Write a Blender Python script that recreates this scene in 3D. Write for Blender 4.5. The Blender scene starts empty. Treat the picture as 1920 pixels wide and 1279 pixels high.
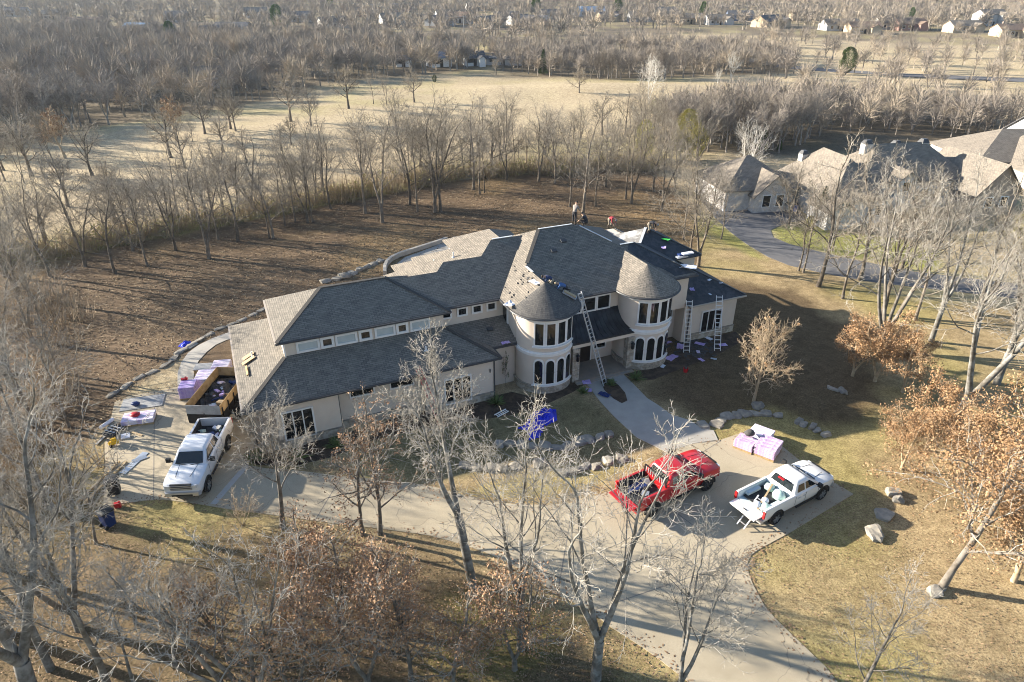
import bpy, bmesh, math, random
import numpy as np
from mathutils import Vector, Matrix, noise as mnoise
from math import radians, sin, cos, tan, pi, sqrt, atan2, hypot
scene = bpy.context.scene
col = scene.collection
RND = random.Random(7)

# ---------------------------------------------------------------- camera, sky, sun, exposure
CAM_H = 25.5; PITCH = radians(28.5); FPX = 1280.0; CX, CY = 960.0, 639.5
cam_data = bpy.data.cameras.new("camera"); cam_data.sensor_width = 36.0; cam_data.lens = 24.0
cam_data.clip_start = 0.1; cam_data.clip_end = 9000.0
cam = bpy.data.objects.new("camera", cam_data); col.objects.link(cam)
cam.location = (0, 0, CAM_H); cam.rotation_euler = (pi / 2 - PITCH, 0, 0)
scene.camera = cam

SUN_AZ = radians(16.0); SUN_EL = radians(18.5)          # light travels to +x and a little towards the camera
world = bpy.data.worlds.new("World"); scene.world = world; world.use_nodes = True
wn = world.node_tree; wn.nodes.clear()
sky = wn.nodes.new("ShaderNodeTexSky"); sky.sky_type = 'NISHITA'; sky.sun_disc = False
sky.sun_elevation = SUN_EL; sky.sun_rotation = -(pi / 2 - SUN_AZ); sky.altitude = 200
sky.air_density = 1.0; sky.dust_density = 1.0; sky.ozone_density = 2.5
bgn = wn.nodes.new("ShaderNodeBackground"); bgn.inputs[1].default_value = 0.082
won = wn.nodes.new("ShaderNodeOutputWorld")
wn.links.new(sky.outputs[0], bgn.inputs[0]); wn.links.new(bgn.outputs[0], won.inputs[0])
sun_data = bpy.data.lights.new("sun", 'SUN'); sun_data.energy = 5.0; sun_data.angle = radians(0.53)
sun_data.color = (1.0, 0.91, 0.78)
sun = bpy.data.objects.new("sun", sun_data); col.objects.link(sun)
ldir = Vector((cos(SUN_AZ) * cos(SUN_EL), -sin(SUN_AZ) * cos(SUN_EL), -sin(SUN_EL)))
sun.rotation_euler = ldir.to_track_quat('-Z', 'Y').to_euler()
sun.location = (-60, 40, 60)
vs = scene.view_settings; vs.view_transform = 'Standard'; vs.look = 'None'; vs.gamma = 1.0
vs.use_curve_mapping = False; vs.exposure = 1.8
scene.cycles.use_denoising = True; scene.cycles.denoising_input_passes = 'RGB_ALBEDO_NORMAL'; scene.cycles.denoising_prefilter = 'ACCURATE'; scene.cycles.filter_width = 1.0
scene.cycles.max_bounces = 5; scene.cycles.diffuse_bounces = 3; scene.cycles.glossy_bounces = 2
scene.cycles.transmission_bounces = 3; scene.cycles.transparent_max_bounces = 6; scene.cycles.volume_bounces = 0
scene.cycles.caustics_reflective = False; scene.cycles.caustics_refractive = False

# ---------------------------------------------------------------- pixel -> place
def ray(u, v):
    x = (u - CX) / FPX; y = (v - CY) / FPX
    return (x, cos(PITCH) - y * sin(PITCH), -sin(PITCH) - y * cos(PITCH))
def at(u, v, z=0.0):
    r = ray(u, v); t = (z - CAM_H) / r[2]
    return Vector((r[0] * t, r[1] * t, z))
YAW = radians(23.5); OX, OY = -10.545, 34.76            # the house's own frame: a along its front, b to the back
def hw(a, b, z=0.0):
    return Vector((OX + a * cos(YAW) - b * sin(YAW), OY + a * sin(YAW) + b * cos(YAW), z))
def wh(p):
    x, y = p[0] - OX, p[1] - OY
    return (x * cos(YAW) + y * sin(YAW), -x * sin(YAW) + y * cos(YAW))
def onwall(u, v, b):
    """pixel on the house wall plane b -> (a, z)"""
    r = ray(u, v)
    n = (-sin(YAW), cos(YAW)); d = (OX * n[0] + OY * n[1]) + b
    t = d / (r[0] * n[0] + r[1] * n[1])
    a, _ = wh((r[0] * t, r[1] * t)); return a, CAM_H + r[2] * t

# ---------------------------------------------------------------- object helpers
def tag(o, label=None, cat=None, group=None, kind=None):
    if label: o["label"] = label
    if cat: o["category"] = cat
    if group: o["group"] = group
    if kind: o["kind"] = kind
    return o
def empty(name, loc=(0, 0, 0), rz=0.0, label=None, cat=None, group=None):
    o = bpy.data.objects.new(name, None); col.objects.link(o)
    o.location = loc; o.rotation_euler = (0, 0, rz); o.empty_display_size = 0.2
    return tag(o, label, cat, group)
def link(name, me, parent=None, loc=None, rot=None):
    o = bpy.data.objects.new(name, me); col.objects.link(o)
    if parent is not None: o.parent = parent
    if loc is not None: o.location = loc
    if rot is not None: o.rotation_euler = rot
    return o
def copy_tree(o, parent=None):
    c = o.copy(); col.objects.link(c)
    if parent is not None: c.parent = parent
    for ch in [x for x in o.children]:
        copy_tree(ch, c)
    return c
class MB:
    """collects shapes, then links them as ONE mesh object"""
    def __init__(s): s.v = []; s.f = []; s.m = []; s.uv = {}; s.mi = 0
    def add(s, vs_, fs):
        o = len(s.v); s.v += [tuple(p) for p in vs_]
        for f in fs: s.f.append(tuple(i + o for i in f)); s.m.append(s.mi)
        return s
    def poly(s, pts):
        return s.add(pts, [tuple(range(len(pts)))])
    def box(s, c, d, rz=0.0, rx=0.0, ry=0.0):
        M = Matrix.Translation(Vector(c)) @ Matrix.Rotation(rz, 4, 'Z') @ Matrix.Rotation(ry, 4, 'Y') @ Matrix.Rotation(rx, 4, 'X')
        x, y, z = d[0] / 2, d[1] / 2, d[2] / 2
        p = [M @ Vector(q) for q in ((-x,-y,-z),(x,-y,-z),(x,y,-z),(-x,y,-z),(-x,-y,z),(x,-y,z),(x,y,z),(-x,y,z))]
        return s.add(p, [(0,3,2,1),(4,5,6,7),(0,1,5,4),(1,2,6,5),(2,3,7,6),(3,0,4,7)])
    def bar(s, p, q, w, h=None, up=(0, 0, 1)):
        p, q = Vector(p), Vector(q); h = w if h is None else h
        d = (q - p).normalized(); u = Vector(up)
        if abs(d.dot(u)) > 0.98: u = Vector((1, 0, 0))
        r = d.cross(u).normalized() * (w / 2); t = r.cross(d).normalized() * (h / 2)
        vs_ = [p - r - t, p + r - t, p + r + t, p - r + t, q - r - t, q + r - t, q + r + t, q - r + t]
        return s.add(vs_, [(0,1,2,3),(7,6,5,4),(0,4,5,1),(1,5,6,2),(2,6,7,3),(3,7,4,0)])
    def tube(s, pts, rad, n=6, caps=True):
        pts = [Vector(p) for p in pts]; N = len(pts)
        if not hasattr(rad, '__len__'): rad = [rad] * N
        ref = Vector((0.0, 0.0, 1.0)); vs_ = []
        for i in range(N):
            d = (pts[min(i + 1, N - 1)] - pts[max(i - 1, 0)]).normalized()
            if abs(d.dot(ref)) > 0.95: ref = Vector((1.0, 0.0, 0.0)) if abs(d.x) < 0.9 else Vector((0.0, 1.0, 0.0))
            x = d.cross(ref).normalized(); y = x.cross(d)
            for k in range(n):
                t = 2 * pi * k / n
                vs_.append(pts[i] + (x * cos(t) + y * sin(t)) * rad[i])
        fs = []
        for i in range(N - 1):
            for k in range(n):
                a = i * n + k; b = i * n + (k + 1) % n
                fs.append((a, b, b + n, a + n))
        if caps: fs += [tuple(reversed(range(n))), tuple(range((N - 1) * n, N * n))]
        return s.add(vs_, fs)
    def prism(s, pts2, z0, z1):
        n = len(pts2)
        vs_ = [(x, y, z0) for x, y in pts2] + [(x, y, z1) for x, y in pts2]
        fs = [tuple(reversed(range(n))), tuple(range(n, 2 * n))] + [(i, (i + 1) % n, (i + 1) % n + n, i + n) for i in range(n)]
        return s.add(vs_, fs)
    def lathe(s, prof, n=16, c=(0, 0, 0), axis='z'):
        vs_ = []
        for r, z in prof:
            for k in range(n):
                t = 2 * pi * k / n; p = (r * cos(t), r * sin(t), z)
                if axis == 'y': p = (p[0], p[2], p[1])
                if axis == 'x': p = (p[2], p[0], p[1])
                vs_.append((p[0] + c[0], p[1] + c[1], p[2] + c[2]))
        fs = []
        for i in range(len(prof) - 1):
            for k in range(n):
                a = i * n + k; b = i * n + (k + 1) % n
                fs.append((a, b, b + n, a + n) if axis != 'y' else (a, a + n, b + n, b))
        return s.add(vs_, fs)
    def loft(s, rings, caps=True):
        n = len(rings[0]); vs_ = [p for r in rings for p in r]; fs = []
        for i in range(len(rings) - 1):
            for k in range(n):
                a = i * n + k; b = i * n + (k + 1) % n
                fs.append((a, b, b + n, a + n))
        if caps: fs += [tuple(reversed(range(n))), tuple(range((len(rings) - 1) * n, len(rings) * n))]
        return s.add(vs_, fs)
    def mesh(s, name, mats, smooth=None, uv=None):
        me = bpy.data.meshes.new(name); me.from_pydata(s.v, [], s.f)
        for m in (mats if isinstance(mats, (list, tuple)) else [mats]): me.materials.append(m)
        me.polygons.foreach_set("material_index", s.m)
        if uv == 'slope': slope_uv(me)
        if smooth is not None:
            me.polygons.foreach_set("use_smooth", [True] * len(me.polygons))
            me.set_sharp_from_angle(angle=radians(smooth))
        me.update(); return me
    def build(s, name, mats, parent=None, loc=None, rot=None, smooth=None, uv=None):
        return link(name, s.mesh(name, mats, smooth, uv), parent, loc, rot)
def slope_uv(me):
    """u along the eave, v up the slope, in metres"""
    uvl = me.uv_layers.new(name="UVMap")
    for p in me.polygons:
        n = p.normal
        if abs(n.z) > 0.999: U = Vector((1, 0, 0)); V = Vector((0, 1, 0))
        else:
            U = Vector((0, 0, 1)).cross(n).normalized(); V = n.cross(U).normalized()
        for li in p.loop_indices:
            co = me.vertices[me.loops[li].vertex_index].co
            uvl.data[li].uv = (co.dot(U), co.dot(V))
def fix_normals(me):
    bm = bmesh.new(); bm.from_mesh(me); bmesh.ops.recalc_face_normals(bm, faces=bm.faces); bm.to_mesh(me); bm.free()

# ---------------------------------------------------------------- materials
MATS = {}
def nodes(name):
    m = bpy.data.materials.new(name); m.use_nodes = True
    nt = m.node_tree; b = nt.nodes["Principled BSDF"]; MATS[name] = m
    return m, nt, b
def mixn(nt, fac, a, b, mode='MIX'):
    n = nt.nodes.new("ShaderNodeMix"); n.data_type = 'RGBA'; n.blend_type = mode
    for i, v in ((0, fac), (6, a), (7, b)):
        if hasattr(v, 'is_output') or isinstance(v, bpy.types.NodeSocket): nt.links.new(v, n.inputs[i])
        else: n.inputs[i].default_value = v if i == 0 else (*v, 1.0)
    return n.outputs[2]
def noisen(nt, vec, scale, detail=4, rough=0.6, dist=0.0):
    n = nt.nodes.new("ShaderNodeTexNoise"); n.inputs['Scale'].default_value = scale
    n.inputs['Detail'].default_value = detail; n.inputs['Roughness'].default_value = rough; n.inputs['Distortion'].default_value = dist
    nt.links.new(vec, n.inputs['Vector']); return n.outputs[0]
def rampn(nt, fac, lo, hi):
    n = nt.nodes.new("ShaderNodeMapRange"); n.inputs[1].default_value = lo; n.inputs[2].default_value = hi
    nt.links.new(fac, n.inputs[0]); return n.outputs[0]
def coord(nt, kind):
    if kind == 'world': return nt.nodes.new("ShaderNodeNewGeometry").outputs['Position']
    return nt.nodes.new("ShaderNodeTexCoord").outputs[{'object': 'Object', 'uv': 'UV'}[kind]]
def bumpn(nt, b, h, strength, dist=0.02):
    n = nt.nodes.new("ShaderNodeBump"); n.inputs['Strength'].default_value = strength; n.inputs['Distance'].default_value = dist
    nt.links.new(h, n.inputs['Height']); nt.links.new(n.outputs[0], b.inputs['Normal'])
def mat(name, c1, c2=None, scale=3.0, rough=0.8, bump=0.0, kind='object', lo=0.35, hi=0.65, metal=0.0, spec=0.3, c3=None, s3=0.4, rand=0.0, coat=0.0, bscale=None):
    m, nt, b = nodes(name)
    b.inputs['Roughness'].default_value = rough; b.inputs['Metallic'].default_value = metal
    b.inputs['Specular IOR Level'].default_value = spec; b.inputs['Coat Weight'].default_value = coat
    if coat: b.inputs['Coat Roughness'].default_value = 0.06
    out = None
    if c2 is None and c3 is None and not rand: b.inputs['Base Color'].default_value = (*c1, 1)
    else:
        v = coord(nt, kind)
        out = mixn(nt, rampn(nt, noisen(nt, v, scale), lo, hi), c1, c2 or c1)
        if c3 is not None: out = mixn(nt, rampn(nt, noisen(nt, v, s3, 3), 0.45, 0.62), out, c3)
        if rand:
            oi = nt.nodes.new("ShaderNodeObjectInfo")
            hs = nt.nodes.new("ShaderNodeHueSaturation")
            nt.links.new(rampn(nt, oi.outputs['Random'], -0.0, 1.0), hs.inputs['Fac'])
            hs.inputs['Fac'].default_value = 1.0
            mr = nt.nodes.new("ShaderNodeMapRange"); mr.inputs[3].default_value = 1 - rand; mr.inputs[4].default_value = 1 + rand
            nt.links.new(oi.outputs['Random'], mr.inputs[0]); nt.links.new(mr.outputs[0], hs.inputs['Value'])
            for l in list(hs.inputs['Fac'].links): nt.links.remove(l)
            nt.links.new(out, hs.inputs['Color']); out = hs.outputs[0]
        nt.links.new(out, b.inputs['Base Color'])
    if bump:
        v = coord(nt, kind); bumpn(nt, b, noisen(nt, v, bscale or scale * 2.5, 5), bump)
    return m
def glass(name, c, rough=0.03, spec=0.5):
    m, nt, b = nodes(name); b.inputs['Base Color'].default_value = (*c, 1); b.inputs['Roughness'].default_value = rough
    b.inputs['Specular IOR Level'].default_value = spec; return m
def shingle(name, c1, c2, c3, w=0.33, h=0.14, mortar=(0.05, 0.048, 0.046)):
    m, nt, b = nodes(name); uv = coord(nt, 'uv')
    br = nt.nodes.new("ShaderNodeTexBrick"); nt.links.new(uv, br.inputs['Vector'])
    br.offset = 0.5; br.inputs['Scale'].default_value = 1.0; br.inputs['Brick Width'].default_value = w; br.inputs['Row Height'].default_value = h
    br.inputs['Mortar Size'].default_value = 0.012; br.inputs['Mortar Smooth'].default_value = 0.3; br.inputs['Bias'].default_value = 0.0
    br.inputs['Color1'].default_value = (*c1, 1); br.inputs['Color2'].default_value = (*c2, 1); br.inputs['Mortar'].default_value = (*mortar, 1)
    o = mixn(nt, rampn(nt, noisen(nt, uv, 1.2, 4), 0.42, 0.66), br.outputs['Color'], c3)
    o = mixn(nt, 0.4, br.outputs['Color'], o)
    o = mixn(nt, rampn(nt, noisen(nt, uv, 14, 3), 0.2, 0.9), o, (0.5, 0.5, 0.5), 'OVERLAY')
    nt.links.new(o, b.inputs['Base Color']); b.inputs['Roughness'].default_value = 0.92; b.inputs['Specular IOR Level'].default_value = 0.15
    bumpn(nt, b, br.outputs['Fac'], -0.5, 0.01); return m
def brickmat(name, c1, c2, c3, w, h, mort, kind='object', ms=0.02, bump=0.6):
    m, nt, b = nodes(name); v = coord(nt, kind)
    nz = noisen(nt, v, 2.5, 2)
    br = nt.nodes.new("ShaderNodeTexBrick"); br.offset = 0.5
    # x+y along the wall, z up
    sp = nt.nodes.new("ShaderNodeSeparateXYZ"); nt.links.new(v, sp.inputs[0])
    ad = nt.nodes.new("ShaderNodeMath"); nt.links.new(sp.outputs[0], ad.inputs[0]); nt.links.new(sp.outputs[1], ad.inputs[1])
    cb = nt.nodes.new("ShaderNodeCombineXYZ"); nt.links.new(ad.outputs[0], cb.inputs[0]); nt.links.new(sp.outputs[2], cb.inputs[1])
    nt.links.new(cb.outputs[0], br.inputs['Vector'])
    br.inputs['Scale'].default_value = 1.0; br.inputs['Brick Width'].default_value = w; br.inputs['Row Height'].default_value = h
    br.inputs['Mortar Size'].default_value = ms; br.inputs['Color1'].default_value = (*c1, 1); br.inputs['Color2'].default_value = (*c2, 1)
    br.inputs['Mortar'].default_value = (*mort, 1)
    o = mixn(nt, rampn(nt, nz, 0.45, 0.6), br.outputs['Color'], c3)
    nt.links.new(o, b.inputs['Base Color']); b.inputs['Roughness'].default_value = 0.9
    bumpn(nt, b, br.outputs['Fac'], -bump, 0.02); return m

M_stucco = mat('stucco', (0.62, 0.535, 0.44), (0.58, 0.495, 0.405), 1.2, 0.9, 0.15, bscale=40)
M_trim = mat('white_trim', (0.74, 0.72, 0.68), (0.68, 0.66, 0.62), 3, 0.6)
M_white = mat('white_paint', (0.8, 0.79, 0.76), (0.72, 0.71, 0.68), 2, 0.5)
M_glass = glass('window_glass', (0.012, 0.013, 0.014), 0.04, 0.6)
M_blind = mat('window_blind_glass', (0.42, 0.47, 0.47), (0.36, 0.42, 0.43), 2, 0.15, spec=0.6)
M_shingle = shingle('roof_shingle', (0.205, 0.184, 0.153), (0.128, 0.117, 0.1), (0.198, 0.176, 0.146))
M_shingle_lit = shingle('lit_tone_shingle', (0.24, 0.208, 0.168), (0.145, 0.13, 0.108), (0.25, 0.218, 0.178))  # paler copy of the roof shingle; sunlit slopes' brightness put into its colour
M_felt = mat('roof_felt', (0.028, 0.032, 0.038), (0.045, 0.05, 0.056), 0.8, 0.75, 0.1, c3=(0.06, 0.064, 0.068), s3=2.5)
M_feltlight = mat('synthetic_underlayment', (0.17, 0.165, 0.155), (0.13, 0.125, 0.12), 1.2, 0.7, c3=(0.36, 0.36, 0.35), s3=1.4)
M_metalroof = mat('dark_metal_roof', (0.022, 0.023, 0.026), (0.045, 0.046, 0.05), 1.6, 0.45, metal=0.3, c3=(0.05, 0.055, 0.06), s3=0.9)
M_gutter = mat('gutter_metal', (0.06, 0.06, 0.062), None, rough=0.5)
M_stone = brickmat('stone_veneer', (0.36, 0.30, 0.22), (0.27, 0.23, 0.18), (0.42, 0.38, 0.31), 0.42, 0.19, (0.2, 0.18, 0.15))
M_brick = brickmat('brown_brick', (0.30, 0.215, 0.15), (0.23, 0.17, 0.125), (0.34, 0.27, 0.2), 0.22, 0.075, (0.3, 0.27, 0.23), ms=0.012)
M_door = mat('dark_door', (0.018, 0.013, 0.011), (0.03, 0.02, 0.016), 6, 0.35)
M_black = mat('black_metal', (0.012, 0.012, 0.013), None, rough=0.5)
M_conc = mat('concrete', (0.37, 0.32, 0.245), (0.32, 0.28, 0.215), 0.5, 0.9, 0.08, kind='world', c3=(0.44, 0.40, 0.33), s3=0.12, bscale=25)
def dirty_concrete(name, c1, c2, stain):
    m, nt, b = nodes(name); v = coord(nt, 'world')
    o = mixn(nt, rampn(nt, noisen(nt, v, .45, 6, .7, .5), .35, .65), c1, c2)
    o = mixn(nt, rampn(nt, noisen(nt, v, .16, 4, .6, 1.5), .52, .72), o, stain)
    o = mixn(nt, rampn(nt, noisen(nt, v, 22, 3, .7), .3, .75), o, tuple(x * .82 for x in c2))
    vo = nt.nodes.new("ShaderNodeTexVoronoi"); vo.feature = 'DISTANCE_TO_EDGE'; vo.inputs['Scale'].default_value = .17
    mp = nt.nodes.new("ShaderNodeVectorMath"); mp.operation = 'ADD'; nd = nt.nodes.new("ShaderNodeTexNoise"); nd.inputs['Scale'].default_value = .7; nt.links.new(v, nd.inputs['Vector']); nt.links.new(v, mp.inputs[0]); nt.links.new(nd.outputs[1], mp.inputs[1]); nt.links.new(mp.outputs[0], vo.inputs['Vector'])
    cr = nt.nodes.new("ShaderNodeMapRange"); cr.inputs[1].default_value = .0; cr.inputs[2].default_value = .0035; cr.inputs[3].default_value = .55; cr.inputs[4].default_value = 0; nt.links.new(vo.outputs[0], cr.inputs[0])
    o = mixn(nt, cr.outputs[0], o, (.12, .105, .085)); nt.links.new(o, b.inputs['Base Color']); b.inputs['Roughness'].default_value = .9; b.inputs['Specular IOR Level'].default_value = .2
    bumpn(nt, b, noisen(nt, v, 30, 4), .1); return m
M_conc = dirty_concrete('stained_concrete', (.46, .395, .285), (.40, .34, .24), (.32, .27, .185))
M_conc2 = mat('walk_concrete', (0.38, 0.355, 0.31), (0.32, 0.30, 0.262), 0.9, 0.9, 0.08, kind='world', bscale=25)
M_asphalt = mat('asphalt', (0.11, 0.108, 0.11), (0.14, 0.137, 0.137), 0.8, 0.9, 0.1, kind='world', bscale=40)
M_mulch = mat('dark_mulch', (0.035, 0.025, 0.018), (0.075, 0.05, 0.032), 9, 0.95, 0.8, kind='world', c3=(0.1, 0.07, 0.045), s3=1.5)
M_rock = mat('limestone', (0.32, 0.285, 0.225), (0.2, 0.182, 0.15), 2.2, 0.9, 0.7, c3=(0.2, 0.19, 0.17), s3=1.3, rand=0.18)
# ---------------------------------------------------------------- the ground sheet, its cover and some painted house shade blended per vertex
def pxpoly(pts, z=0.0): return [(p.x, p.y) for p in (at(u, v, z) for u, v in pts)]
def sdf(P, poly):
    """signed distance (negative inside) of points P (N,2) to polygon"""
    poly = np.array(poly, float); n = len(poly); d = np.full(len(P), 1e18); ins = np.zeros(len(P), bool)
    for i in range(n):
        a = poly[i]; b = poly[(i + 1) % n]; e = b - a; w = P - a
        t = np.clip((w @ e) / max(e @ e, 1e-9), 0, 1)
        d = np.minimum(d, ((w - t[:, None] * e) ** 2).sum(1))
        c = (a[1] > P[:, 1]) != (b[1] > P[:, 1])
        ins ^= c & (P[:, 0] < (b[0] - a[0]) * (P[:, 1] - a[1]) / (b[1] - a[1] + 1e-12) + a[0])
    d = np.sqrt(d); return np.where(ins, -d, d)
def vnoise(x, y, s, seed=0):
    """cheap smooth value noise, vectorised"""
    x = np.asarray(x) / s + seed * 17.3; y = np.asarray(y) / s - seed * 9.1
    xi = np.floor(x); yi = np.floor(y); fx = x - xi; fy = y - yi
    fx = fx * fx * (3 - 2 * fx); fy = fy * fy * (3 - 2 * fy)
    def h(i, j):
        q = np.sin(i * 127.1 + j * 311.7 + seed * 74.7) * 43758.5453
        return q - np.floor(q)
    return (h(xi, yi) * (1 - fx) + h(xi + 1, yi) * fx) * (1 - fy) + (h(xi, yi + 1) * (1 - fx) + h(xi + 1, yi + 1) * fx) * fy
def fbm(x, y, s, seed=0): return (vnoise(x, y, s, seed) + 0.5 * vnoise(x, y, s / 2.1, seed + 1) + 0.25 * vnoise(x, y, s / 4.3, seed + 2)) / 1.75
def ground_z(x, y):
    """gentle swells on the golf course and beyond; level round the houses"""
    x = np.asarray(x, float); y = np.asarray(y, float)
    f = np.clip((y - 92) / 60, 0, 1); f = f * f * (3 - 2 * f)
    g = np.clip((np.abs(x - 20) - 95) / 60, 0, 1)
    h = (fbm(x, y, 55, 3) - 0.5) * 2.4 * f + (fbm(x, y, 300, 5) - 0.5) * 6 * np.clip((y - 250) / 300, 0, 1)
    for (u, v, r, k) in ((1000, 172, 16, 1.2), (1180, 172, 12, 1.6), (1350, 190, 14, 1.0), (380, 250, 14, .9)):
        c = at(u, v); h = h + k * np.exp(-((x - c.x) ** 2 / (r * 1.8) ** 2 + (y - c.y) ** 2 / (r * .6) ** 2))
    return h - 0.0
def gz(x, y): return float(ground_z(np.array([x]), np.array([y]))[0])
def atg(u, v):
    """pixel -> point on the swelling ground"""
    p = at(u, v)
    for _ in range(4): p = at(u, v, gz(p.x, p.y))
    return p
def axis(lo, hi, near_lo, near_hi, step, grow):
    a = list(np.arange(near_lo, near_hi, step)); s = step; x = near_hi
    while x < hi: a.append(x); s *= grow; x += s
    a.append(hi); s = step; x = near_lo - step; pre = []
    while x > lo: pre.append(x); s *= grow; x -= s
    pre.append(lo); return np.array(pre[::-1] + a)
gx = axis(-2600, 2600, -46, 52, 0.55, 1.045); gy = axis(-60, 5200, 10, 96, 0.55, 1.03)
GX, GY = np.meshgrid(gx, gy); P2 = np.stack([GX.ravel(), GY.ravel()], 1)
Z2 = ground_z(P2[:, 0], P2[:, 1])
wob = (fbm(P2[:, 0], P2[:, 1], 3.0, 11) - 0.5)
def zone(px, soft=0.8, wobble=1.6):
    d = sdf(P2, pxpoly(px)) + wob * 2 * wobble
    t = np.clip(0.5 - d / (2 * soft), 0, 1); return (t * t * (3 - 2 * t))[:, None]
C = lambda *c: np.array(c)[None, :]
nz1 = fbm(P2[:, 0], P2[:, 1], 9, 21)[:, None]; nz2 = fbm(P2[:, 0], P2[:, 1], 2.2, 31)[:, None]; nz3 = fbm(P2[:, 0], P2[:, 1], 40, 41)[:, None]
def blend(base, c, t): return base * (1 - t) + c * t
straw = C(.37, .305, .2) * (0.85 + .3 * nz3); gc = straw.copy() * np.ones((len(P2), 1))
farw = np.clip((P2[:, 1:2] - 225) / 90, 0, 1); gc = blend(gc, C(.15, .125, .095) * (.7 + .6 * nz3), farw * .9)
gc = blend(gc, C(.34, .30, .15), np.clip((nz1 - .45) * 2.2, 0, .6))
fw = zone([(0, 292), (220, 262), (480, 238), (640, 215), (820, 180), (1000, 150), (1300, 158), (1560, 215), (1500, 260), (1000, 262), (640, 330), (330, 390), (0, 440)], 4, 3)
gc = blend(gc, C(.43, .355, .24) * (.9 + .2 * nz1), fw * .8)
gc = blend(gc, C(.46, .38, .255), zone([(1250, 62), (1920, 88), (1920, 215), (1480, 200), (1180, 92)], 6, 5) * .75)
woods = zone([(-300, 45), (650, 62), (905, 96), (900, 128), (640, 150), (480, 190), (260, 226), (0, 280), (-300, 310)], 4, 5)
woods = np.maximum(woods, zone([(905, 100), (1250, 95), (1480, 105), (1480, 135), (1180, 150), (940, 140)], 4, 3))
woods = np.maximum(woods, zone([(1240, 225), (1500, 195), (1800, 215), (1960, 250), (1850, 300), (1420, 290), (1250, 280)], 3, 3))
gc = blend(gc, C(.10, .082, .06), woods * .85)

# the cleared brown ground round the house
brown = zone([(-60, 515), (120, 474), (300, 442), (500, 402), (640, 377), (860, 337), (1000, 326), (1230, 316), (1300, 395), (1330, 470), (1310, 560), (740, 700), (440, 700), (330, 668), (210, 775), (140, 870), (-100, 960)], .7, 1.4)
gc = blend(gc, C(.14, .1, .064) * (.6 + .8 * nz2), brown)
gc = blend(gc, C(.27, .19, .1), brown * np.clip((nz1 - .52) * 4, 0, .75))
gc = blend(gc, C(.27, .26, .09), zone([(80, 480), (300, 432), (520, 388), (660, 360), (860, 322), (860, 335), (640, 380), (300, 446), (60, 492)], .8, 1) * .6)
# lawn on the front and right-hand sides
lawn = zone([(1300, 400), (1420, 470), (1700, 560), (2100, 610), (2300, 1500), (-300, 1500), (-200, 950), (190, 830), (640, 840), (1290, 640), (1330, 560)], .6, .8)
gc = blend(gc, C(.33, .255, .145) * (.66 + .6 * nz2), lawn)
gc = blend(gc, C(.25, .23, .07), lawn * np.clip((nz1 - .5) * 2.5, 0, .5))
gc = blend(gc, C(.10, .072, .043), zone([(1310, 520), (1480, 540), (1640, 640), (1660, 760), (1560, 800), (1450, 770), (1330, 800), (1200, 740), (1230, 660)], .8, 1.2) * .9)      # bare soil right of the house, coloured darker to deepen the house's shadow
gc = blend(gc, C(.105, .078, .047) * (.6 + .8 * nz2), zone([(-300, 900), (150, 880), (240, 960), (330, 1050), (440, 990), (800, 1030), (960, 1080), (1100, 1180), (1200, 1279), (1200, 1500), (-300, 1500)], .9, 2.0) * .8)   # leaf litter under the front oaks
gc = blend(gc, C(.16, .15, .035), zone([(820, 1100), (1000, 1110), (1080, 1230), (960, 1290), (800, 1260)], .8, 1.5) * .45)
gc = blend(gc, C(.14, .125, .065), zone([(640, 850), (860, 800), (1080, 740), (1230, 840), (1120, 862), (960, 868), (860, 905), (760, 895)], .4, .6) * .75)  # front lawn painted darker up to the edge of the house's cast shadow
gc = blend(gc, C(.30, .27, .10), zone([(860, 925), (990, 940), (1140, 905), (1240, 845), (1140, 868), (980, 880)], .3, .4) * .45)
gc = blend(gc, C(.24, .25, .06), zone([(1450, 425), (1560, 425), (1760, 470), (1750, 510), (1560, 480), (1470, 455)], .8, 1.0) * .8)     # neighbour's green lawn
gc = blend(gc, C(.26, .27, .07), zone([(1320, 400), (1400, 455), (1440, 490), (1400, 480), (1330, 430)], .5, .6) * .6)
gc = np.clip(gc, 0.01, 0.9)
gm = bpy.data.meshes.new("ground"); nx, ny = len(gx), len(gy)
gm.vertices.add(nx * ny); gm.vertices.foreach_set("co", np.column_stack([P2, Z2]).ravel())
ii = np.arange(nx - 1); jj = np.arange(ny - 1); I, J = np.meshgrid(ii, jj); q = (J * nx + I).ravel()
quads = np.stack([q, q + 1, q + 1 + nx, q + nx], 1).ravel()
gm.loops.add(len(quads)); gm.loops.foreach_set("vertex_index", quads); npol = len(quads) // 4
gm.polygons.add(npol); gm.polygons.foreach_set("loop_start", np.arange(npol) * 4); gm.polygons.foreach_set("loop_total", np.full(npol, 4))
gm.update(calc_edges=True); gm.polygons.foreach_set("use_smooth", np.ones(npol, bool))
ca = gm.color_attributes.new("cover", 'FLOAT_COLOR', 'POINT'); ca.data.foreach_set("color", np.column_stack([gc, np.ones(len(gc))]).ravel())
m, nt, b = nodes("ground_cover"); at_n = nt.nodes.new("ShaderNodeAttribute"); at_n.attribute_name = "cover"
gp = coord(nt, 'world')
f1 = rampn(nt, noisen(nt, gp, 9.0, 8, 0.85), 0.34, 0.66); f2 = rampn(nt, noisen(nt, gp, 1.6, 7, 0.72, 0.8), 0.36, 0.62)
o = mixn(nt, 1.0, at_n.outputs[0], mixn(nt, f1, (0.3, 0.28, 0.26), (1.62, 1.6, 1.56)), 'MULTIPLY')
o = mixn(nt, 1.0, o, mixn(nt, f2, (0.74, 0.72, 0.69), (1.18, 1.18, 1.17)), 'MULTIPLY')
nt.links.new(o, b.inputs['Base Color']); b.inputs['Roughness'].default_value = 0.95; b.inputs['Specular IOR Level'].default_value = 0.1
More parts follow.
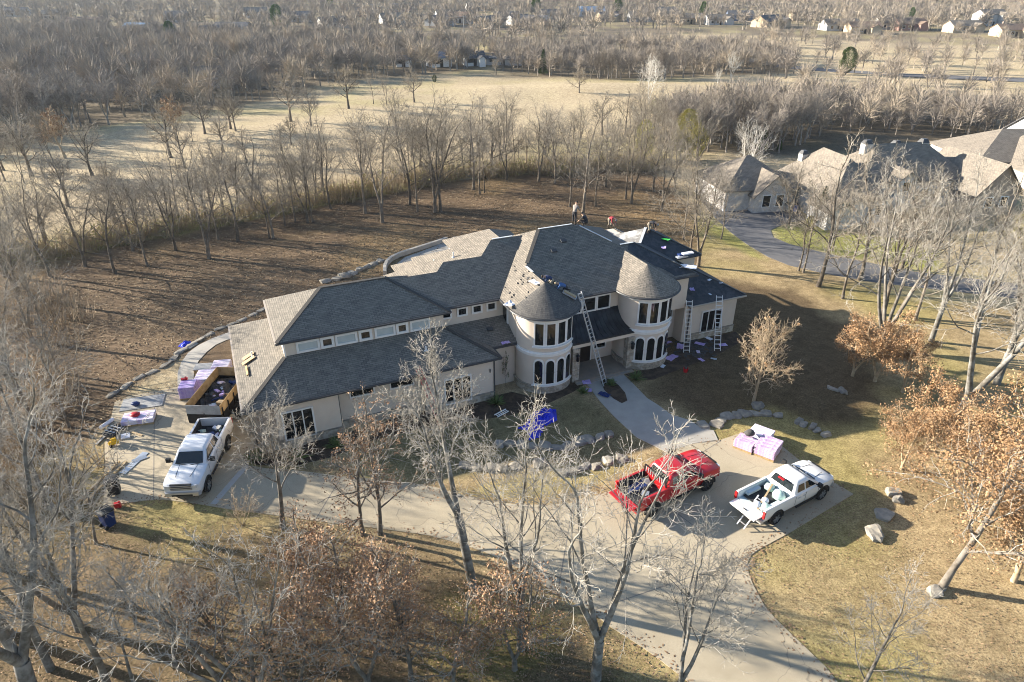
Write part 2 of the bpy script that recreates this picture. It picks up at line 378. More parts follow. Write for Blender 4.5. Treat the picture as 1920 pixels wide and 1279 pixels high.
bumpn(nt, b, noisen(nt, gp, 12.0, 8, 0.8), 0.4, 0.04)
gm.materials.append(m); ground = link("ground", gm); tag(ground, "dormant straw coloured lawn, leaf litter and fairway ground", kind="structure")

def sheet(name, px, z0, z1, m, label=None, kind="structure", world_pts=None):
    pts = world_pts or pxpoly(px)
    A = sum(pts[i][0] * pts[(i + 1) % len(pts)][1] - pts[(i + 1) % len(pts)][0] * pts[i][1] for i in range(len(pts)))
    if A < 0: pts = pts[::-1]
    bm = bmesh.new(); vs_ = [bm.verts.new((x, y, z1)) for x, y in pts]; f = bm.faces.new(vs_)
    r = bmesh.ops.extrude_face_region(bm, geom=[f]); 
    for v in [g for g in r['geom'] if isinstance(g, bmesh.types.BMVert)]: v.co.z = z0
    bmesh.ops.recalc_face_normals(bm, faces=bm.faces); bmesh.ops.triangulate(bm, faces=[f for f in bm.faces if len(f.verts) > 4])
    me = bpy.data.meshes.new(name); bm.to_mesh(me); bm.free(); me.materials.append(m)
    return tag(link(name, me), label, kind=kind)
drive_px = [(215, 755), (240, 744), (336, 726), (385, 722), (470, 735), (640, 800), (560, 840), (488, 838), (462, 852), (460, 862), (467, 873), (500, 879), (543, 881), (590, 887), (633, 893), (700, 899), (774, 907), (820, 915), (862, 928),
  (890, 935), (924, 941), (956, 945), (989, 947), (1030, 947), (1073, 943), (1115, 931), (1149, 919), (1185, 900), (1215, 878), (1236, 860), (1249, 848), (1300, 832), (1350, 826), (1410, 805), (1449, 823), (1494, 860), (1550, 897), (1600, 927), (1540, 963), (1480, 1000), (1437, 1023), (1416, 1035), (1407, 1043), (1402, 1052), (1401, 1062), (1404, 1078), (1412, 1097),
  (1433, 1136), (1455, 1162), (1480, 1186), (1547, 1250), (1570, 1279), (1660, 1420), (1420, 1420), (1290, 1279), (1240, 1240), (1207, 1216), (1140, 1173), (1107, 1146), (1070, 1128), (1040, 1113), (993, 1078), (950, 1054), (907, 1035), (845, 1015), (802, 1004), (729, 994), (633, 983), (532, 969), (427, 955), (370, 945), (306, 937), (272, 939), (235, 944), (194, 950), (197, 834)]
driveway = sheet("driveway", drive_px, -0.15, 0.03, M_conc, "pale concrete driveway sweeping past the front of the house")
# saw-cut joints and the lighter strip across the drive, real shallow strips
def strip(px_a, px_b, w, z, m, name, parent=None, n=1):
    p, q_ = at(*px_a), at(*px_b); d = (q_ - p); s = Vector((-d.y, d.x, 0)).normalized() * w / 2
    mb = MB().poly([(p.x - s.x, p.y - s.y, z), (q_.x - s.x, q_.y - s.y, z), (q_.x + s.x, q_.y + s.y, z), (p.x + s.x, p.y + s.y, z)])
    return mb.build(name, m, parent)
M_joint = mat('concrete_joint', (0.2, 0.18, 0.15), None, rough=0.95)
M_band = mat('broom_finished_band', (0.46, 0.44, 0.40), (0.4, 0.385, 0.35), 2, 0.9, kind='world')
strip((463, 873), (400, 946), 0.34, 0.034, M_band, "edge_band", driveway)
for a_, b_ in (((1315, 850), (1352, 827)), ((1352, 827), (1300, 832)), ((290, 735), (288, 938)), ((905, 937), (845, 1014)), ((1075, 944), (1045, 1115)), ((1250, 850), (1190, 905)), ((1190, 905), (1400, 1060)), ((640, 895), (590, 978)), ((215, 850), (400, 860)), ((1405, 1045), (1110, 1146))):
    strip(a_, b_, 0.05, 0.0335, M_joint, "control_joint", driveway)
front_walk = sheet("front_walk", [(1080, 702), (1100, 720), (1125, 753), (1151, 781), (1193, 820), (1249, 848), (1300, 832), (1346, 825.5), (1338, 808), (1314, 803), (1294, 789), (1258, 778), (1235, 761), (1213, 747), (1185, 718), (1165, 699)], -0.15, 0.04, M_conc2, "grey concrete front walk leading to the porch")
side_walk = sheet("side_walk", [(333, 727), (333, 700), (340, 680), (353, 662), (372, 648), (400, 634), (425, 625), (450, 618), (450, 631), (425, 638), (405, 647), (388, 660), (372, 678), (364, 700), (362, 724)], -0.15, 0.035, M_conc2, "curved pale concrete walk beside the garage")
neighbour_drive = sheet("neighbour_drive", [(1310, 372), (1480, 378), (1500, 395), (1510, 412), (1470, 420), (1445, 432), (1450, 445), (1480, 458), (1560, 478), (1700, 508), (1800, 520), (1960, 538), (1960, 566), (1800, 548), (1640, 530), (1540, 512), (1480, 498), (1440, 482), (1400, 458), (1370, 436), (1340, 408)], -0.15, 0.03, M_asphalt, "grey asphalt drive curving to the neighbouring house")
bed1 = sheet("planting_bed", [(466, 862), (478, 848), (510, 838), (640, 815), (760, 778), (880, 750), (930, 742), (960, 735), (1000, 745), (1068, 716), (1085, 712), (1095, 722), (1075, 735), (1020, 760), (960, 778), (900, 788), (800, 800), (700, 825), (620, 858), (560, 872), (520, 874), (480, 872)], -0.1, 0.012, M_mulch, "dark mulch bed along the house front")
bed2 = sheet("planting_bed", [(1172, 702), (1200, 695), (1262, 668), (1280, 645), (1380, 622), (1392, 640), (1340, 668), (1280, 690), (1225, 712), (1190, 712)], -0.1, 0.012, M_mulch, "dark mulch bed below the right turret")
island = sheet("planting_bed", [(1126, 716), (1135, 711), (1146, 713), (1160, 724), (1172, 738), (1176, 752), (1166, 757), (1150, 748), (1133, 732)], 0.03, 0.075, M_mulch, "small mulch island set into the front walk")
for o_ in (bed1, bed2, island): o_["kind"] = "structure"
patio = sheet("patio", [(740, 512), (742, 497), (760, 483), (815, 463), (850, 445), (905, 440), (905, 470), (800, 500)], -0.2, 0.06, M_conc2, "pale concrete patio behind the house")
pond = sheet("pond", [(1480, 200), (1530, 180), (1560, 186), (1540, 202), (1500, 206)], 0.2, 0.5, glass('pond_water', (0.05, 0.08, 0.11), 0.08), "small pond glinting between the bare trees")
def strip_path(name, px, w, z, m, label, kind='structure'):
    pts = [atg(u, v) for u, v in px]; L = []; R = []
    for i, p in enumerate(pts):
        d = pts[min(i + 1, len(pts) - 1)] - pts[max(i - 1, 0)]; s = Vector((-d.y, d.x, 0)).normalized() * w / 2
        for lst, q_ in ((L, p + s), (R, p - s)): lst.append((q_.x, q_.y, gz(q_.x, q_.y) + z))
    mb = MB()
    for i in range(len(pts) - 1): mb.poly([R[i], R[i + 1], L[i + 1], L[i]])
    return tag(mb.build(name, m), label, kind=kind)
def dense(px, n):
    out = []
    for i in range(len(px) - 1):
        for k in range(n): t = k / n; out.append((px[i][0] * (1 - t) + px[i + 1][0] * t, px[i][1] * (1 - t) + px[i + 1][1] * t))
    return out + [px[-1]]
strip_path("far_road", dense([(1380, 108), (1480, 126), (1560, 133), (1700, 142), (1950, 152)], 6), 7, .12, M_asphalt, "far grey road crossing the straw coloured field")
# ---------------------------------------------------------------- the house being re-roofed
house = empty("house", (OX, OY, 0), YAW, "large beige stucco house with two round turrets, roof being re-shingled", "house")
def hbox(name, a0, a1, b0, b1, z0, z1, m, parent=house):
    return MB().box(((a0 + a1) / 2, (b0 + b1) / 2, (z0 + z1) / 2), (a1 - a0, b1 - b0, z1 - z0)).build(name, m, parent)
ZE1 = 3.3; ZE2 = 5.9
TLC = (14.3, 1.05); TRC = (22.3, 1.05); TR_R = 1.95; TE_R = 2.4; ZAP = 7.4
# walls: garage wing, middle, front bay, link, upper storeys, main block, right wing, rear blocks
hbox("wall", -5.05, 10.15, 0.62, 11.1, 0, ZE1 - .12, M_stucco)
hbox("wall", -5.05, 0.0, 0.0, 0.62, 0, ZE1 - .12, M_stucco)
hbox("wall", 5.45, 10.15, 0.0, 0.62, 0, ZE1 - .12, M_stucco)
hbox("wall", 10.15, 12.9, 1.5, 5.0, 0, ZE1 - .12, M_stucco)
hbox("wall", -2.5, 7.72, 2.65, 8.75, ZE1 - .12, ZE2 - .08, M_stucco)
hbox("wall", 7.72, 12.35, 3.3, 8.7, ZE1 - .12, ZE2 - .08, M_stucco)
hbox("wall", 12.35, 26.45, 1.5, 12.4, 3.05, ZE2 - .08, M_stucco)
hbox("wall", 12.35, 16.2, 1.5, 12.4, 0, 3.05, M_stucco)
hbox("wall", 16.2, 20.4, 1.8, 12.4, 0, 3.05, M_stucco)
hbox("wall", 20.4, 24.2, 1.5, 12.4, 0, 3.05, M_stucco)
hbox("wall", 24.2, 26.45, 2.6, 12.4, 0, 3.05, M_stucco)
hbox("wall", 26.45, 31.42, 1.5, 12.0, 0, ZE1 - .12, M_stucco)
hbox("wall", 26.45, 29.75, 5.15, 11.0, ZE1 - .12, 5.45, M_stucco)
hbox("wall", 8.8, 12.3, 8.75, 12.2, 0, ZE2 - .08, M_stucco)
hbox("wall", 12.3, 17.5, 12.4, 15.0, 0, ZE2 - .08, M_stucco)
# stone plinth along the fronts, 3 cm proud
for a0, a1, b0 in ((-5.09, 0.04, -.05), (5.41, 10.19, -.05), (26.93, 31.46, 1.44), (-0.0, 5.41, .57)):
    hbox("stone_base", a0, a1, b0, b0 + .3, 0, .55, M_stone)
    hbox("stone_ledge", a0 - .02, a1 + .02, b0 - .03, b0 + .3, .55, .62, M_rock)
hbox("stone_base", -5.1, -4.8, .25, 11.1, 0, .55, M_stone)
hbox("brick_panel", -5.08, -3.75, -.03, .25, .62, ZE1 - .14, M_brick)
hbox("stone_base", 31.17, 31.47, 1.74, 12.0, 0, .55, M_stone)
# turret walls
def turret(c):
    mb = MB(); mb.lathe([(TR_R, 0), (TR_R, 2.9), (TR_R, ZE2 - .1)], 48, (c[0], c[1], 0)); mb.build("turret_wall", M_stucco, house, smooth=40)
    MB().lathe([(TR_R + .09, 0), (TR_R + .09, .5), (TR_R + .14, .5), (TR_R + .14, .6), (TR_R - .02, .6)], 48, (c[0], c[1], 0)).build("stone_base", M_stone, house, smooth=40)
    MB().lathe([(TR_R - .02, 2.86), (TR_R + .06, 2.86), (TR_R + .06, 2.98), (TR_R + .12, 3.0), (TR_R + .12, 3.1), (TR_R + .05, 3.12), (TR_R + .05, 3.2), (TR_R - .02, 3.2)], 48, (c[0], c[1], 0)).build("band_course", M_trim, house, smooth=30)
    MB().lathe([(TR_R - .02, 5.42), (TR_R + .05, 5.42), (TR_R + .1, 5.6), (TR_R + .14, 5.7), (TE_R - .04, 5.76), (TE_R - .02, 5.86)], 48, (c[0], c[1], 0)).build("cornice", M_trim, house, smooth=30)
for c_ in (TLC, TRC): turret(c_)

# roofs -------------------------------------------------------------------------------------
def roof(name, faces, m, th=0.10, parent=house):
    mb = MB()
    for f in faces:
        f = [Vector(p) for p in f]
        n = (f[1] - f[0]).cross(f[2] - f[0])
        if n.z < 0: f = f[::-1]
        mb.poly(f)
    me = mb.mesh(name, m)
    bm = bmesh.new(); bm.from_mesh(me); bmesh.ops.remove_doubles(bm, verts=bm.verts, dist=.001)
    be = [e for e in bm.edges if e.is_boundary]
    r = bmesh.ops.extrude_edge_only(bm, edges=be)
    for v in [g for g in r['geom'] if isinstance(g, bmesh.types.BMVert)]: v.co.z -= th
    bm.to_mesh(me); bm.free(); slope_uv(me)
    return link(name, me, parent)
def hip(a0, a1, b0, b1, z, p=0.5):
    w = min(a1 - a0, b1 - b0) / 2; zr = z + w * p
    if (a1 - a0) >= (b1 - b0):
        r0 = (a0 + w, b0 + w, zr); r1 = (a1 - w, b0 + w, zr)
        return [[(a0, b0, z), (a1, b0, z), r1, r0], [(a1, b1, z), (a0, b1, z), r0, r1], [(a0, b1, z), (a0, b0, z), r0], [(a1, b0, z), (a1, b1, z), r1]]
    r0 = (a0 + w, b0 + w, zr); r1 = (a0 + w, b1 - w, zr)
    return [[(a0, b0, z), (a1, b0, z), r0], [(a1, b1, z), (a0, b1, z), r1], [(a0, b1, z), (a0, b0, z), r0, r1], [(a1, b0, z), (a1, b1, z), r1, r0]]
def cone(c, r, ze, zap, n=22, a0=pi, a1=2 * pi):
    out = []
    for i in range(n):
        t0 = a0 + (a1 - a0) * i / n; t1 = a0 + (a1 - a0) * (i + 1) / n
        out.append([(c[0] + r * cos(t0), c[1] + r * sin(t0), ze), (c[0] + r * cos(t1), c[1] + r * sin(t1), ze), (c[0], c[1], zap)])
    return out
# lower skirt roof along the whole front of the left-hand wing
zt = ZE1 + .5 * 2.95
roof("lower_roof", [[(-5.4, -.3, ZE1), (10.55, -.3, ZE1), (7.6, 2.65, zt), (-2.45, 2.65, zt)],
                    [(-5.4, 11.5, ZE1), (-5.4, -.3, ZE1), (-2.45, 2.65, zt), (-2.45, 8.55, zt)],
                    [(10.55, -.3, ZE1), (10.55, 2.8, ZE1), (7.6, 2.8, zt), (7.6, 2.65, zt)],
                    [(-5.4, 11.5, ZE1), (-2.45, 8.55, zt), (8.8, 8.55, zt), (8.8, 11.5, ZE1)]], M_shingle)
roof("lower_roof", [[(7.6, 1.12, ZE1 + .01), (12.55, 1.12, ZE1 + .01), (12.55, 3.4, ZE1 + 1.15), (7.6, 3.4, ZE1 + 1.15)]], M_shingle)
zr1 = ZE2 + .5 * 3.35
roof("upper_roof", hip(-2.83, 8.1, 2.4, 9.1, ZE2), M_shingle)
kL = (ZAP - ZE2) / TE_R; aL = TLC[0] - TE_R; bv = TLC[1] + (ZAP - ZE2) / .5      # left plane slope, its eave, where the ridge meets the main slope
rz_ = 8.85; aRL = aL + (rz_ - ZE2) / kL; bR = 1.05 + (rz_ - ZE2) / .5
roof("upper_roof", [[(6.0, 2.97, ZE2), (aL, 2.97, ZE2), (aL + (8.29 - ZE2) / kL, 7.75, 8.29), (13.2, 7.75, 8.29), (11.95, 6.5, 7.665), (9.1, 6.5, 7.665), (8.4, 5.8, 7.315), (5.2, 5.8, 7.315)],
                    [(13.2, 7.75, 8.29), (16.2, 7.75, 8.29), (16.2, 12.5, 5.9), (13.2, 12.5, 5.9)]], M_shingle)
roof("rear_roof", [[(11.95, 6.5, 7.665), (13.2, 7.75, 8.29), (8.4, 12.6, 5.89), (8.4, 5.2, 5.89)], [(8.4, 12.6, 5.89), (13.2, 7.75, 8.29), (13.2, 12.6, 5.89)]], M_shingle_lit)
roof("rear_roof", [[(9.1, 6.5, 7.665), (8.4, 5.8, 7.315), (5.58, 5.8, 5.9), (5.58, 10.0, 5.9), (9.1, 7.2, 7.665)]], M_shingle_lit)
roof("rear_roof", [[(11.9, 9, 5.9), (11.9, 15.4, 5.9), (14.9, 12.4, 7.4), (14.9, 9, 7.4)], [(14.9, 9, 7.4), (14.9, 12.4, 7.4), (17.9, 15.4, 5.9), (17.9, 9, 5.9)]], M_shingle_lit)
roof("rear_porch_roof", hip(8.0, 13.6, 11.5, 18.0, ZE1), M_shingle_lit)
roof("main_roof", [[(aL, 1.05, ZE2), (TLC[0], 1.05, ZAP), (TLC[0], bv, ZAP), (aRL, bR, rz_), (aL, 12.85, ZE2)]], M_shingle_lit)
roof("main_roof", [[(TLC[0] + TE_R, 1.05, ZE2), (26.85, 1.05, ZE2), (23.35, 4.55, 7.65), (22.05, 4.55, 7.65), (19.65, bR, rz_), (aRL, bR, rz_), (TLC[0], bv, ZAP)],
                   [(aL, 12.85, ZE2), (aRL, bR, rz_), (19.65, bR, rz_), (25.55, 12.85, ZE2)],
                   [(19.65, bR, rz_), (22.05, 4.55, 7.65), (25.55, 8.05, ZE2), (25.55, 12.85, ZE2)]], M_shingle)
roof("main_roof", [[(22.05, 4.55, 7.65), (23.35, 4.55, 7.65), (26.85, 8.05, ZE2), (25.55, 8.05, ZE2)], [(23.35, 4.55, 7.65), (26.85, 1.05, ZE2), (26.85, 8.05, ZE2)]], M_felt)
roof("turret_roof", [[(TLC[0], 1.05, ZAP), (TLC[0] + TE_R, 1.05, ZE2), (TLC[0], bv, ZAP)]], M_shingle)
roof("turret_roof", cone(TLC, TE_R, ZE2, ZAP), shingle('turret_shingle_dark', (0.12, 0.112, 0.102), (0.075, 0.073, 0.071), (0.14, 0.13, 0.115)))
roof("turret_roof", [[(TRC[0] - TE_R, 1.05, ZE2), (TRC[0], 1.05, ZAP), (TRC[0], bv, ZAP)], [(TRC[0], 1.05, ZAP), (TRC[0] + TE_R, 1.05, ZE2), (TRC[0], bv, ZAP)]] + cone(TRC, TE_R, ZE2, ZAP), M_shingle_lit)
# felt laid bare on the right part of the main slope: a sheet just above it, the torn patches ragged
def on_main(a, b, d=.02): return (a, b, ZE2 + .5 * (b - 1.05) + d)
felt = [(22.9, 4.5), (23.3, 4.5), (26.6, 1.2), (24.9, 1.2), (24.75, 1.5), (24.2, 2.1), (23.9, 2.25), (23.4, 2.9), (23.1, 3.1), (22.8, 3.6), (22.55, 4.0)]
MB().poly([on_main(*p) for p in felt]).build("bare_felt", M_felt, house)
roof("right_wing_roof", [[(26.47, 1.1, ZE1), (31.8, 1.1, ZE1), (26.47, 6.43, 5.965)], [(31.8, 1.1, ZE1), (31.8, 12.2, ZE1), (26.47, 12.2, 5.965), (26.47, 6.43, 5.965)]], M_felt)
ap = (26.8, 8.1, 7.2); q0, q1, r0_, r1_ = 23.5, 30.1, 4.8, 11.4
roof("rear_block_roof", [[(q0, r0_, 5.55), (q1, r0_, 5.55), ap], [(q1, r0_, 5.55), (q1, r1_, 5.55), ap], [(q1, r1_, 5.55), (q0, r1_, 5.55), ap]], M_felt)
roof("rear_block_roof", [[(q0, r1_, 5.55), (q0, r0_, 5.55), ap]], M_feltlight)
# ridge strips of pale underlayment and drip edge
def capstrip(pts, w, m, name="ridge_strip", dz=.05):
    mb = MB()
    for p, q_ in zip(pts[:-1], pts[1:]): mb.bar(Vector(p) + Vector((0, 0, dz)), Vector(q_) + Vector((0, 0, dz)), w, .03)
    return mb.build(name, m, house)
M_cap = mat('pale_underlayment_strip', (0.55, 0.57, 0.58), (0.4, 0.42, 0.43), 3, 0.6)
M_ridge = M_shingle
capstrip([(aL + 3.0, 7.75, 8.29), (13.3, 7.75, 8.29)], .16, M_cap); capstrip([(aRL, bR, rz_), (19.4, bR, rz_)], .14, M_cap)
capstrip([(TLC[0], 4.0, ZAP), (TLC[0], 2.9, ZAP)], .16, M_cap); capstrip([(19.9, bR - .25, rz_ - .12), (21.7, 4.9, 7.83)], .12, M_cap)
capstrip([(22.2, 4.55, 7.65), (23.3, 4.55, 7.65)], .18, M_cap); capstrip([(q0, r0_, 5.55), ap], .2, M_cap)
capstrip([(q1, r0_, 5.55), ap], .16, M_gutter); capstrip([(31.8, 1.1, ZE1), (26.5, 6.4, 5.95)], .18, M_gutter)
capstrip([(26.8, 1.1, ZE2), (23.35, 4.55, 7.65)], .16, M_gutter)
w_ = 3.35
for p_, q_ in (((-2.83, 2.4, ZE2), (-2.83 + w_, 2.4 + w_, ZE2 + w_ / 2)), ((8.1, 2.4, ZE2), (8.1 - w_, 2.4 + w_, ZE2 + w_ / 2)), ((-2.83 + w_, 2.4 + w_, ZE2 + w_ / 2), (8.1 - w_, 2.4 + w_, ZE2 + w_ / 2)), ((-5.4, -.3, ZE1), (-2.5, 2.6, ZE1 + 1.45)), ((10.55, -.3, ZE1), (7.65, 2.6, ZE1 + 1.45)), ((aRL, bR, rz_), (TLC[0] + .2, bv + .25, ZAP + .13))):
    capstrip([p_, q_], .26, M_ridge, "ridge_cap", .015)
# gutters
M_tangut = mat('tan_gutter', (0.42, 0.36, 0.29), None, rough=0.5)
def gutter(pts, m=M_gutter):
    mb = MB()
    for p, q_ in zip(pts[:-1], pts[1:]): mb.bar((p[0], p[1], p[2] - .08), (q_[0], q_[1], q_[2] - .08), .11, .11)
    mb.build("gutter", m, house)
gutter([(-5.44, -.36, ZE1), (10.61, -.36, ZE1)]); gutter([(-5.46, 11.5, ZE1), (-5.46, -.42, ZE1)], M_tangut); gutter([(10.61, -.36, ZE1), (10.61, 1.05, ZE1)])
gutter([(10.6, 1.06, ZE1), (12.3, 1.06, ZE1)]); gutter([(-2.89, 2.34, ZE2), (8.16, 2.34, ZE2)]); gutter([(-2.89, 9.1, ZE2), (-2.89, 2.34, ZE2)], M_tangut)
gutter([(8.16, 2.34, ZE2), (8.16, 2.92, ZE2)]); gutter([(8.16, 2.91, ZE2), (aL, 2.91, ZE2)]); gutter([(aL - .06, 3.0, ZE2), (aL - .06, 1.05, ZE2)])
gutter([(16.65, .99, ZE2), (19.95, .99, ZE2)]); gutter([(24.65, .99, ZE2), (26.9, .99, ZE2)]); gutter([(26.55, 1.04, ZE1), (31.86, 1.04, ZE1)], M_tangut)
for c_ in (TLC, TRC):
    MB().tube([(c_[0] + (TE_R + .05) * cos(t), c_[1] + (TE_R + .05) * sin(t), ZE2 - .08) for t in np.linspace(pi, 2 * pi, 33)], .06, 6).build("gutter", M_gutter, house, smooth=40)
for a_, b_, z0_, z1_ in ((10.2, .0, 0.1, 3.2), (-2.44, 2.6, 4.7, 5.8), (26.9, 1.45, .1, 3.2), (-5.0, -.05, .1, 3.2), (.05, .5, .1, 3.2)):
    MB().box((a_, b_ - .04, (z0_ + z1_) / 2), (.08, .07, z1_ - z0_)).build("downspout", M_gutter if b_ < 2 else M_trim, house)
# plumbing vents and box vents
for a_, b_, h_ in ((-4.3, 5.2, .35), (6.0, 1.2, .3), (10.9, 2.4, .12), (18.0, 5.6, .1), (16.9, 4.9, .1), (9.3, 9.4, .4), (10.6, 8.7, .4)):
    z_ = {(-4.3): ZE1 + .5 * 1.1, 6.0: ZE1 + .5 * 1.5, 10.9: ZE1 + .5 * 1.3, 18.0: ZE2 + .5 * 4.55, 16.9: ZE2 + .5 * 3.85, 9.3: 6.35, 10.6: 7.0}[a_]
    if h_ < .2: MB().box((a_, b_, z_ + .06), (.4, .28, .12), rx=.46).build("roof_vent", M_gutter, house)
    else: MB().lathe([(.05, -.1), (.05, h_), (.0, h_)], 8, (a_, b_, z_)).lathe([(.14, -.02), (.05, .08)], 8, (a_, b_, z_)).build("vent_pipe", M_white, house)
# windows ---------------------------------------------------------------------------------------
def window(b, a0, a1, z0, z1, n=1, g=M_glass, fr=.1, mull=.07):
    w = MB(); d = .09
    w.box(((a0 + a1) / 2, b - d / 2 + .01, z0 + fr / 2), (a1 - a0, d, fr)).box(((a0 + a1) / 2, b - d / 2 + .01, z1 - fr / 2), (a1 - a0, d, fr))
    w.box((a0 + fr / 2, b - d / 2 + .01, (z0 + z1) / 2), (fr, d, z1 - z0 - 2 * fr)).box((a1 - fr / 2, b - d / 2 + .01, (z0 + z1) / 2), (fr, d, z1 - z0 - 2 * fr))
    iw = (a1 - a0 - 2 * fr - (n - 1) * mull) / n
    for k in range(1, n): w.box((a0 + fr + k * iw + (k - .5) * mull, b - .025, (z0 + z1) / 2), (mull, .07, z1 - z0 - 2 * fr))
    o = w.build("window", M_trim, house)
    for k in range(n):
        s = a0 + fr + k * (iw + mull)
        MB().box((s + iw / 2, b - .008, (z0 + z1) / 2), (iw, .02, z1 - z0 - 2 * fr)).build("pane", g, o)
    return o
def R7(n, x, y):
    o = {1: (430, 480), 2: (680, 420), 3: (900, 400), 4: (1100, 390), 5: (900, 550), 6: (1120, 520), 7: (430, 650), 8: (680, 600)}[n]
    return o[0] + x / 6.393, o[1] + y / 6.393
def win_px(b, n, tl, br, panes, g=M_glass, **k):
    a0, z1 = onwall(*R7(n, *tl), b); a1, z0 = onwall(*R7(n, *br), b); return window(b, a0, a1, z0, z1, panes, g, **k)
a0, _ = onwall(*R7(7, 640, 950), 0); a1, _ = onwall(*R7(7, 1025, 870), 0); _, z1 = onwall(*R7(7, 805, 750), 0); _, z0 = onwall(*R7(7, 865, 1085), 0)
window(0, a0, a1, z0, z1, 3)
a0, _ = onwall(*R7(8, 975, 850), 0); a1, _ = onwall(*R7(8, 1305, 800), 0); _, z1 = onwall(*R7(8, 1130, 680), 0); _, z0 = onwall(*R7(8, 1150, 985), 0)
window(0, a0, a1, z0, z1, 3)
window(.62, .75, 2.35, 2.1, 2.75, 1, fr=.09); window(.62, 3.3, 4.9, 2.1, 2.75, 1, fr=.09)
a0, _ = onwall(*R7(6, 1235, 540), 1.5); a1, _ = onwall(*R7(6, 1480, 490), 1.5); _, z1 = onwall(*R7(6, 1370, 385), 1.5); _, z0 = onwall(*R7(6, 1350, 640), 1.5)
window(1.5, a0, a1, z0, z1, 3)
for i_, (n_, x0, x1, g_) in enumerate(((1, 798, 1085, M_blind), (1, 1090, 1255, M_glass), (1, 1268, 1535, M_blind), (1, 1548, 1708, M_glass), (2, 135, 385, M_blind), (2, 395, 540, M_glass), (2, 562, 805, M_blind))):
    yy = {0: 1085, 1: 1040, 2: 1010, 3: 940, 4: 1240, 5: 1210, 6: 1170}[i_]
    a0, _ = onwall(*R7(n_, x0, yy), 2.65); a1, _ = onwall(*R7(n_, x1, yy - 25), 2.65)
    sm = g_ is M_glass
    window(2.65, a0, a1, 4.83, 5.6, 1, g_, fr=.13 if not sm else .16)
for x0, x1, yy in ((930, 1065, 1060), (1125, 1255, 1020), (1303, 1432, 985), (1480, 1600, 950)):
    a0, _ = onwall(*R7(2, x0, yy), 3.3); a1, _ = onwall(*R7(2, x1, yy - 20), 3.3); window(3.3, a0, a1, 4.92, 5.6, 1, fr=.12)
for a0, a1 in ((16.35, 17.45), (17.47, 18.6), (18.62, 19.75)): window(1.5, a0, a1, 4.35, 5.5, 1, fr=.1)
window(2.6, 25.35, 26.2, 1.3, 2.7, 1); window(1.8, 18.75, 19.85, .95, 2.6, 1)
MB().box((12.33, 3.0, 4.55), (.1, .9, 1.7)).box((12.3, 3.0, 4.55), (.1, .7, 1.5)).build("window", [M_trim], house)
MB().box((12.26, 3.0, 4.55), (.06, .66, 1.45)).build("window_pane", M_glass, house)
# turret windows, bent round the wall
def cyl(c, r, t, z): return (c[0] + r * cos(t), c[1] + r * sin(t), z)
def bent(c, r, t0, w, z0, ztop, n=8):
    """column strip on the cylinder; ztop(s) for s in -1..1"""
    mb = MB(); vs_ = []; 
    for i in range(n + 1):
        s = -1 + 2 * i / n; t = t0 + s * w / 2 / r; vs_ += [cyl(c, r, t, z0), cyl(c, r, t, ztop(s))]
    fs = [(2 * i, 2 * i + 2, 2 * i + 3, 2 * i + 1) for i in range(n)]
    mb.add(vs_, fs)
    vs2 = [];                                                       # edge thickness back to the wall
    for i in range(n + 1):
        s = -1 + 2 * i / n; t = t0 + s * w / 2 / r; vs2 += [cyl(c, r, t, ztop(s)), cyl(c, TR_R - .01, t, ztop(s))]
    mb.add(vs2, [(2 * i, 2 * i + 2, 2 * i + 3, 2 * i + 1) for i in range(n)])
    for s in (-1, 1):
        t = t0 + s * w / 2 / r; mb.poly([cyl(c, r, t, z0), cyl(c, r, t, ztop(s)), cyl(c, TR_R - .01, t, ztop(s)), cyl(c, TR_R - .01, t, z0)])
    return mb
def turret_windows(c, t_first, step):
    for k in range(4):
        t = t_first + k * step; w = .54; wo = step * TR_R + .002
        fo = bent(c, TR_R + .05, t, wo, 3.62, lambda s: 5.42).build("window", M_trim, house)
        bent(c, TR_R + .066, t, w, 3.76, lambda s: 5.3).build("pane", M_glass, fo)
        arch = lambda hw_, zs: (lambda s: zs + sqrt(max(0, 1 - s * s)) * hw_)
        fo = bent(c, TR_R + .05, t, wo * .985, .62, arch(wo * .49, 2.3), 12).build("arched_window", M_trim, house)
        bent(c, TR_R + .066, t, w, .78, arch(w / 2, 2.28), 12).build("pane", M_glass, fo)
        MB().bar(cyl(c, TR_R + .08, t - .16, 1.65), cyl(c, TR_R + .08, t + .16, 1.65), .015, .02).build("glazing_bar", M_black, fo)
turret_windows(TLC, radians(-124), radians(22.7)); turret_windows(TRC, radians(-124), radians(22.7))
for c_ in (TLC, TRC):
    t0_ = radians(-137); t1_ = radians(-43)
    for z_, h_ in ((.6, .1), (3.55, .1)):
        mb = MB()
        pts_ = [cyl(c_, TR_R + .1, t, z_ + h_ / 2) for t in np.linspace(t0_, t1_, 20)]
        for p_, q_ in zip(pts_[:-1], pts_[1:]): mb.bar(p_, q_, .14, h_)
        mb.build("sill", M_trim, house)
M_stonefloor = mat('tan_porch_stone', (.30, .24, .18), (.23, .19, .15), 1.5, .8, .2)
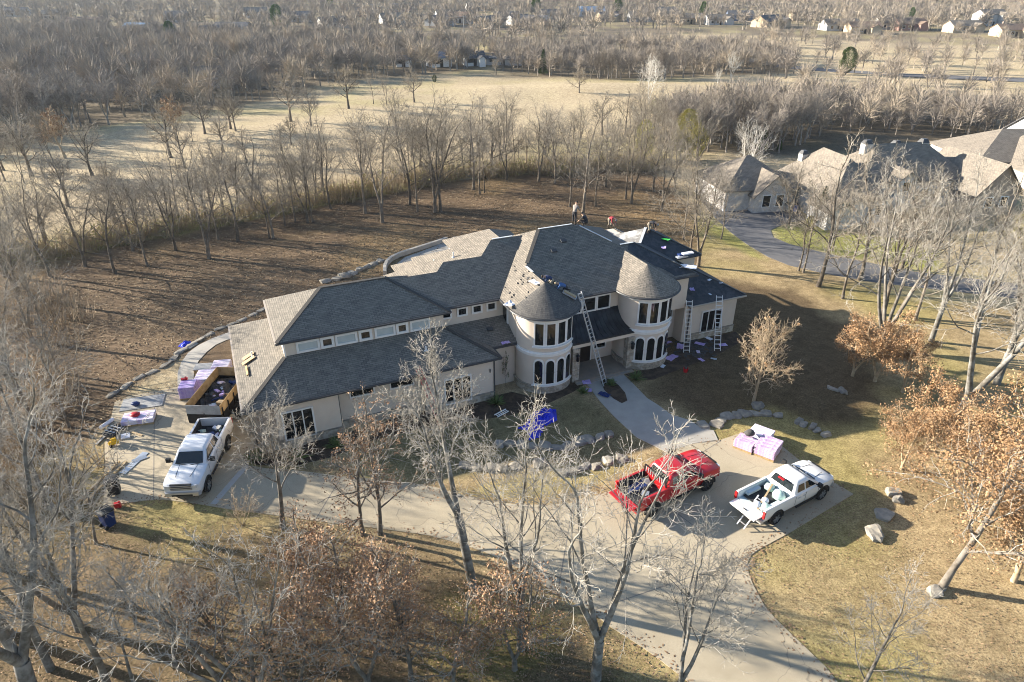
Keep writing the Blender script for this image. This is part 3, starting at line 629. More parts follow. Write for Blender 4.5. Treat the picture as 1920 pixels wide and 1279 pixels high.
# porch -----------------------------------------------------------------------------------------
prof = [(1.48, 4.38), (1.12, 3.98), (.76, 3.65), (.4, 3.4), (.05, 3.2), (-.3, 3.06)]
def pw(b, side):                                                   # the roof runs up to the turret walls
    x = sqrt(max(0.0, (TR_R + .02) ** 2 - (b - 1.05) ** 2)); return TLC[0] + max(x, 1.55) if side < 0 else TRC[0] - max(x, 1.3)
rows = [[(pw(b_, -1) + (pw(b_, 1) - pw(b_, -1)) * k / 12, b_, z_) for k in range(13)] for b_, z_ in prof]
mb = MB()
for i in range(len(rows) - 1):
    for k in range(12): mb.poly([rows[i + 1][k], rows[i + 1][k + 1], rows[i][k + 1], rows[i][k]])
mb.bar(Vector(rows[-1][0]) - Vector((0, 0, .06)), Vector(rows[-1][-1]) - Vector((0, 0, .06)), .04, .12)
pr_ = mb.build("porch_roof", M_metalroof, house)
for k in range(13):
    mb = MB()
    for i in range(len(rows) - 1): mb.bar(Vector(rows[i][k]) + Vector((0, 0, .015)), Vector(rows[i + 1][k]) + Vector((0, 0, .015)), .03, .05)
    mb.build("standing_seam", M_metalroof, pr_)
hbox("porch_beam", 15.95, 20.95, -.26, .02, 2.66, 2.98, M_stucco); hbox("porch_ceiling", 16.0, 20.6, 0.02, 1.8, 2.9, 2.98, M_stucco)
for a_ in (16.2, 20.62):
    hbox("porch_column", a_ - .27, a_ + .27, -.36, .16, 0, 2.66, M_stone)
    ln = MB().lathe([(.0, .0), (.1, .05), (.13, .12), (.13, .42), (.17, .46), (.03, .62), (.0, .66)], 6, (a_, -.56, 1.75)).build("lantern", M_black, house)
    MB().bar((a_, -.36, 2.3), (a_, -.56, 2.42), .03).build("bracket", M_black, ln)
    MB().lathe([(.02, 0), (.02, 2.6)], 6, (a_ + (.33 if a_ > 18 else -.33), -.3, .05)).build("downspout", M_black, house)
hbox("porch_floor", 16.1, 20.75, -.55, 1.8, 0, .14, M_stonefloor); hbox("porch_step", 16.1, 20.75, -.85, -.55, 0, .075, M_brick)
dd = hbox("door", 16.5, 17.5, 1.72, 1.8, .15, 2.45, M_door); hbox("door", 17.52, 18.52, 1.72, 1.8, .15, 2.45, M_door)
MB().box((17.4, 1.69, 1.2), (.04, .06, .35)).build("handle", M_white, dd)
hbox("door_frame", 16.38, 18.64, 1.75, 1.82, .14, 2.58, M_trim)
# ---------------------------------------------------------------- vehicles
def paint(name, c, rough=0.3): return mat(name, c, None, rough=rough, spec=0.5, coat=0.6)
P_white = paint('white_car_paint', (0.66, 0.67, 0.68)); P_red = paint('red_car_paint', (0.42, 0.012, 0.014)); P_white2 = paint('old_white_car_paint', (0.74, 0.73, 0.70), .4)
M_tyre = mat('tyre_rubber', (0.018, 0.018, 0.018), None, rough=0.9); M_rim = mat('alloy_rim', (0.5, 0.5, 0.5), None, rough=0.3, metal=0.8)
M_rimdark = mat('dark_rim', (0.12, 0.12, 0.12), None, rough=0.35, metal=0.7)
M_chrome = mat('chrome', (0.5, 0.5, 0.51), None, rough=0.28, metal=0.55); M_carglass = glass('car_glass', (0.015, 0.02, 0.022), 0.03, 0.7)
M_plastic = mat('black_plastic', (0.02, 0.02, 0.02), None, rough=0.6); M_bedliner = mat('bed_liner', (0.02, 0.021, 0.023), (0.035, 0.036, 0.038), 8, 0.8)
M_tail = mat('tail_lamp', (0.45, 0.015, 0.015), None, rough=0.2, spec=0.6); M_head = mat('head_lamp', (0.55, 0.56, 0.56), None, rough=0.12, spec=0.7)
M_amber = mat('amber_lamp', (0.6, 0.25, 0.02), None, rough=0.2)
def rrect(x0, x1, hy, z, r, n=4):
    """rounded rectangle ring, corner radius r"""
    out = []
    for cx_, cy_, t0 in ((x1 - r, hy - r, 0), (x0 + r, hy - r, pi / 2), (x0 + r, -hy + r, pi), (x1 - r, -hy + r, 3 * pi / 2)):
        for k in range(n + 1):
            t = t0 + pi / 2 * k / n; out.append((cx_ + r * cos(t), cy_ + r * sin(t), z))
    return out
def pickup(name, label, group, loc, rz, pt, L=5.9, W=2.0, wb=3.68, cab=(-.62, 1.55), zroof=1.92, zrail=1.36, zhood=1.3, bed_in=None, rim=M_rim, tail_open=False, chrome=True, bumper=None, lift=0.0):
    root = empty(name, loc, rz, label, "pickup truck", group)
    x0, x1 = -L / 2, L / 2; hw_ = W / 2; zb = .48 + lift; fa = x1 - .98; ra = fa - wb; wr = .41 + lift * .3
    def side(z): return hw_ * (0.9 + .1 * min(1, (z - zb) / .3)) - max(0, z - 1.05 - lift) * .12
    # cab and front end, one painted shell: loft of cross-sections along x
    def ring(x, ztop, wtop, inset=0.0, crown=.03):
        zs = [zb, zb + .18, zb + .45, ztop - .16, ztop - .05]; pts = []
        for z in zs: pts.append((x, side(z) - inset, z))
        pts += [(x, wtop - inset, ztop), (x, wtop * .5, ztop + crown), (x, 0, ztop + crown * 1.25)]
        return pts + [(p[0], -p[1], p[2]) for p in reversed(pts[:-1])]
    zbelt = zrail - .02
    body = MB().loft([ring(cab[0] - .12, zbelt, hw_ - .08), ring(cab[0] + 1.0, zbelt, hw_ - .08), ring(cab[1] - .25, zbelt - .01, hw_ - .09), ring(cab[1], zhood + .03, hw_ - .12, 0, .05), ring(x1 - .75, zhood - .02, hw_ - .14, 0, .06), ring(x1 - .3, zhood - .07, hw_ - .17, .03, .05), ring(x1 - .1, zhood - .14, hw_ - .22, .08, .03), ring(x1 - .04, zhood - .3, hw_ - .26, .12, .01)])
    body.build("body", pt, root, smooth=38)
    # greenhouse
    g0, g1 = cab[0] - .08, cab[1] - .05; hb, ht = hw_ - .1, hw_ - .27; zw = zroof - .12
    r0_, r1_ = g0 + .28, g1 - .82
    cabin = MB().loft([rrect(g0, g1, hb, zbelt - .05, .12), rrect(g0 + .02, g1 - .06, hb - .005, zbelt + .03, .12), rrect(r0_ - .05, r1_ + .1, ht + .02, zw, .14), rrect(r0_, r1_, ht - .04, zroof - .035, .16), rrect(r0_ + .14, r1_ - .16, ht - .2, zroof, .16)])
    cabin.build("cab_roof", pt, root, smooth=50)
    def lerp(a, b, t): return a + (b - a) * t
    def pane(nm, pts, off):
        pts = [Vector(p) + Vector(off) for p in pts]; MB().poly(pts).build(nm, M_carglass, root)
    zl, zu = zbelt + .06, zw - .03; tl = (zl - zbelt - .03) / (zw - zbelt - .03); tu = (zu - zbelt - .03) / (zw - zbelt - .03)
    fx = lambda t: lerp(g1 - .06, r1_ + .1, t); bx = lambda t: lerp(g0 + .02, r0_ - .05, t); sy = lambda t: lerp(hb - .005, ht + .02, t)
    pane("windshield", [(fx(tl), -sy(tl) + .16, zl), (fx(tl), sy(tl) - .16, zl), (fx(tu), sy(tu) - .14, zu), (fx(tu), -sy(tu) + .14, zu)], (.02, 0, .016))
    pane("rear_window", [(bx(tl), sy(tl) - .2, zl), (bx(tl), -sy(tl) + .2, zl), (bx(tu), -sy(tu) + .18, zu), (bx(tu), sy(tu) - .18, zu)], (-.02, 0, .012))
    mid = lerp(g0, g1, .42)
    for s in (1, -1):
        for nm, xa, xb, xa2, xb2 in (("side_window", mid + .05, fx(tl) - .22, mid + .05, fx(tu) - .14), ("side_window", bx(tl) + .2, mid - .05, bx(tu) + .14, mid - .05)):
            q_ = [(xa, s * sy(tl), zl), (xb, s * sy(tl), zl), (xb2, s * sy(tu), zu), (xa2, s * sy(tu), zu)]
            pane(nm, q_ if s < 0 else q_[::-1], (0, s * .014, .004))
        for xh in (mid - .12 - (mid - g0) * .0, g0 + .3):
            MB().box((xh, s * (hw_ + .005), zbelt - .2), (.2, .03, .04)).build("door_handle", M_chrome if chrome else M_plastic, root)
        for xs in (mid, cab[1] - .18, g0 + .05): MB().box((xs, s * (side(zbelt - .3) + .002), (zb + .2 + zbelt) / 2), (.012, .01, zbelt - zb - .28)).build("door_seam", M_plastic, root)
        mr = MB().box((cab[1] - .4, s * (hw_ + .17), zbelt + .14), (.14, .24, .24)).build("mirror", M_plastic, root)
        MB().bar((cab[1] - .38, s * (hw_ - .08), zbelt + .05), (cab[1] - .4, s * (hw_ + .1), zbelt + .1), .05).build("mirror_arm", M_plastic, mr)
        MB().box((x1 - .08, s * (hw_ - .36), zhood - .25), (.16, .34, .2)).build("headlight", M_head, root)
        MB().box((cab[0] + 1.0, s * (hw_ - .02), zb - .02), (cab[1] - cab[0] - .3, .1, .05)).build("running_board", M_plastic, root)
        MB().box((x0 + .03, s * (hw_ - .07), zrail - .28), (.1, .13, .42)).build("tail_light", M_tail, root)
        for ax in (fa, ra):
            MB().lathe([(0.001, 0), (wr + .09, 0), (wr + .09, .3)], 24, (ax, s * (hw_ + .004) if s < 0 else hw_ + .004 - .0, wr), 'y').build("wheel_arch", M_plastic, root) if False else None
            ar = MB(); cy_ = s * (hw_ + .006)
            ring_ = [(ax + (wr + .1) * cos(t), cy_, wr + .03 + (wr + .1) * sin(t)) for t in np.linspace(-.12, pi + .12, 17)]
            ar.poly(ring_ if s < 0 else ring_[::-1]); ar.poly([(p[0], p[1] - s * .25, p[2]) for p in (ring_ if s > 0 else ring_[::-1])])
            ar.tube([(p[0], p[1], p[2]) for p in ring_], .035, 5)
            ar.build("wheel_arch", M_plastic, root)
            wh_ = empty("wheel", (ax, s * (hw_ - .1), wr)); wh_.parent = root
            MB().lathe([(wr * .62, -.13), (wr * .93, -.135), (wr, -.09), (wr, .09), (wr * .93, .135), (wr * .62, .13)], 24, (0, 0, 0), 'y').build("tyre", M_tyre, wh_, smooth=40)
            rm = MB().lathe([(wr * .64, -.12), (wr * .64, .12)], 20, (0, 0, 0), 'y')
            rm.lathe([(.0, s * .11), (.07, s * .115), (.08, s * .1)], 10, (0, 0, 0), 'y')
            for k in range(6):
                t = pi * k / 3; rm.bar((.05 * cos(t), s * .1, .05 * sin(t)), (wr * .64 * cos(t), s * .115, wr * .64 * sin(t)), .05, .07, (0, 1, 0))
            rm.lathe([(.0, s * .02), (wr * .63, s * .02)], 16, (0, 0, 0), 'y')
            rm.build("rim", rim, wh_)
    # grille, bumpers, plate
    gr = MB().box((x1 - .05, 0, zhood - .27), (.1, 1.12, .36)).build("grille", M_plastic, root)
    for k in range(3): MB().box((x1 + .01, 0, zhood - .38 + k * .11), (.04, 1.14, .045)).build("grille_bar", M_chrome if chrome else M_plastic, gr)
    MB().loft([[(x1 - .12, y, z) for y, z in ((-.96, .52 + lift), (.96, .52 + lift), (.96, .78 + lift), (-.96, .78 + lift))], [(x1 + .06, y, z) for y, z in ((-.86, .54 + lift), (.86, .54 + lift), (.86, .76 + lift), (-.86, .76 + lift))]]).build("front_bumper", bumper or M_chrome, root)
    MB().box((x0 - .04, 0, .62 + lift), (.2, W - .1, .2)).build("rear_bumper", bumper or M_chrome, root)
    MB().box((0, 0, zb - .03), (L - .6, W - .5, .14)).build("chassis", M_plastic, root)
    MB().box((x0 - .15, 0, .62 + lift), (.02, .32, .16)).build("number_plate", M_white, root); MB().box((x1 + .02, 0, .6 + lift), (.1, 1.1, .1)).build("air_intake", M_plastic, root)
    for s in (1, -1): MB().bar((fa + .5, s * .12 * 3.2, zhood + .045), (cab[1] - .1, s * .5, zhood + .075), .02, .01).build("hood_crease", M_plastic, root); MB().bar((cab[1] - .02, s * .05, zhood + .09), (cab[1] - .12, s * .62, zhood + .13), .03, .02).build("wiper", M_plastic, root)
    # bed
    bx0, bx1 = x0 + .06, cab[0] - .14; bl = MB(); inner = bed_in or M_bedliner; zf = .88 + lift; t = .09
    bed = MB()
    for s in (1, -1):
        prof_ = [(s * side(zb + .02), zb + .02), (s * (hw_ - .005), zb + .3), (s * (hw_ - .002), zrail - .2), (s * (hw_ - .03), zrail - .03), (s * (hw_ - .06), zrail), (s * (hw_ - .17), zrail), (s * (hw_ - .17), zb + .02)]
        if s < 0: prof_ = prof_[::-1]
        bed.loft([[(bx0, y, z) for y, z in prof_], [(bx1, y, z) for y, z in prof_]])
    bed.build("bed", pt, root, smooth=35)
    MB().box(((bx0 + bx1) / 2, 0, zf - .03), (bx1 - bx0, W - .36, .06)).build("bed_floor", inner, root)
    MB().box((bx1 - .03, 0, (zf + zrail) / 2), (.06, W - .36, zrail - zf)).build("bed_front_wall", inner if bed_in else pt, root)
    for s in (1, -1): MB().box(((bx0 + bx1) / 2, s * (hw_ - .185), (zf + zrail) / 2 - .02), (bx1 - bx0 - .08, .025, zrail - zf - .04)).build("bed_liner", inner, root)
    for s in (1, -1): MB().box((ra, s * (hw_ - .31), zf + .12), (.95, .24, .26)).build("wheel_well", inner, root)
    if tail_open: tg = MB().box((x0 - .27, 0, zf - .03), (.58, W - .34, .07)).build("tailgate", pt, root)
    else:
        tg = MB().box((x0 + .04, 0, (zf + zrail) / 2 - .05), (.07, W - .34, zrail - zf + .1)).build("tailgate", pt, root)
    MB().box((x0 + (.0 if not tail_open else -.3), 0, zf + (.3 if not tail_open else .02)), (.03, .22, .06)).build("tailgate_handle", M_plastic, tg)
    return root
def debris(root, xs, ys, z, n, cols, seed, smin=.15, smax=.4, lab="debris"):
    r = random.Random(seed)
    for k in range(n):
        w, d, h = r.uniform(smin, smax), r.uniform(smin, smax), r.uniform(.04, .16)
        mb = MB().box((0, 0, 0), (w, d, h))
        o_ = mb.build(lab, cols[k % len(cols)], root, (r.uniform(*xs), r.uniform(*ys), z + h / 2 + r.uniform(0, .12)), (r.uniform(-.4, .4), r.uniform(-.4, .4), r.uniform(0, 3)))
M_lilac = mat('lilac_wrapper', (0.52, 0.42, 0.62), (0.66, 0.6, 0.7), 4, 0.45, c3=(0.74, 0.7, 0.76), s3=3)
M_lilacdeep = mat('purple_wrapper', (0.38, 0.26, 0.58), (0.55, 0.45, 0.68), 5, 0.4)
M_pink = mat('pale_pink_wrapper', (0.50, 0.36, 0.50), (0.36, 0.22, 0.42), 9, 0.4, c3=(0.6, 0.52, 0.6), s3=6)
M_wood = mat('new_lumber', (0.42, 0.32, 0.19), (0.34, 0.25, 0.14), 5, 0.8); M_ply = mat('weathered_plywood', (0.36, 0.26, 0.13), (0.26, 0.18, 0.085), 3, 0.85, c3=(0.42, 0.31, 0.17), s3=2)
M_tealbag = mat('pale_green_plastic', (0.42, 0.58, 0.5), (0.5, 0.64, 0.58), 4, 0.4); M_blueplastic = mat('dark_blue_plastic', (0.012, 0.03, 0.12), None, rough=0.4)
M_tarp = mat('blue_tarp', (0.012, 0.035, 0.62), (0.01, 0.022, 0.42), 3, 0.35, 0.3, bscale=6); M_alu = mat('aluminium', (0.62, 0.62, 0.62), (0.55, 0.55, 0.55), 8, 0.4, metal=0.55)
M_redpl = mat('red_plastic', (0.45, 0.02, 0.025), None, rough=0.4); M_yellow = mat('yellow_plastic', (0.65, 0.40, 0.02), None, rough=0.45)
M_greypl = mat('grey_board', (0.28, 0.28, 0.27), (0.36, 0.36, 0.35), 3, 0.7); M_sheet = mat('sheet_metal', (0.5, 0.53, 0.55), (0.42, 0.45, 0.48), 2, 0.3, metal=0.5)
M_fibre = mat('red_fibreglass', (0.5, 0.16, 0.13), (0.42, 0.12, 0.1), 5, 0.6); M_scrap = mat('shingle_scrap', (0.09, 0.085, 0.08), (0.05, 0.05, 0.05), 6, 0.95)
M_plastic_w = mat('white_bag', (0.75, 0.76, 0.78), (0.6, 0.62, 0.68), 6, 0.5)

# white crew-cab truck by the garage
f_, r_ = at(343, 926, .65), at(402, 786, 1.36); d_ = (f_ - r_); hd = atan2(d_.y, d_.x); c_ = (f_ + r_) / 2
tr1 = pickup("pickup_truck", "white crew-cab pickup parked by the garage, bed full of scraps", "pickup trucks on the driveway", (c_.x, c_.y, .03), hd, P_white, L=6.1, W=2.05, wb=3.75, cab=(-.85, 1.6), zroof=2.0, zrail=1.42, zhood=1.36)
debris(tr1, (-2.6, -1.2), (-.65, .65), .9, 14, [M_lilac, M_blueplastic, M_greypl, M_plastic_w, M_tealbag], 3, lab="scrap")
# red truck
w0, w1 = at(1221, 968), at(1324, 919); d_ = w1 - w0; hd = atan2(d_.y, d_.x); c_ = (w0 + w1) / 2 + Vector((-sin(hd), cos(hd), 0)) * .95
tr2 = pickup("pickup_truck", "bright red crew-cab pickup with black bed and open tailgate", "pickup trucks on the driveway", (c_.x, c_.y, .03), hd, P_red, L=5.9, W=2.05, wb=d_.length, cab=(-.85, 1.5), zroof=2.0, zrail=1.44, zhood=1.4, rim=M_rimdark, chrome=False, bumper=P_red, lift=.08, tail_open=True)
rk = MB().bar((-1.12, -.8, 1.9), (-1.12, .8, 1.9), .06).bar((-1.1, -.85, 1.45), (-1.12, -.8, 1.9), .06).bar((-1.1, .85, 1.45), (-1.12, .8, 1.9), .06).build("headache_rack", M_black, tr2)
for k in range(9): MB().bar((-1.11, -.72 + k * .18, 1.46), (-1.12, -.68 + k * .17, 1.88), .05, .02).build("louvre", M_chrome, rk)
MB().box((-1.9, .3, 1.02), (.7, .5, .28)).build("tool_box", M_blueplastic, tr2); debris(tr2, (-2.6, -1.3), (-.6, .6), .96, 6, [M_greypl, M_sheet, M_blueplastic], 5, lab="scrap")
# older white truck with its tailgate down
w0, w1 = at(1450.5, 983.5), at(1536.4, 937); d_ = w1 - w0; hd = atan2(d_.y, d_.x); c_ = (w0 + w1) / 2 + Vector((-sin(hd), cos(hd), 0)) * .95
M_bedwhite = mat('white_bed', (0.55, 0.62, 0.64), (0.45, 0.52, 0.54), 3, 0.6)
tr3 = pickup("pickup_truck", "older white pickup with tailgate down and a step ladder hanging out", "pickup trucks on the driveway", (c_.x, c_.y, .03), hd, P_white2, L=5.7, W=2.0, wb=d_.length, cab=(-.45, 1.55), zroof=1.88, zrail=1.32, zhood=1.24, bed_in=M_bedwhite, tail_open=True, chrome=True)
MB().box((-1.7, .1, .96), (1.5, 1.3, .05)).build("bed_mat", M_bedliner, tr3)
MB().box((-.62, 0, 1.86), (.12, .35, .05)).build("brake_light", M_tail, tr3)
lad = MB()
for s in (-.22, .22): lad.bar((-3.6, -.25 + s, .12), (-2.0, -.05 + s, 1.2), .07, .03)
tr3l = lad.build("step_ladder", M_alu, None); tr3l.location = tr3.location; tr3l.rotation_euler = tr3.rotation_euler
tag(tr3l, "aluminium step ladder leaning out of the older white truck's bed", "ladder")
for k in range(5):
    t = .12 + k * .2; MB().bar((-3.6 + 1.6 * t, -.47 + .2 * t, .12 + 1.08 * t), (-3.6 + 1.6 * t, -.03 + .2 * t, .12 + 1.08 * t), .05, .02).build("rung", M_alu, tr3l)
bd = MB().bar((-2.7, -.4, 1.0), (-.8, .3, 1.32), .09, .05).build("lumber", M_wood); bd.location = tr3.location; bd.rotation_euler = tr3.rotation_euler
tag(bd, "new wooden board lying across the older white truck's bed", "lumber")
def blob(name, r, m, seed, sx=1, sy=1, sz=.7, parent=None, loc=None, rot=None, sub=2, amp=.25):
    bm = bmesh.new(); bmesh.ops.create_icosphere(bm, subdivisions=sub, radius=1.0)
    for v in bm.verts:
        n_ = 1 + amp * (mnoise.noise(v.co * 1.6 + Vector((seed * 3.1, seed * 1.7, 0))) + .5 * mnoise.noise(v.co * 3.5 + Vector((seed, 0, seed))))
        v.co = Vector((v.co.x * r * sx, v.co.y * r * sy, v.co.z * r * sz)) * n_
    me = bpy.data.meshes.new(name); bm.to_mesh(me); bm.free(); me.materials.append(m)
    me.polygons.foreach_set("use_smooth", [True] * len(me.polygons)); return link(name, me, parent, loc, rot)
for k, (x_, y_, r_, m_) in enumerate(((-.95, .35, .3, M_tealbag), (-1.05, -.35, .36, M_tealbag), (-.85, -.1, .22, M_plastic_w), (-2.3, -.55, .25, M_tealbag), (-1.9, -.2, .2, M_plastic_w), (-2.5, -.2, .22, M_plastic_w))):
    blob("sack", r_, m_, 40 + k, parent=tr3, loc=(x_, y_, 1.0 + r_ * .4))
MB().box((-2.35, -.45, 1.0), (.5, .35, .22)).build("crate", M_greypl, tr3)

# dump trailer with plywood sides
cor = [at(359.8, 748, 2.05), at(417, 749, 2.05), at(449, 704.6, 2.05), at(406.7, 694, 2.05)]
fc = (cor[0] + cor[1]) / 2; bc = (cor[2] + cor[3]) / 2; hd = atan2((fc - bc).y, (fc - bc).x); TLn = 4.6; TWd = 2.15; c_ = (fc + bc) / 2
trl = empty("dump_trailer", (c_.x, c_.y, .03), hd, "black dump trailer with plywood sideboards hitched behind the white truck", "trailer")
tx = TLn / 2; zt0, zt1, zt2 = .72, 1.38, 2.02
for s in (1, -1):
    MB().box((0, s * (TWd / 2), (zt0 + zt1) / 2), (TLn, .06, zt1 - zt0)).build("steel_side", M_black, trl)
    for k in range(2): MB().box((-tx / 2 + k * tx, s * (TWd / 2 + .0), (zt1 + zt2) / 2), (tx - .02, .03, zt2 - zt1)).build("plywood_side", M_ply, trl)
    for k in range(6): MB().box((-tx + .2 + k * .84, s * (TWd / 2 + .055), (zt0 + zt2) / 2 - .1), (.08, .05, zt2 - zt0 - .25)).build("stake", M_black, trl)
    fd = MB()
    fd.tube([(-1.05, s * (TWd / 2 + .2), .55), (-.95, s * (TWd / 2 + .2), .9), (.95, s * (TWd / 2 + .2), .9), (1.05, s * (TWd / 2 + .2), .55)], .03, 5); fd.box((0, s * (TWd / 2 + .18), .91), (1.95, .28, .03)); fd.build("fender", M_black, trl)
    for ax in (-.45, .45):
        wh_ = empty("wheel", (ax, s * (TWd / 2 + .17), .38)); wh_.parent = trl
        MB().lathe([(.22, -.11), (.36, -.11), (.38, -.07), (.38, .07), (.36, .11), (.22, .11)], 20, (0, 0, 0), 'y').build("tyre", M_tyre, wh_, smooth=40)
        MB().lathe([(.0, s * .06), (.1, s * .08), (.23, s * .05)], 12, (0, 0, 0), 'y').build("rim", M_rim, wh_)
for x_, nm in ((tx, "front"), (-tx, "rear")):
    MB().box((x_, 0, (zt0 + zt1) / 2), (.06, TWd, zt1 - zt0)).build("steel_end", M_black, trl)
    MB().box((x_, 0, (zt1 + zt2) / 2), (.03, TWd, zt2 - zt1)).build("plywood_end", M_greypl if nm == "front" else M_ply, trl)
MB().box((0, 0, zt0 - .03), (TLn, TWd, .06)).build("floor", M_scrap, trl); MB().box((0, 0, .6), (TLn, .9, .14)).build("frame", M_black, trl)
MB().bar((tx, .5, .55), (tx + 1.25, 0, .5), .1).bar((tx, -.5, .55), (tx + 1.25, 0, .5), .1).bar((tx + 1.1, 0, .5), (tx + 1.5, 0, .5), .12).build("tongue", M_black, trl)
lo = MB(); rr = random.Random(5); nxg, nyg = 14, 9; vs_ = []
for i in range(nxg):
    for j in range(nyg): vs_.append((-tx + .08 + (TLn - .16) * i / (nxg - 1), -TWd / 2 + .05 + (TWd - .1) * j / (nyg - 1), zt0 + .25 + .3 * rr.random() + .25 * sin(i * .5)))
lo.add(vs_, [(i * nyg + j, (i + 1) * nyg + j, (i + 1) * nyg + j + 1, i * nyg + j + 1) for i in range(nxg - 1) for j in range(nyg - 1)]); lo.build("load", M_scrap, trl)
debris(trl, (-1.6, 2.1), (-.85, .85), zt0 + .62, 34, [M_scrap, M_scrap, M_lilac, M_lilacdeep, M_wood, M_blueplastic, M_scrap, M_sheet], 8, .12, .5, "scrap")

# ---------------------------------------------------------------- shingle bundles on pallets
def pallet(name, label, loc, rz, nx_, ny_, nl, m, group="wrapped shingle pallets", wood=True, bl=1.0, bw=.34, bh=.105, top=None):
    root = empty(name, loc, rz, label, "pallet", group); rr = random.Random(int(loc[0] * 91 + loc[1] * 37))
    if wood:
        for k in range(3): MB().box((0, (k - 1) * (ny_ * bw - .1) / 2, .05), (nx_ * bl, .09, .09)).build("pallet_runner", M_ply, root)
        MB().box((0, 0, .11), (nx_ * bl, ny_ * bw, .02)).build("pallet_deck", M_ply, root)
    z0 = .122 if wood else .0; me = {}
    bmB = bmesh.new(); bmesh.ops.create_cube(bmB, size=1.0); 
    for v in bmB.verts: v.co = Vector((v.co.x * bl * .985, v.co.y * bw * .97, v.co.z * bh * .94))
    bmesh.ops.bevel(bmB, geom=list(bmB.edges), offset=.02, segments=1, affect='EDGES'); meB = bpy.data.meshes.new("bundle"); bmB.to_mesh(meB); bmB.free(); meB.materials.append(m)
    for l in range(nl):
        for i in range(nx_):
            for j in range(ny_):
                if l == nl - 1 and rr.random() < .12: continue
                link("shingle_bundle", meB, root, ((i - (nx_ - 1) / 2) * bl + rr.uniform(-.02, .02), (j - (ny_ - 1) / 2) * bw + rr.uniform(-.012, .012), z0 + bh * (l + .5)), (0, 0, rr.uniform(-.02, .02)))
    return root, z0 + nl * bh
hd3 = YAW - radians(3)
def pl(u, v, z=.03): p = at(u, v, z); return (p.x, p.y, z)
_, zt_ = pallet("shingle_pallet", "front pale pink pallet stack on the right-hand drive", pl(1438, 849), radians(-38), 1, 4, 6, M_pink, bl=1.25, bw=.36)
_, zt2_ = pallet("shingle_pallet", "low pale pallet stack at left of the drive group, black bag on it", pl(1397, 838), radians(-38), 1, 3, 5, M_pink, bl=1.15, bw=.36)
pallet("shingle_pallet", "rear pale lilac pallet stack behind the black bag", pl(1425, 824), radians(-38), 1, 3, 5, M_lilac, bl=1.3, bw=.36)
b_ = blob("tool_bag", .27, M_scrap, 9, 1.2, .9, .8); p_ = at(1402, 832, .03); b_.location = (p_.x, p_.y, .03 + zt2_ + .16); tag(b_, "black tool bag sitting on a pale pallet stack", "bag")
pallet("shingle_pallet", "tall purple pallet stack beside the dump trailer with red tool on top", pl(357, 742), radians(10), 1, 3, 8, M_lilacdeep, bl=1.05, bw=.36)
pallet("shingle_pallet", "lilac pallet stack behind the trailer's left side", pl(388, 719), radians(8), 1, 4, 6, M_lilac, bl=1.2, bw=.36)
pallet("shingle_pallet", "low lilac pallet stack farthest behind the trailer", pl(418, 698), radians(8), 1, 3, 6, M_lilac, bl=1.2, bw=.36)
p_ = at(352, 734, .03); nl_ = MB().box((0, 0, .05), (.42, .2, .1)).box((.1, 0, .14), (.1, .12, .12)).build("nail_gun_case", M_redpl, None, (p_.x, p_.y, .03 + .122 + 8 * .105 + .0), (0, 0, .2)); tag(nl_, "red tool case on top of the tall purple pallet stack", "tool case")
bb = MB().box((0, 0, .3), (1.3, .9, .06)).build("panel_stack", M_greypl, None, pl(384, 694), (0, 0, radians(8))); tag(bb, "flat grey panels stacked behind the shingle pallets", "panels")
for k in range(4): MB().box((0, 0, .03 + k * .065), (1.25, .85, .05)).build("panel", M_ply, bb)

# ---------------------------------------------------------------- things on the left-hand pad
def thing(name, label, cat, m, shape, u, v, rz=0.0, z=.034, group=None):
    mb = MB(); shape(mb); p = at(u, v, z); o_ = mb.build(name, m, None, (p.x, p.y, z), (0, 0, rz)); return tag(o_, label, cat, group)
pallet("shingle_pallet", "spread lilac shingle bundles with red jacket on the left pad", pl(262, 790), radians(14), 2, 3, 3, M_lilac, bl=.95, bw=.36)
j_ = blob("jacket", .3, M_redpl, 4, 1.1, .9, .45); p_ = at(253, 778, .5); j_.location = (p_.x, p_.y, .54); tag(j_, "red jacket dropped on the lilac shingle bundles", "jacket")
j2 = blob("tool_bag", .24, M_blueplastic, 14, 1.3, .8, .6); p_ = at(254, 757, .2); j2.location = (p_.x, p_.y, .2); tag(j2, "dark blue tool bag behind the red jacket", "bag")
sp_ = MB(); sp_.box((0, 0, .02), (2.6, 1.5, .03)); o_ = sp_.build("plywood_sheet", M_greypl, None, pl(268, 755, .036), (0, 0, radians(16))); tag(o_, "grey sheet lying flat at the pad's back edge", "sheet")
for k, (u, v, a_, ln, lab) in enumerate(((206, 808, 75, 2.3, "pale board on the pad's left edge, upper"), (200, 816, 82, 2.0, "pale board on the pad's left edge, lower"), (236, 795, 80, 1.7, "board leaning by the lilac bundles"), (252, 812, -25, 1.4, "short board lying in front of the lilac bundles"))):
    thing("board", lab, "board", M_wood if k != 1 else M_greypl, lambda mb, ln=ln: mb.box((0, 0, .025), (ln, .14, .045)), u, v, radians(a_))
rl = empty("felt_rolls", pl(214, 812), radians(70), "three dark felt rolls strapped together on the pad", "rolls")
for k in range(3):
    MB().lathe([(.001, -.5), (.14, -.5), (.14, .5), (.001, .5)], 14, (0, (k - 1) * .29, .15), 'x').build("roll", M_tealbag if False else M_felt, rl, smooth=40)
for x_ in (-.25, 0, .25): MB().box((x_, 0, .3), (.05, .86, .012)).build("strap", M_sheet, rl)
thing("white_roll", "white underlayment roll beside the dark felt rolls", "roll", M_plastic_w, lambda mb: mb.lathe([(.001, -.5), (.12, -.5), (.12, .5), (.001, .5)], 14, (0, 0, .12), 'x'), 201, 797, radians(72))
y1 = empty("air_compressor", pl(215, 835), radians(35), "small yellow air compressor on the left pad", "compressor")
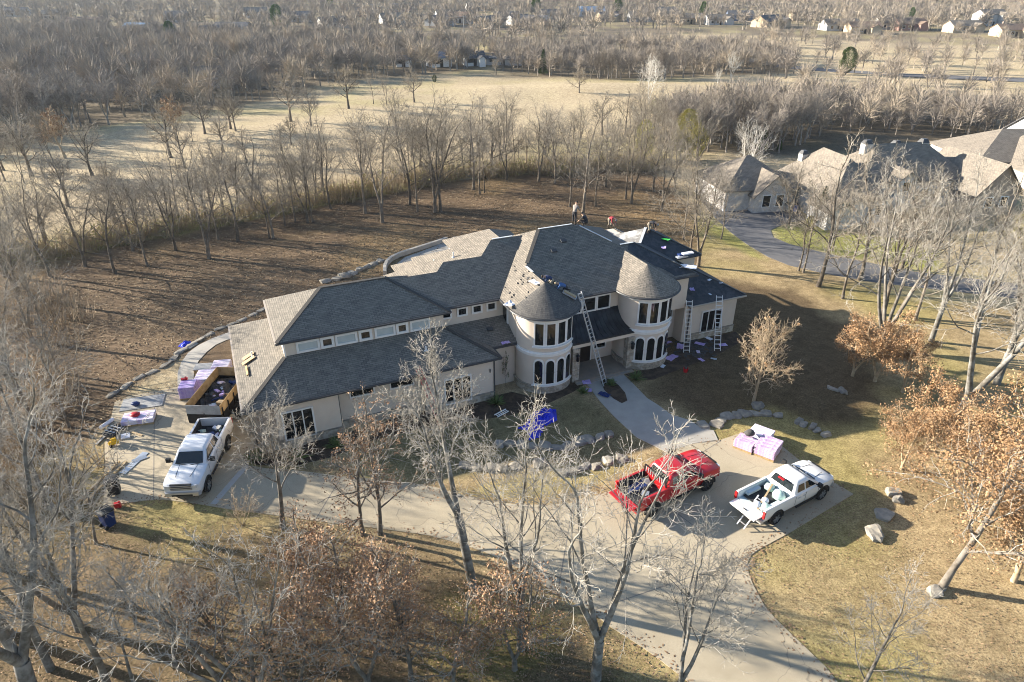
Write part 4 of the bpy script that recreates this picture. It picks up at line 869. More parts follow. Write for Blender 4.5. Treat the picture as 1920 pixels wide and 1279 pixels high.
MB().lathe([(.001, -.3), (.12, -.28), (.14, -.2), (.14, .2), (.12, .28), (.001, .3)], 14, (0, 0, .2), 'x').build("tank", M_yellow, y1, smooth=40)
MB().box((0.02, 0, .42), (.3, .22, .18)).build("motor", M_yellow, y1); MB().tube([(-.25, 0, .3), (-.3, 0, .55), (.25, 0, .55)], .02, 6).build("handle", M_black, y1)
for s in (-1, 1): MB().lathe([(.001, -.03), (.09, -.03), (.09, .03), (.001, .03)], 12, (-.2, s * .16, .09), 'y').build("wheel", M_tyre, y1)
thing("sheet_metal", "long bright metal flashing sheet on the pad", "sheet", M_sheet, lambda mb: mb.box((0, 0, .02), (2.0, .42, .02)), 252, 868, radians(78))
thing("sheet_metal", "short bent flashing piece beside the long metal sheet", "sheet", M_sheet, lambda mb: mb.box((0, 0, .06), (.8, .3, .015), rx=.2), 262, 862, radians(40))
thing("tarp_scrap", "crumpled white wrapper among the boards on the pad", "wrapper", M_plastic_w, lambda mb: mb.box((0, 0, .08), (.5, .4, .1), rx=.3), 236, 820, .4)
for k, (u, v) in enumerate(((186, 905), (200, 905))):
    thing("landscape_timber", ("outer" if k == 0 else "inner") + " of two long timbers lying along the pad's left side", "timber", M_ply, lambda mb: mb.box((0, 0, .07), (3.6, .14, .14)), u, v, radians(82), 0)
def bin_(label, u, v, rz, body, lid, tip=0.0, z=.03):
    r0 = empty("wheeled_bin", pl(u, v, z), rz, label, "bin", "wheeled bins"); r0.rotation_euler = (tip, 0, rz)
    MB().loft([rrect(-.24, .24, .26, .08, .05), rrect(-.3, .3, .32, .95, .05), rrect(-.33, .33, .35, 1.0, .05)]).build("bin_body", body, r0, smooth=40)
    MB().loft([rrect(-.34, .34, .36, 1.0, .06), rrect(-.33, .33, .35, 1.06, .06), rrect(-.2, .2, .22, 1.1, .06)]).build("lid", lid, r0, smooth=40)
    for s in (-1, 1): MB().lathe([(.001, -.03), (.12, -.03), (.12, .03), (.001, .03)], 14, (-.27, s * .24, .12), 'y').build("wheel", M_tyre, r0)
    MB().bar((-.38, -.24, .98), (-.38, .24, .98), .035).build("handle", M_black, r0); return r0
bin_("dark blue wheeled bin with black lid near the drive's left end", 206, 985, radians(60), M_blueplastic, M_plastic, .0, .0)
bin_("black wheeled bin at the left edge of the pad", 218, 925, radians(20), M_plastic, M_plastic)
thing("gas_can", "red can beside the blue wheeled bin", "can", M_redpl, lambda mb: mb.box((0, 0, .15), (.3, .18, .3)).box((.1, 0, .34), (.08, .08, .08)), 222, 951, .3, 0)
# boards and jack on the garage roof
rb_ = hw(-4.75, 4.9); z_ = ZE1 + .5 * .65
for k, (a_, b_, rz_b, w_b, l_b) in enumerate(((-4.55, 5.4, .5, .4, .8), (-4.6, 4.8, .35, .36, .9))):
    p_ = hw(a_, b_); o_ = MB().box((0, 0, 0), (l_b, w_b, .03), ry=-.44).build("roof_board", M_wood, None, (p_.x, p_.y, ZE1 + .5 * (a_ + 5.4) + .12 + .02 * k), (0, 0, YAW + rz_b * .2)); tag(o_, ("upper" if k == 0 else "lower") + " loose plywood offcut lying on the garage roof", "board")
p_ = hw(-4.75, 3.7); o_ = MB().box((0, 0, .06), (.12, 1.2, .08), ry=0).build("roof_plank", M_ply, None, (p_.x, p_.y, ZE1 + .5 * .65 + .06), (0, -.46, YAW)); tag(o_, "brown plank lying on the garage roof below the offcuts", "plank")

# ---------------------------------------------------------------- ladders
def ladder(label, foot, top, w, m, rungs, stile=.07, group="ladders against the house"):
    foot, top = Vector(foot), Vector(top); d = (top - foot); s = Vector((d.y, -d.x, 0)).normalized() * w / 2
    if s.length < 1e-4: s = Vector((w / 2, 0, 0))
    root = empty("ladder", foot, 0, label, "ladder", group)
    for k in (1, -1): MB().bar(k * s, d + k * s, stile, .035, tuple(s.normalized())).build("stile", m, root)
    for k in range(rungs):
        p = d * ((k + .6) / rungs); MB().bar(p - s, p + s, .05, .035).build("rung", m, root)
    return root
def h3(a, b, z): return hw(a, b, z)
ladder("long aluminium extension ladder from the front walk to the turret eave", at(1135, 722, .08), h3(16.72, .62, 6.45), .42, M_alu, 24, .09)
ladder("white ladder leaning in the corner beside the right wing", at(1287, 661, .0), h3(26.35, .98, 3.9), .45, M_white, 13)
ladder("white ladder leaning on the right wing's eave, farthest right", at(1345, 658, .0), h3(29.1, .95, 3.8), .45, M_white, 13)
ladder("pinkish-red ladder leaning by the front bay window", at(829, 800, .0), h3(4.95, -.42, 3.9), .42, M_fibre, 12)
o_ = ladder("short white ladder section lying on the lawn by the front bay", at(930, 780, .05), at(951, 769, .06), .32, M_white, 6, .06)
p_ = at(917, 738); q_ = hw(9.9, -.06, 2.4); o_ = MB().bar((0, 0, 0), (q_.x - p_.x, q_.y - p_.y, 2.4), .07).build("leaning_pole", M_gutter, None, (p_.x, p_.y, 0)); tag(o_, "dark pole leaning on the wall right of the front bay window", "pole")

# ---------------------------------------------------------------- tarps, wrappers, debris
def tarp(label, px, seed, h=.35, m=M_tarp):
    pts = pxpoly(px); cx_ = sum(p[0] for p in pts) / len(pts); cy_ = sum(p[1] for p in pts) / len(pts)
    xs = [p[0] for p in pts]; ys = [p[1] for p in pts]; st = .11; mb = MB(); idx = {}; vs_ = []; fs = []
    gxs = np.arange(min(xs), max(xs), st); gys = np.arange(min(ys), max(ys), st); PP = np.array([(x, y) for x in gxs for y in gys]); dd_ = sdf(PP, pts)
    for k, (x, y) in enumerate(PP):
        e = min(1, max(0, -dd_[k] / .35)); n_ = abs(mnoise.noise(Vector((x * 1.9, y * 1.9, seed)))) * 1.3 + .6 * abs(mnoise.noise(Vector((x * 4.5, y * 4.5, seed))))
        vs_.append((x - cx_, y - cy_, .015 + h * e * n_))
    ny_ = len(gys)
    for i in range(len(gxs) - 1):
        for j in range(ny_ - 1):
            a = i * ny_ + j
            if max(dd_[a], dd_[a + 1], dd_[a + ny_], dd_[a + ny_ + 1]) < .06: fs.append((a, a + ny_, a + ny_ + 1, a + 1))
    mb.add(vs_, fs); o_ = mb.build("tarp", m, None, (cx_, cy_, .0)); return tag(o_, label, "tarp")
tarp("crumpled bright blue tarp on the front lawn", [(968, 803), (985, 798), (996, 776), (1018, 767), (1043, 768), (1044, 790), (1020, 800), (1012, 822), (992, 826), (986, 808)], 3.3, .55)
tarp("small crumpled blue tarp by the stones left of the garage", [(334, 650), (345, 640), (358, 640), (357, 648), (342, 653)], 5.1, .4)
WR = 0
def wrapper(u, v, label, m=M_lilacdeep, s=.35, z=0.0, seed=0, pos=None):
    bm = bmesh.new(); bmesh.ops.create_grid(bm, x_segments=5, y_segments=4, size=1.0)
    for vv in bm.verts: vv.co = Vector((vv.co.x * s, vv.co.y * s * .6, .05 + .16 * s * 2 * abs(mnoise.noise(Vector((vv.co.x * 1.7, vv.co.y * 1.7, seed * 2.3))))))
    me = bpy.data.meshes.new("wrapper"); bm.to_mesh(me); bm.free(); me.materials.append(m)
    p = pos or at(u, v, z); return tag(link("wrapper", me, None, (p[0], p[1], p[2]), (0, 0, seed * 1.3)), label, "wrapper", "loose plastic shingle wrappers")
for k, (u, v, lab, m_, s_) in enumerate(((1275, 651, "lilac wrapper on the mulch left of the corner ladder's foot", M_lilacdeep, .42), (1312, 646, "lilac wrapper between the two white ladders", M_lilacdeep, .38), (1259, 672, "large lilac wrapper below the right turret", M_lilacdeep, .5), (1315, 676, "small lilac wrapper on bare soil right of the turret", M_lilacdeep, .26), (1355, 648, "lilac wrapper just right of the far ladder's foot", M_lilacdeep, .34), (1309, 661, "tiny lilac wrapper in the dark scraps", M_lilac, .22),
    (1338, 674, "pale blue wrapper on soil below the far ladder", M_sheet, .22), (1243, 688, "white bag below the right turret's arched windows", M_plastic_w, .24), (1329, 636, "white scrap against the right wing's stone base", M_plastic_w, .3), (1254, 643, "lilac scrap at the foot of the right turret", M_lilacdeep, .25), (1098, 715, "big lilac wrapper beside the front walk", M_lilacdeep, .5), (1101, 733, "smaller lilac wrapper beside the front walk", M_lilacdeep, .3), (1375, 574, "lilac wrapper beyond the right wing corner", M_lilacdeep, .3), (1133, 741, "dark blue mat with lilac scrap on the front walk", M_blueplastic, .4))):
    wrapper(u, v, lab, m_, s_, .05 if u in (1133,) else .015, k + 1)
rb2 = empty("tool_bucket", pl(1285, 697, 0), 0, "red tool bucket standing on soil right of the turret", "bucket")
MB().lathe([(.001, 0), (.15, .0), (.19, .32), (.17, .32), (.14, .05)], 14).build("pail", M_redpl, rb2, smooth=40); MB().lathe([(.001, .2), (.12, .22), (.1, .42), (.001, .45)], 10).build("tools", M_scrap, rb2)
# dark shingle scraps thrown down in front of the right wing: small bits, one mass
mb = MB(); rr = random.Random(2)
for k in range(160):
    u_, v_ = 1300 + rr.gauss(0, 24), 652 + rr.gauss(0, 9); p_ = at(u_, v_); mb.box((p_.x, p_.y, .03), (rr.uniform(.12, .4), rr.uniform(.1, .25), .02), rr.uniform(0, 3), rr.uniform(-.2, .2))
tag(mb.build("shingle_scraps", M_scrap), "torn dark shingle scraps strewn before the right wing", "scraps", kind="stuff")
# scraps and wrapper bits on the roofs
def on_roof(px, zfun):
    r = ray(*px); 
    t = 20.0
    for _ in range(60):
        x, y, z = r[0] * t, r[1] * t, CAM_H + r[2] * t; a, b = wh((x, y)); t += (z - zfun(a, b)) / -r[2] * .8
    return Vector((r[0] * t, r[1] * t, CAM_H + r[2] * t))
zF = lambda a, b: ZE2 + .5 * (b - 1.05); zLp = lambda a, b: ZE2 + kL * (a - aL); zRW = lambda a, b: min(ZE1 + .5 * (b - 1.1), ZE1 + .5 * (31.8 - a)); zRB = lambda a, b: min(5.55 + .5 * (b - 4.8), 5.55 + .5 * (30.1 - a))
def cone_z(c): return lambda a, b: ZAP - kL * hypot(a - c[0], min(0, b - c[1]) if abs(a - c[0]) < 0 else (b - c[1]) if b < c[1] else 0) if b < c[1] else ZAP - kL * abs(a - c[0])
for k, (u, v, lab, m_, s_, zf_) in enumerate(((1244, 466, "lilac wrapper on the dark felted rear roof", M_lilacdeep, .3, zRB), (1248, 451, "bright green wrapper on the dark felted rear roof", mat('green_wrapper', (.08, .6, .08), None, rough=.4), .32, zRB), (1330, 527, "white scrap on the right wing roof near its hip", M_plastic_w, .2, zRW), (1331, 554, "small white scrap low on the right wing roof", M_plastic_w, .14, zRW), (1352, 533, "pale scrap on the right wing roof edge", M_plastic_w, .16, zRW), (1297, 545, "lilac wrapper where the right wing roof meets the wall", M_lilacdeep, .3, zRW), (1290, 503, "white underlayment torn at the upper right hip", M_plastic_w, .6, zF), (958, 572, "white torn strip on the left turret's sunny slope", M_plastic_w, .5, zLp), (1003, 532, "white torn underlayment near the left turret peak", M_plastic_w, .42, zLp), (948, 645, "lilac wrapper in the gutter left of the turret", M_lilacdeep, .3, lambda a, b: ZE1 + .5 * (b - 1.12)))):
    p_ = on_roof((u, v), zf_); wrapper(0, 0, lab, m_, s_, 0, 30 + k, pos=(p_.x, p_.y, p_.z + .05))
p_ = on_roof((1278, 485), zF); bs = empty("shingle_bundle_stack", (p_.x, p_.y, p_.z + .1), YAW, "blue and white wrapped bundles on the upper right hip", "bundles")
for k in range(3): MB().box((k * .25, (k % 2) * .2, .06 + .1 * k), (.9, .33, .1)).build("bundle", [M_sheet, M_blueplastic, M_plastic_w][k], bs)
p_ = on_roof((1067, 557), cone_z(TLC)); bs = empty("roofing_bundle", (p_.x, p_.y, p_.z + .12), YAW - .6, "wrapped roofing bundle on the left turret eave by the ladder", "bundle")
MB().box((0, 0, .05), (1.0, .35, .1), ry=.0).build("bundle", M_sheet, bs, None, (0.0, .45, 0)); MB().box((0, 0, .14), (.9, .28, .06)).build("wrap", M_wood, bs, None, (0, .45, 0))
# torn shingle scraps on the sunny turret slope: small bits, one mass
mb = MB(); rr = random.Random(12)
for k in range(24):
    p_ = on_roof((968 + rr.gauss(0, 16), 515 + rr.gauss(0, 22)), zLp); mb.box((p_.x, p_.y, p_.z + .04), (rr.uniform(.08, .22), rr.uniform(.06, .14), .02), rr.uniform(0, 3), rr.uniform(-.4, .4), -.45)
tag(mb.build("shingle_scraps", M_scrap), "loose shingle scraps on the sunlit turret slope", "scraps", kind="stuff")
# ---------------------------------------------------------------- trees
def barkmat(name, c1, c2, c3, rand=.12):
    return mat(name, c1, c2, 5.0, 0.92, 0.5, c3=c3, s3=1.6, rand=rand, bscale=18)
B_oak = barkmat('oak_bark', (.16, .138, .11), (.09, .077, .062), (.23, .21, .18)); B_lichen = barkmat('lichen_bark', (.17, .155, .13), (.095, .085, .07), (.26, .255, .235))
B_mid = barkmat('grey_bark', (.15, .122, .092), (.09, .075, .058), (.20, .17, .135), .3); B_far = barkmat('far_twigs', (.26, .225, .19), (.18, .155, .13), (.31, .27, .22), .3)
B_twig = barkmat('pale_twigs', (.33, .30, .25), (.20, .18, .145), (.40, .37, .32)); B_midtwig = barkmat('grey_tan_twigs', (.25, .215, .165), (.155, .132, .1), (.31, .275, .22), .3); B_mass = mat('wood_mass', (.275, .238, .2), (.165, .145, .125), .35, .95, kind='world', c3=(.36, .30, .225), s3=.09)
B_pale = barkmat('pale_sycamore_bark', (.62, .58, .5), (.5, .46, .4), (.72, .69, .62)); B_tan = barkmat('tan_twigs', (.36, .28, .18), (.28, .21, .13), (.44, .35, .24))
L_brown = mat('brown_oak_leaf', (.34, .195, .105), (.16, .088, .048), 5, 0.75, c3=(.42, .27, .155), s3=2.5, rand=.25); L_tan = mat('tan_oak_leaf', (.36, .215, .105), (.19, .108, .052), 5, .75, c3=(.42, .275, .15), s3=2.2, rand=.2)
L_green = mat('evergreen_leaf', (.05, .085, .02), (.03, .055, .015), 5, .7, c3=(.10, .13, .03), s3=2); L_olive = mat('olive_brush_leaf', (.34, .32, .10), (.22, .21, .06), 6, .8, c3=(.44, .38, .16), s3=1.2)
L_yucca = mat('yucca_leaf', (.10, .16, .05), (.16, .2, .07), 3, .6)
def rv(r): 
    while True:
        a, b, c = r.uniform(-1, 1), r.uniform(-1, 1), r.uniform(-1, 1)
        if a * a + b * b + c * c <= 1: return Vector((a, b, c))
class Tree:
    def __init__(s, seed): s.r = random.Random(seed); s.br = []; s.tips = []
    def grow(s, p, d, L, rad, lv, P):
        r = s.r; n = P['seg'][lv]; pts = [p.copy()]; rs = [rad]; dirs = [d.copy()]; tip = P['tip'][lv]
        for i in range(n):
            d = (d + rv(r) * P['gnarl'][lv] + Vector((0, 0, P['trop'][lv]))).normalized(); p = p + d * (L / n)
            pts.append(p.copy()); dirs.append(d.copy()); rs.append(rad * (1 - (1 - tip) * (i + 1) / n))
        s.br.append((pts, rs, lv))
        if lv + 1 < P['levels']:
            k = P['kids'][lv]; k = int(k * r.uniform(.8, 1.2) + .5); t0 = P['t0'][lv]; az = r.uniform(0, 6.28)
            for j in range(k):
                t = t0 + (1 - t0) * (j + r.uniform(.1, .9)) / k; f = t * n; i = min(int(f), n - 1); q = pts[i].lerp(pts[i + 1], f - i); dd = dirs[i + 1]
                az += 2.4 + r.uniform(-.5, .5); ang = radians(r.uniform(*P['ang'][lv]))
                x = dd.orthogonal().normalized(); y = dd.cross(x); nd = dd * cos(ang) + (x * cos(az) + y * sin(az)) * sin(ang)
                rr = rs[i] + (rs[i + 1] - rs[i]) * (f - i)
                s.grow(q, nd.normalized(), L * P['len'][lv] * (1.15 - .55 * t) * r.uniform(.75, 1.2), max(rr * P['rr'][lv], P['rmin']), lv + 1, P)
            if lv < P['levels'] - 1 and P.get('cont', True):
                s.grow(pts[-1], dirs[-1], L * P['len'][lv] * .7, max(rs[-1], P['rmin']), lv + 1, P)
        else: s.tips.append((pts, dirs))
    def arrays(s, lo, hi, sides):
        V = []; F = []; off = 0
        for pts, rs, lv in s.br:
            if not (lo <= lv < hi): continue
            n = sides[min(lv, len(sides) - 1)]; a = np.array([tuple(p) for p in pts]); m = len(a)
            d = a[-1] - a[0]; d /= (np.linalg.norm(d) + 1e-9); x = np.array((d[1] * .81 - d[2] * .5, d[2] * .3 - d[0] * .81, d[0] * .5 - d[1] * .3)); x /= sqrt(x @ x) + 1e-9; y = np.array((d[1] * x[2] - d[2] * x[1], d[2] * x[0] - d[0] * x[2], d[0] * x[1] - d[1] * x[0]))
            if n == 2:                                              # thin flat twig
                w = np.array(rs)[:, None] * x; V.append(np.concatenate([a - w, a + w])); i = np.arange(m - 1)
                F.append(np.stack([i, i + m, i + m + 1, i + 1], 1) + off); off += 2 * m; continue
            t = np.arange(n) * 2 * pi / n; ring = np.cos(t)[:, None] * x + np.sin(t)[:, None] * y
            V.append((a[:, None, :] + np.array(rs)[:, None, None] * ring[None]).reshape(-1, 3))
            i, k = np.meshgrid(np.arange(m - 1), np.arange(n), indexing='ij'); q = (i * n + k).ravel(); q2 = (i * n + (k + 1) % n).ravel()
            F.append(np.stack([q, q2, q2 + n, q + n], 1) + off); off += m * n
        return (np.concatenate(V), np.concatenate(F)) if V else (np.zeros((0, 3)), np.zeros((0, 4), int))
    def leaves(s, count, size, spread=.12, tmin=.2):
        r = s.r; V = []; F = []
        for k in range(count):
            if k % 9 == 0: pts, dirs = s.tips[r.randrange(len(s.tips))]; i = r.randrange(1, len(pts)); cc = pts[i] + rv(r) * .08
            p = cc + rv(r) * spread
            a = rv(r).normalized(); b = a.orthogonal().normalized(); b.rotate(Matrix.Rotation(r.uniform(0, 6.28), 3, a)); z = size * r.uniform(.65, 1.25)
            c = a.cross(b) * z * .12
            o = len(V); e_ = c * r.uniform(-1.5, 3); V += [p - a * z * .5 + e_, p + b * z * r.uniform(.22, .42) + c, p + a * z * .5 - e_ * .6, p - b * z * r.uniform(.18, .4) + c]; F.append((o, o + 1, o + 2, o + 3))
        return np.array([tuple(v) for v in V]), np.array(F)
def np_mesh(name, V, F, m, smooth=True):
    me = bpy.data.meshes.new(name); k = F.shape[1]
    me.vertices.add(len(V)); me.vertices.foreach_set("co", np.ascontiguousarray(V, dtype=np.float32).ravel())
    me.loops.add(F.size); me.loops.foreach_set("vertex_index", F.ravel().astype(np.int32)); me.polygons.add(len(F))
    me.polygons.foreach_set("loop_start", (np.arange(len(F)) * k).astype(np.int32)); me.polygons.foreach_set("loop_total", np.full(len(F), k, np.int32))
    me.update(calc_edges=True)
    if smooth: me.polygons.foreach_set("use_smooth", np.ones(len(F), bool))
    me.materials.append(m); return me
def params(kind):
    P = dict(levels=5, seg=[7, 6, 5, 4, 3], gnarl=[.13, .30, .40, .42, .42], trop=[.06, .10, .06, .03, .02], tip=[.45, .4, .4, .4, .35], kids=[6, 6, 6, 5], t0=[.45, .25, .2, .15], ang=[(28, 55), (30, 60), (30, 65), (30, 70)], len=[.52, .55, .55, .55], rr=[.55, .55, .55, .55], rmin=.006, cont=True)
    if kind == 'hero': P.update(kids=[7, 6, 5, 4], rmin=.0095, rr=[.42, .48, .5, .5], t0=[.4, .2, .15, .1], tip=[.3, .35, .4, .4, .35])
    if kind == 'slim': P.update(seg=[7, 6, 5, 3, 2], kids=[8, 6, 5, 3], t0=[.28, .22, .15, .1], ang=[(22, 60), (25, 60), (28, 60), (30, 65)], len=[.60, .56, .52, .5], trop=[.05, .07, .05, .03, .02], gnarl=[.13, .28, .38, .40, .40], rr=[.46, .5, .5, .5], rmin=.0145)
    if kind == 'round': P.update(seg=[4, 5, 4, 3, 2], kids=[9, 7, 6, 4], t0=[.35, .2, .15, .1], ang=[(30, 70), (30, 60), (30, 60), (30, 60)], len=[.75, .5, .5, .5], trop=[.02, .07, .05, .03, .02], rmin=.02)
    if kind == 'small': P.update(seg=[5, 5, 4, 3, 2], kids=[18, 7, 5, 3], t0=[.22, .2, .15, .1], ang=[(40, 70), (30, 60), (30, 60), (30, 60)], len=[.48, .5, .5, .5], rmin=.012)
    if kind == 'leafy': P.update(levels=4, seg=[6, 5, 4, 3], kids=[12, 7, 5], t0=[.25, .2, .15], ang=[(40, 80), (30, 65), (30, 65)], len=[.45, .5, .5], trop=[.05, .03, .02, .0], rmin=.007)
    if kind == 'mid': P.update(levels=4, seg=[5, 4, 3, 2], kids=[9, 7, 6], t0=[.35, .2, .15], ang=[(25, 50), (28, 55), (30, 60)], len=[.46, .55, .6], rmin=.022)
    return P
PROTO = {}
def proto(key, kind, seed, H, rad, stems=1, lean=(0, 0), bark=B_mid, sides=(8, 6, 5, 3, 3), split=2, leaf=None, twig=None, fork=.0, splay=.3):
    """mesh data of one tree of height about H standing at the origin"""
    T = Tree(seed); P = params(kind); r = T.r
    base = Vector((0, 0, -.15)); d0 = Vector((lean[0], lean[1], 1)).normalized()
    hL = H * {'hero': .66, 'slim': .74, 'round': .50, 'small': .8, 'leafy': .75, 'mid': .68}[kind]
    if stems > 2: P['kids'] = [max(3, int(k * (.85 if stems == 3 else .75))) for k in P['kids']]
    if stems > 1:
        fk = base + d0 * (fork * H + .15); T.br.append(([base, base.lerp(fk, .5), fk], [rad * 1.25, rad * 1.05, rad], 0)); a0 = r.uniform(0, 6.28)
        for k in range(stems):
            a = a0 + 2 * pi * k / stems + r.uniform(-.4, .4); sp = splay * r.uniform(.6, 1.3); d = (d0 + Vector((cos(a), sin(a), 0)) * sp).normalized()
            T.grow(fk - d0 * .1, d, (hL - fork * H * .8) * r.uniform(.82, 1.05), rad * .72, 0, P)
    else:
        T.grow(base, d0, hL, rad, 0, P)
        T.br[0][1][0] *= 1.35
    zmax = max(p.z for b in T.br for p in b[0]); sc = H / zmax
    Vt, Ft = T.arrays(0, split, sides); Vc, Fc = T.arrays(split, 9, sides)
    Vt *= sc; Vc *= sc; out = dict(trunk=np_mesh("trunk", Vt, Ft, bark), crown=np_mesh("crown", Vc, Fc, twig or {B_lichen: B_twig, B_oak: B_twig, B_mid: B_midtwig}.get(bark, bark)), H=H)
    if leaf: Vl, Fl = T.leaves(leaf[0], leaf[1], leaf[3] if len(leaf) > 3 else .14); out['leaves'] = np_mesh("leaves", Vl * sc, Fl, leaf[2], False)
    PROTO[key] = out; return out
def put(key, loc, H=None, rz=0.0, label=None, group=None, name="bare_tree", cat="tree"):
    pr = PROTO[key]; s = (H / pr['H']) if H else 1.0
    root = empty(name, loc, rz, label, cat, group); root.scale = (s, s, s)
    for k in ('trunk', 'crown', 'leaves'):
        if k in pr and len(pr[k].vertices): link(k, pr[k], root)
    return root
def hgt(u, v0, v1):
    b = at(u, v0); r = ray(u, v1); t = b.y / r[1]; return CAM_H + r[2] * t
def put_px(key, u, v, vtop, label, group=None, rz=None, name="bare_tree", cap=15):
    p = at(u, v); H = min(cap, max(1.5, hgt(u, v, vtop))); return put(key, (p.x, p.y, gz(p.x, p.y)), H, RND.uniform(0, 6.28) if rz is None else rz, label, group, name)
# --- foreground oaks
proto('heroA', 'hero', 11, 13, .17, 4, (0, 0), B_lichen, (9, 7, 5, 4, 3), fork=.16, splay=.34)
proto('heroB', 'hero', 12, 12.5, .14, 3, (-.02, 0), B_lichen, (9, 7, 5, 4, 3), fork=.2, splay=.26)
proto('heroC', 'hero', 13, 12, .16, 2, (-.12, .02), B_lichen, (9, 7, 5, 4, 3), fork=.3, splay=.3)
proto('heroD', 'hero', 14, 13, .24, 3, (.12, .05), B_lichen, (10, 8, 5, 4, 3), fork=.12, splay=.4)
proto('heroE', 'hero', 15, 10, .14, 1, (.03, 0), B_oak, (8, 6, 5, 4, 3))
proto('heroF', 'hero', 16, 11, .15, 5, (.05, .0), B_oak, (9, 7, 5, 4, 3), fork=.08, splay=.5)
proto('leafA', 'leafy', 21, 9, .13, 1, (0, 0), B_oak, (8, 6, 4, 3), leaf=(2000, .10, L_brown, .2)); proto('leafB', 'leafy', 22, 6, .11, 1, (.05, .0), B_oak, (8, 6, 4, 3), leaf=(3300, .092, L_brown, .35))
proto('leafC', 'leafy', 23, 5.5, .10, 2, (0, .05), B_oak, (8, 6, 4, 3), leaf=(3000, .092, L_brown, .35), fork=.1); proto('leafD', 'leafy', 24, 9, .125, 1, (.22, .05), B_oak, (8, 6, 4, 3), leaf=(14000, .088, L_tan, .34))
proto('leafE', 'leafy', 25, 5, .1, 2, (0, 0), B_tan, (7, 5, 4, 3), leaf=(6500, .092, L_tan, .25), fork=.08)
proto('smallA', 'small', 31, 6.4, .1, 1, (0, 0), B_tan, (7, 5, 4, 3, 3), leaf=(260, .14, L_tan, .1))
FG = "bare oaks in the foreground"
for i_, (u, v, vt, lab) in enumerate(((255, 1170, 1010, "low twiggy bare oak on the bottom left lawn"), (330, 1250, 1060, "low twiggy bare oak left of the brown-leaved oaks"), (120, 1120, 900, "low twiggy bare oak behind the left corner oak"), (390, 1150, 1030, "low twiggy bare oak nearest the drive's lower lawn"), (180, 1020, 860, "low twiggy bare oak below the blue bin"), (260, 1300, 1120, "low twiggy bare oak at the bottom edge left"))): put_px('heroE', u, v, vt, lab, "low twiggy oaks at lower left", i_ * 1.9)
put_px('heroA', 1117, 1272, 728, "four-stemmed bare oak at bottom centre, left of the red truck", FG, 1.2)
put_px('heroB', 977, 1216, 690, "slim three-stemmed bare oak left of the four-stemmed one", FG, .3)
put_px('heroC', 887, 1098, 640, "left-leaning forked bare oak in front of the bay window", FG, 0)
put_px('leafA', 681, 1003, 745, "oak with sparse brown leaves beside the drive, left of a pair", "leaf-holding oaks", 2)
put_px('leafA', 712, 1001, 730, "oak with sparse brown leaves beside the drive, right of a pair", "leaf-holding oaks", 4)
put_px('heroE', 530, 990, 690, "single-stemmed bare oak before the garage corner", FG, .5)
put_px('heroD', 55, 1300, 690, "thick lichen-barked bare oak filling the bottom left corner", FG, .0)
put_px('heroF', 150, 1180, 760, "many-stemmed bare oak at the left edge above the thick oak", FG, 2.0)
put_px('heroB', 28, 1080, 640, "bare oak at the left frame edge", FG, 2.6)
put_px('heroE', 100, 960, 620, "slim bare oak left of the timbers", FG, 3.6)
put_px('heroB', 95, 1255, 780, "three-stemmed bare oak beside the thick corner oak", FG, 5.1); put_px('heroC', 18, 1190, 700, "forked bare oak cut by the left edge, low", FG, 1.7); put_px('heroE', 205, 1300, 900, "thin bare oak at the bottom edge, left", FG, .4)
put_px('heroE', 20, 930, 560, "thin bare oak at the left edge below the thicket", FG, 4.4); put_px('heroA', 40, 760, 430, "many-stemmed bare tree at the left edge of the clearing", FG, .7)
put_px('heroF', 480, 1345, 960, "low spreading bare oak at the bottom left of centre", FG, 4.0)
put_px('heroB', 1262, 1345, 950, "pale bare oak at the bottom edge right of centre", FG, 2.8)
put_px('heroE', 1595, 1350, 1090, "small bare oak top showing at the bottom right of the drive", FG, 1.9)
for i_, (u, v, vt, k_, lab) in enumerate(((560, 1150, 960, 'leafB', "brown-leaved young oak below the single bare oak"), (640, 1200, 985, 'leafC', "brown-leaved young oak at bottom, below the leafy pair"), (755, 1185, 990, 'leafB', "brown-leaved young oak beside the forked bare oak"), (690, 1290, 1060, 'leafC', "brown-leaved young oak at the bottom edge, left of centre"), (850, 1290, 1090, 'leafB', "brown-leaved young oak at the bottom edge near centre"), (965, 1255, 1060, 'leafC', "thin brown-leaved oak round the three-stemmed oak's foot"), (770, 1275, 1090, 'leafB', "brown-leaved brushy oak at the bottom edge, between its neighbours"), (430, 1240, 1060, 'leafB', "brown-leaved young oak left of the spreading bare oak"), (560, 1310, 1080, 'leafC', "brown-leaved young oak at the bottom edge behind the spreading oak"))):
    put_px(k_, u, v, vt, lab, "leaf-holding oaks", i_ * 1.3, "oak_tree")
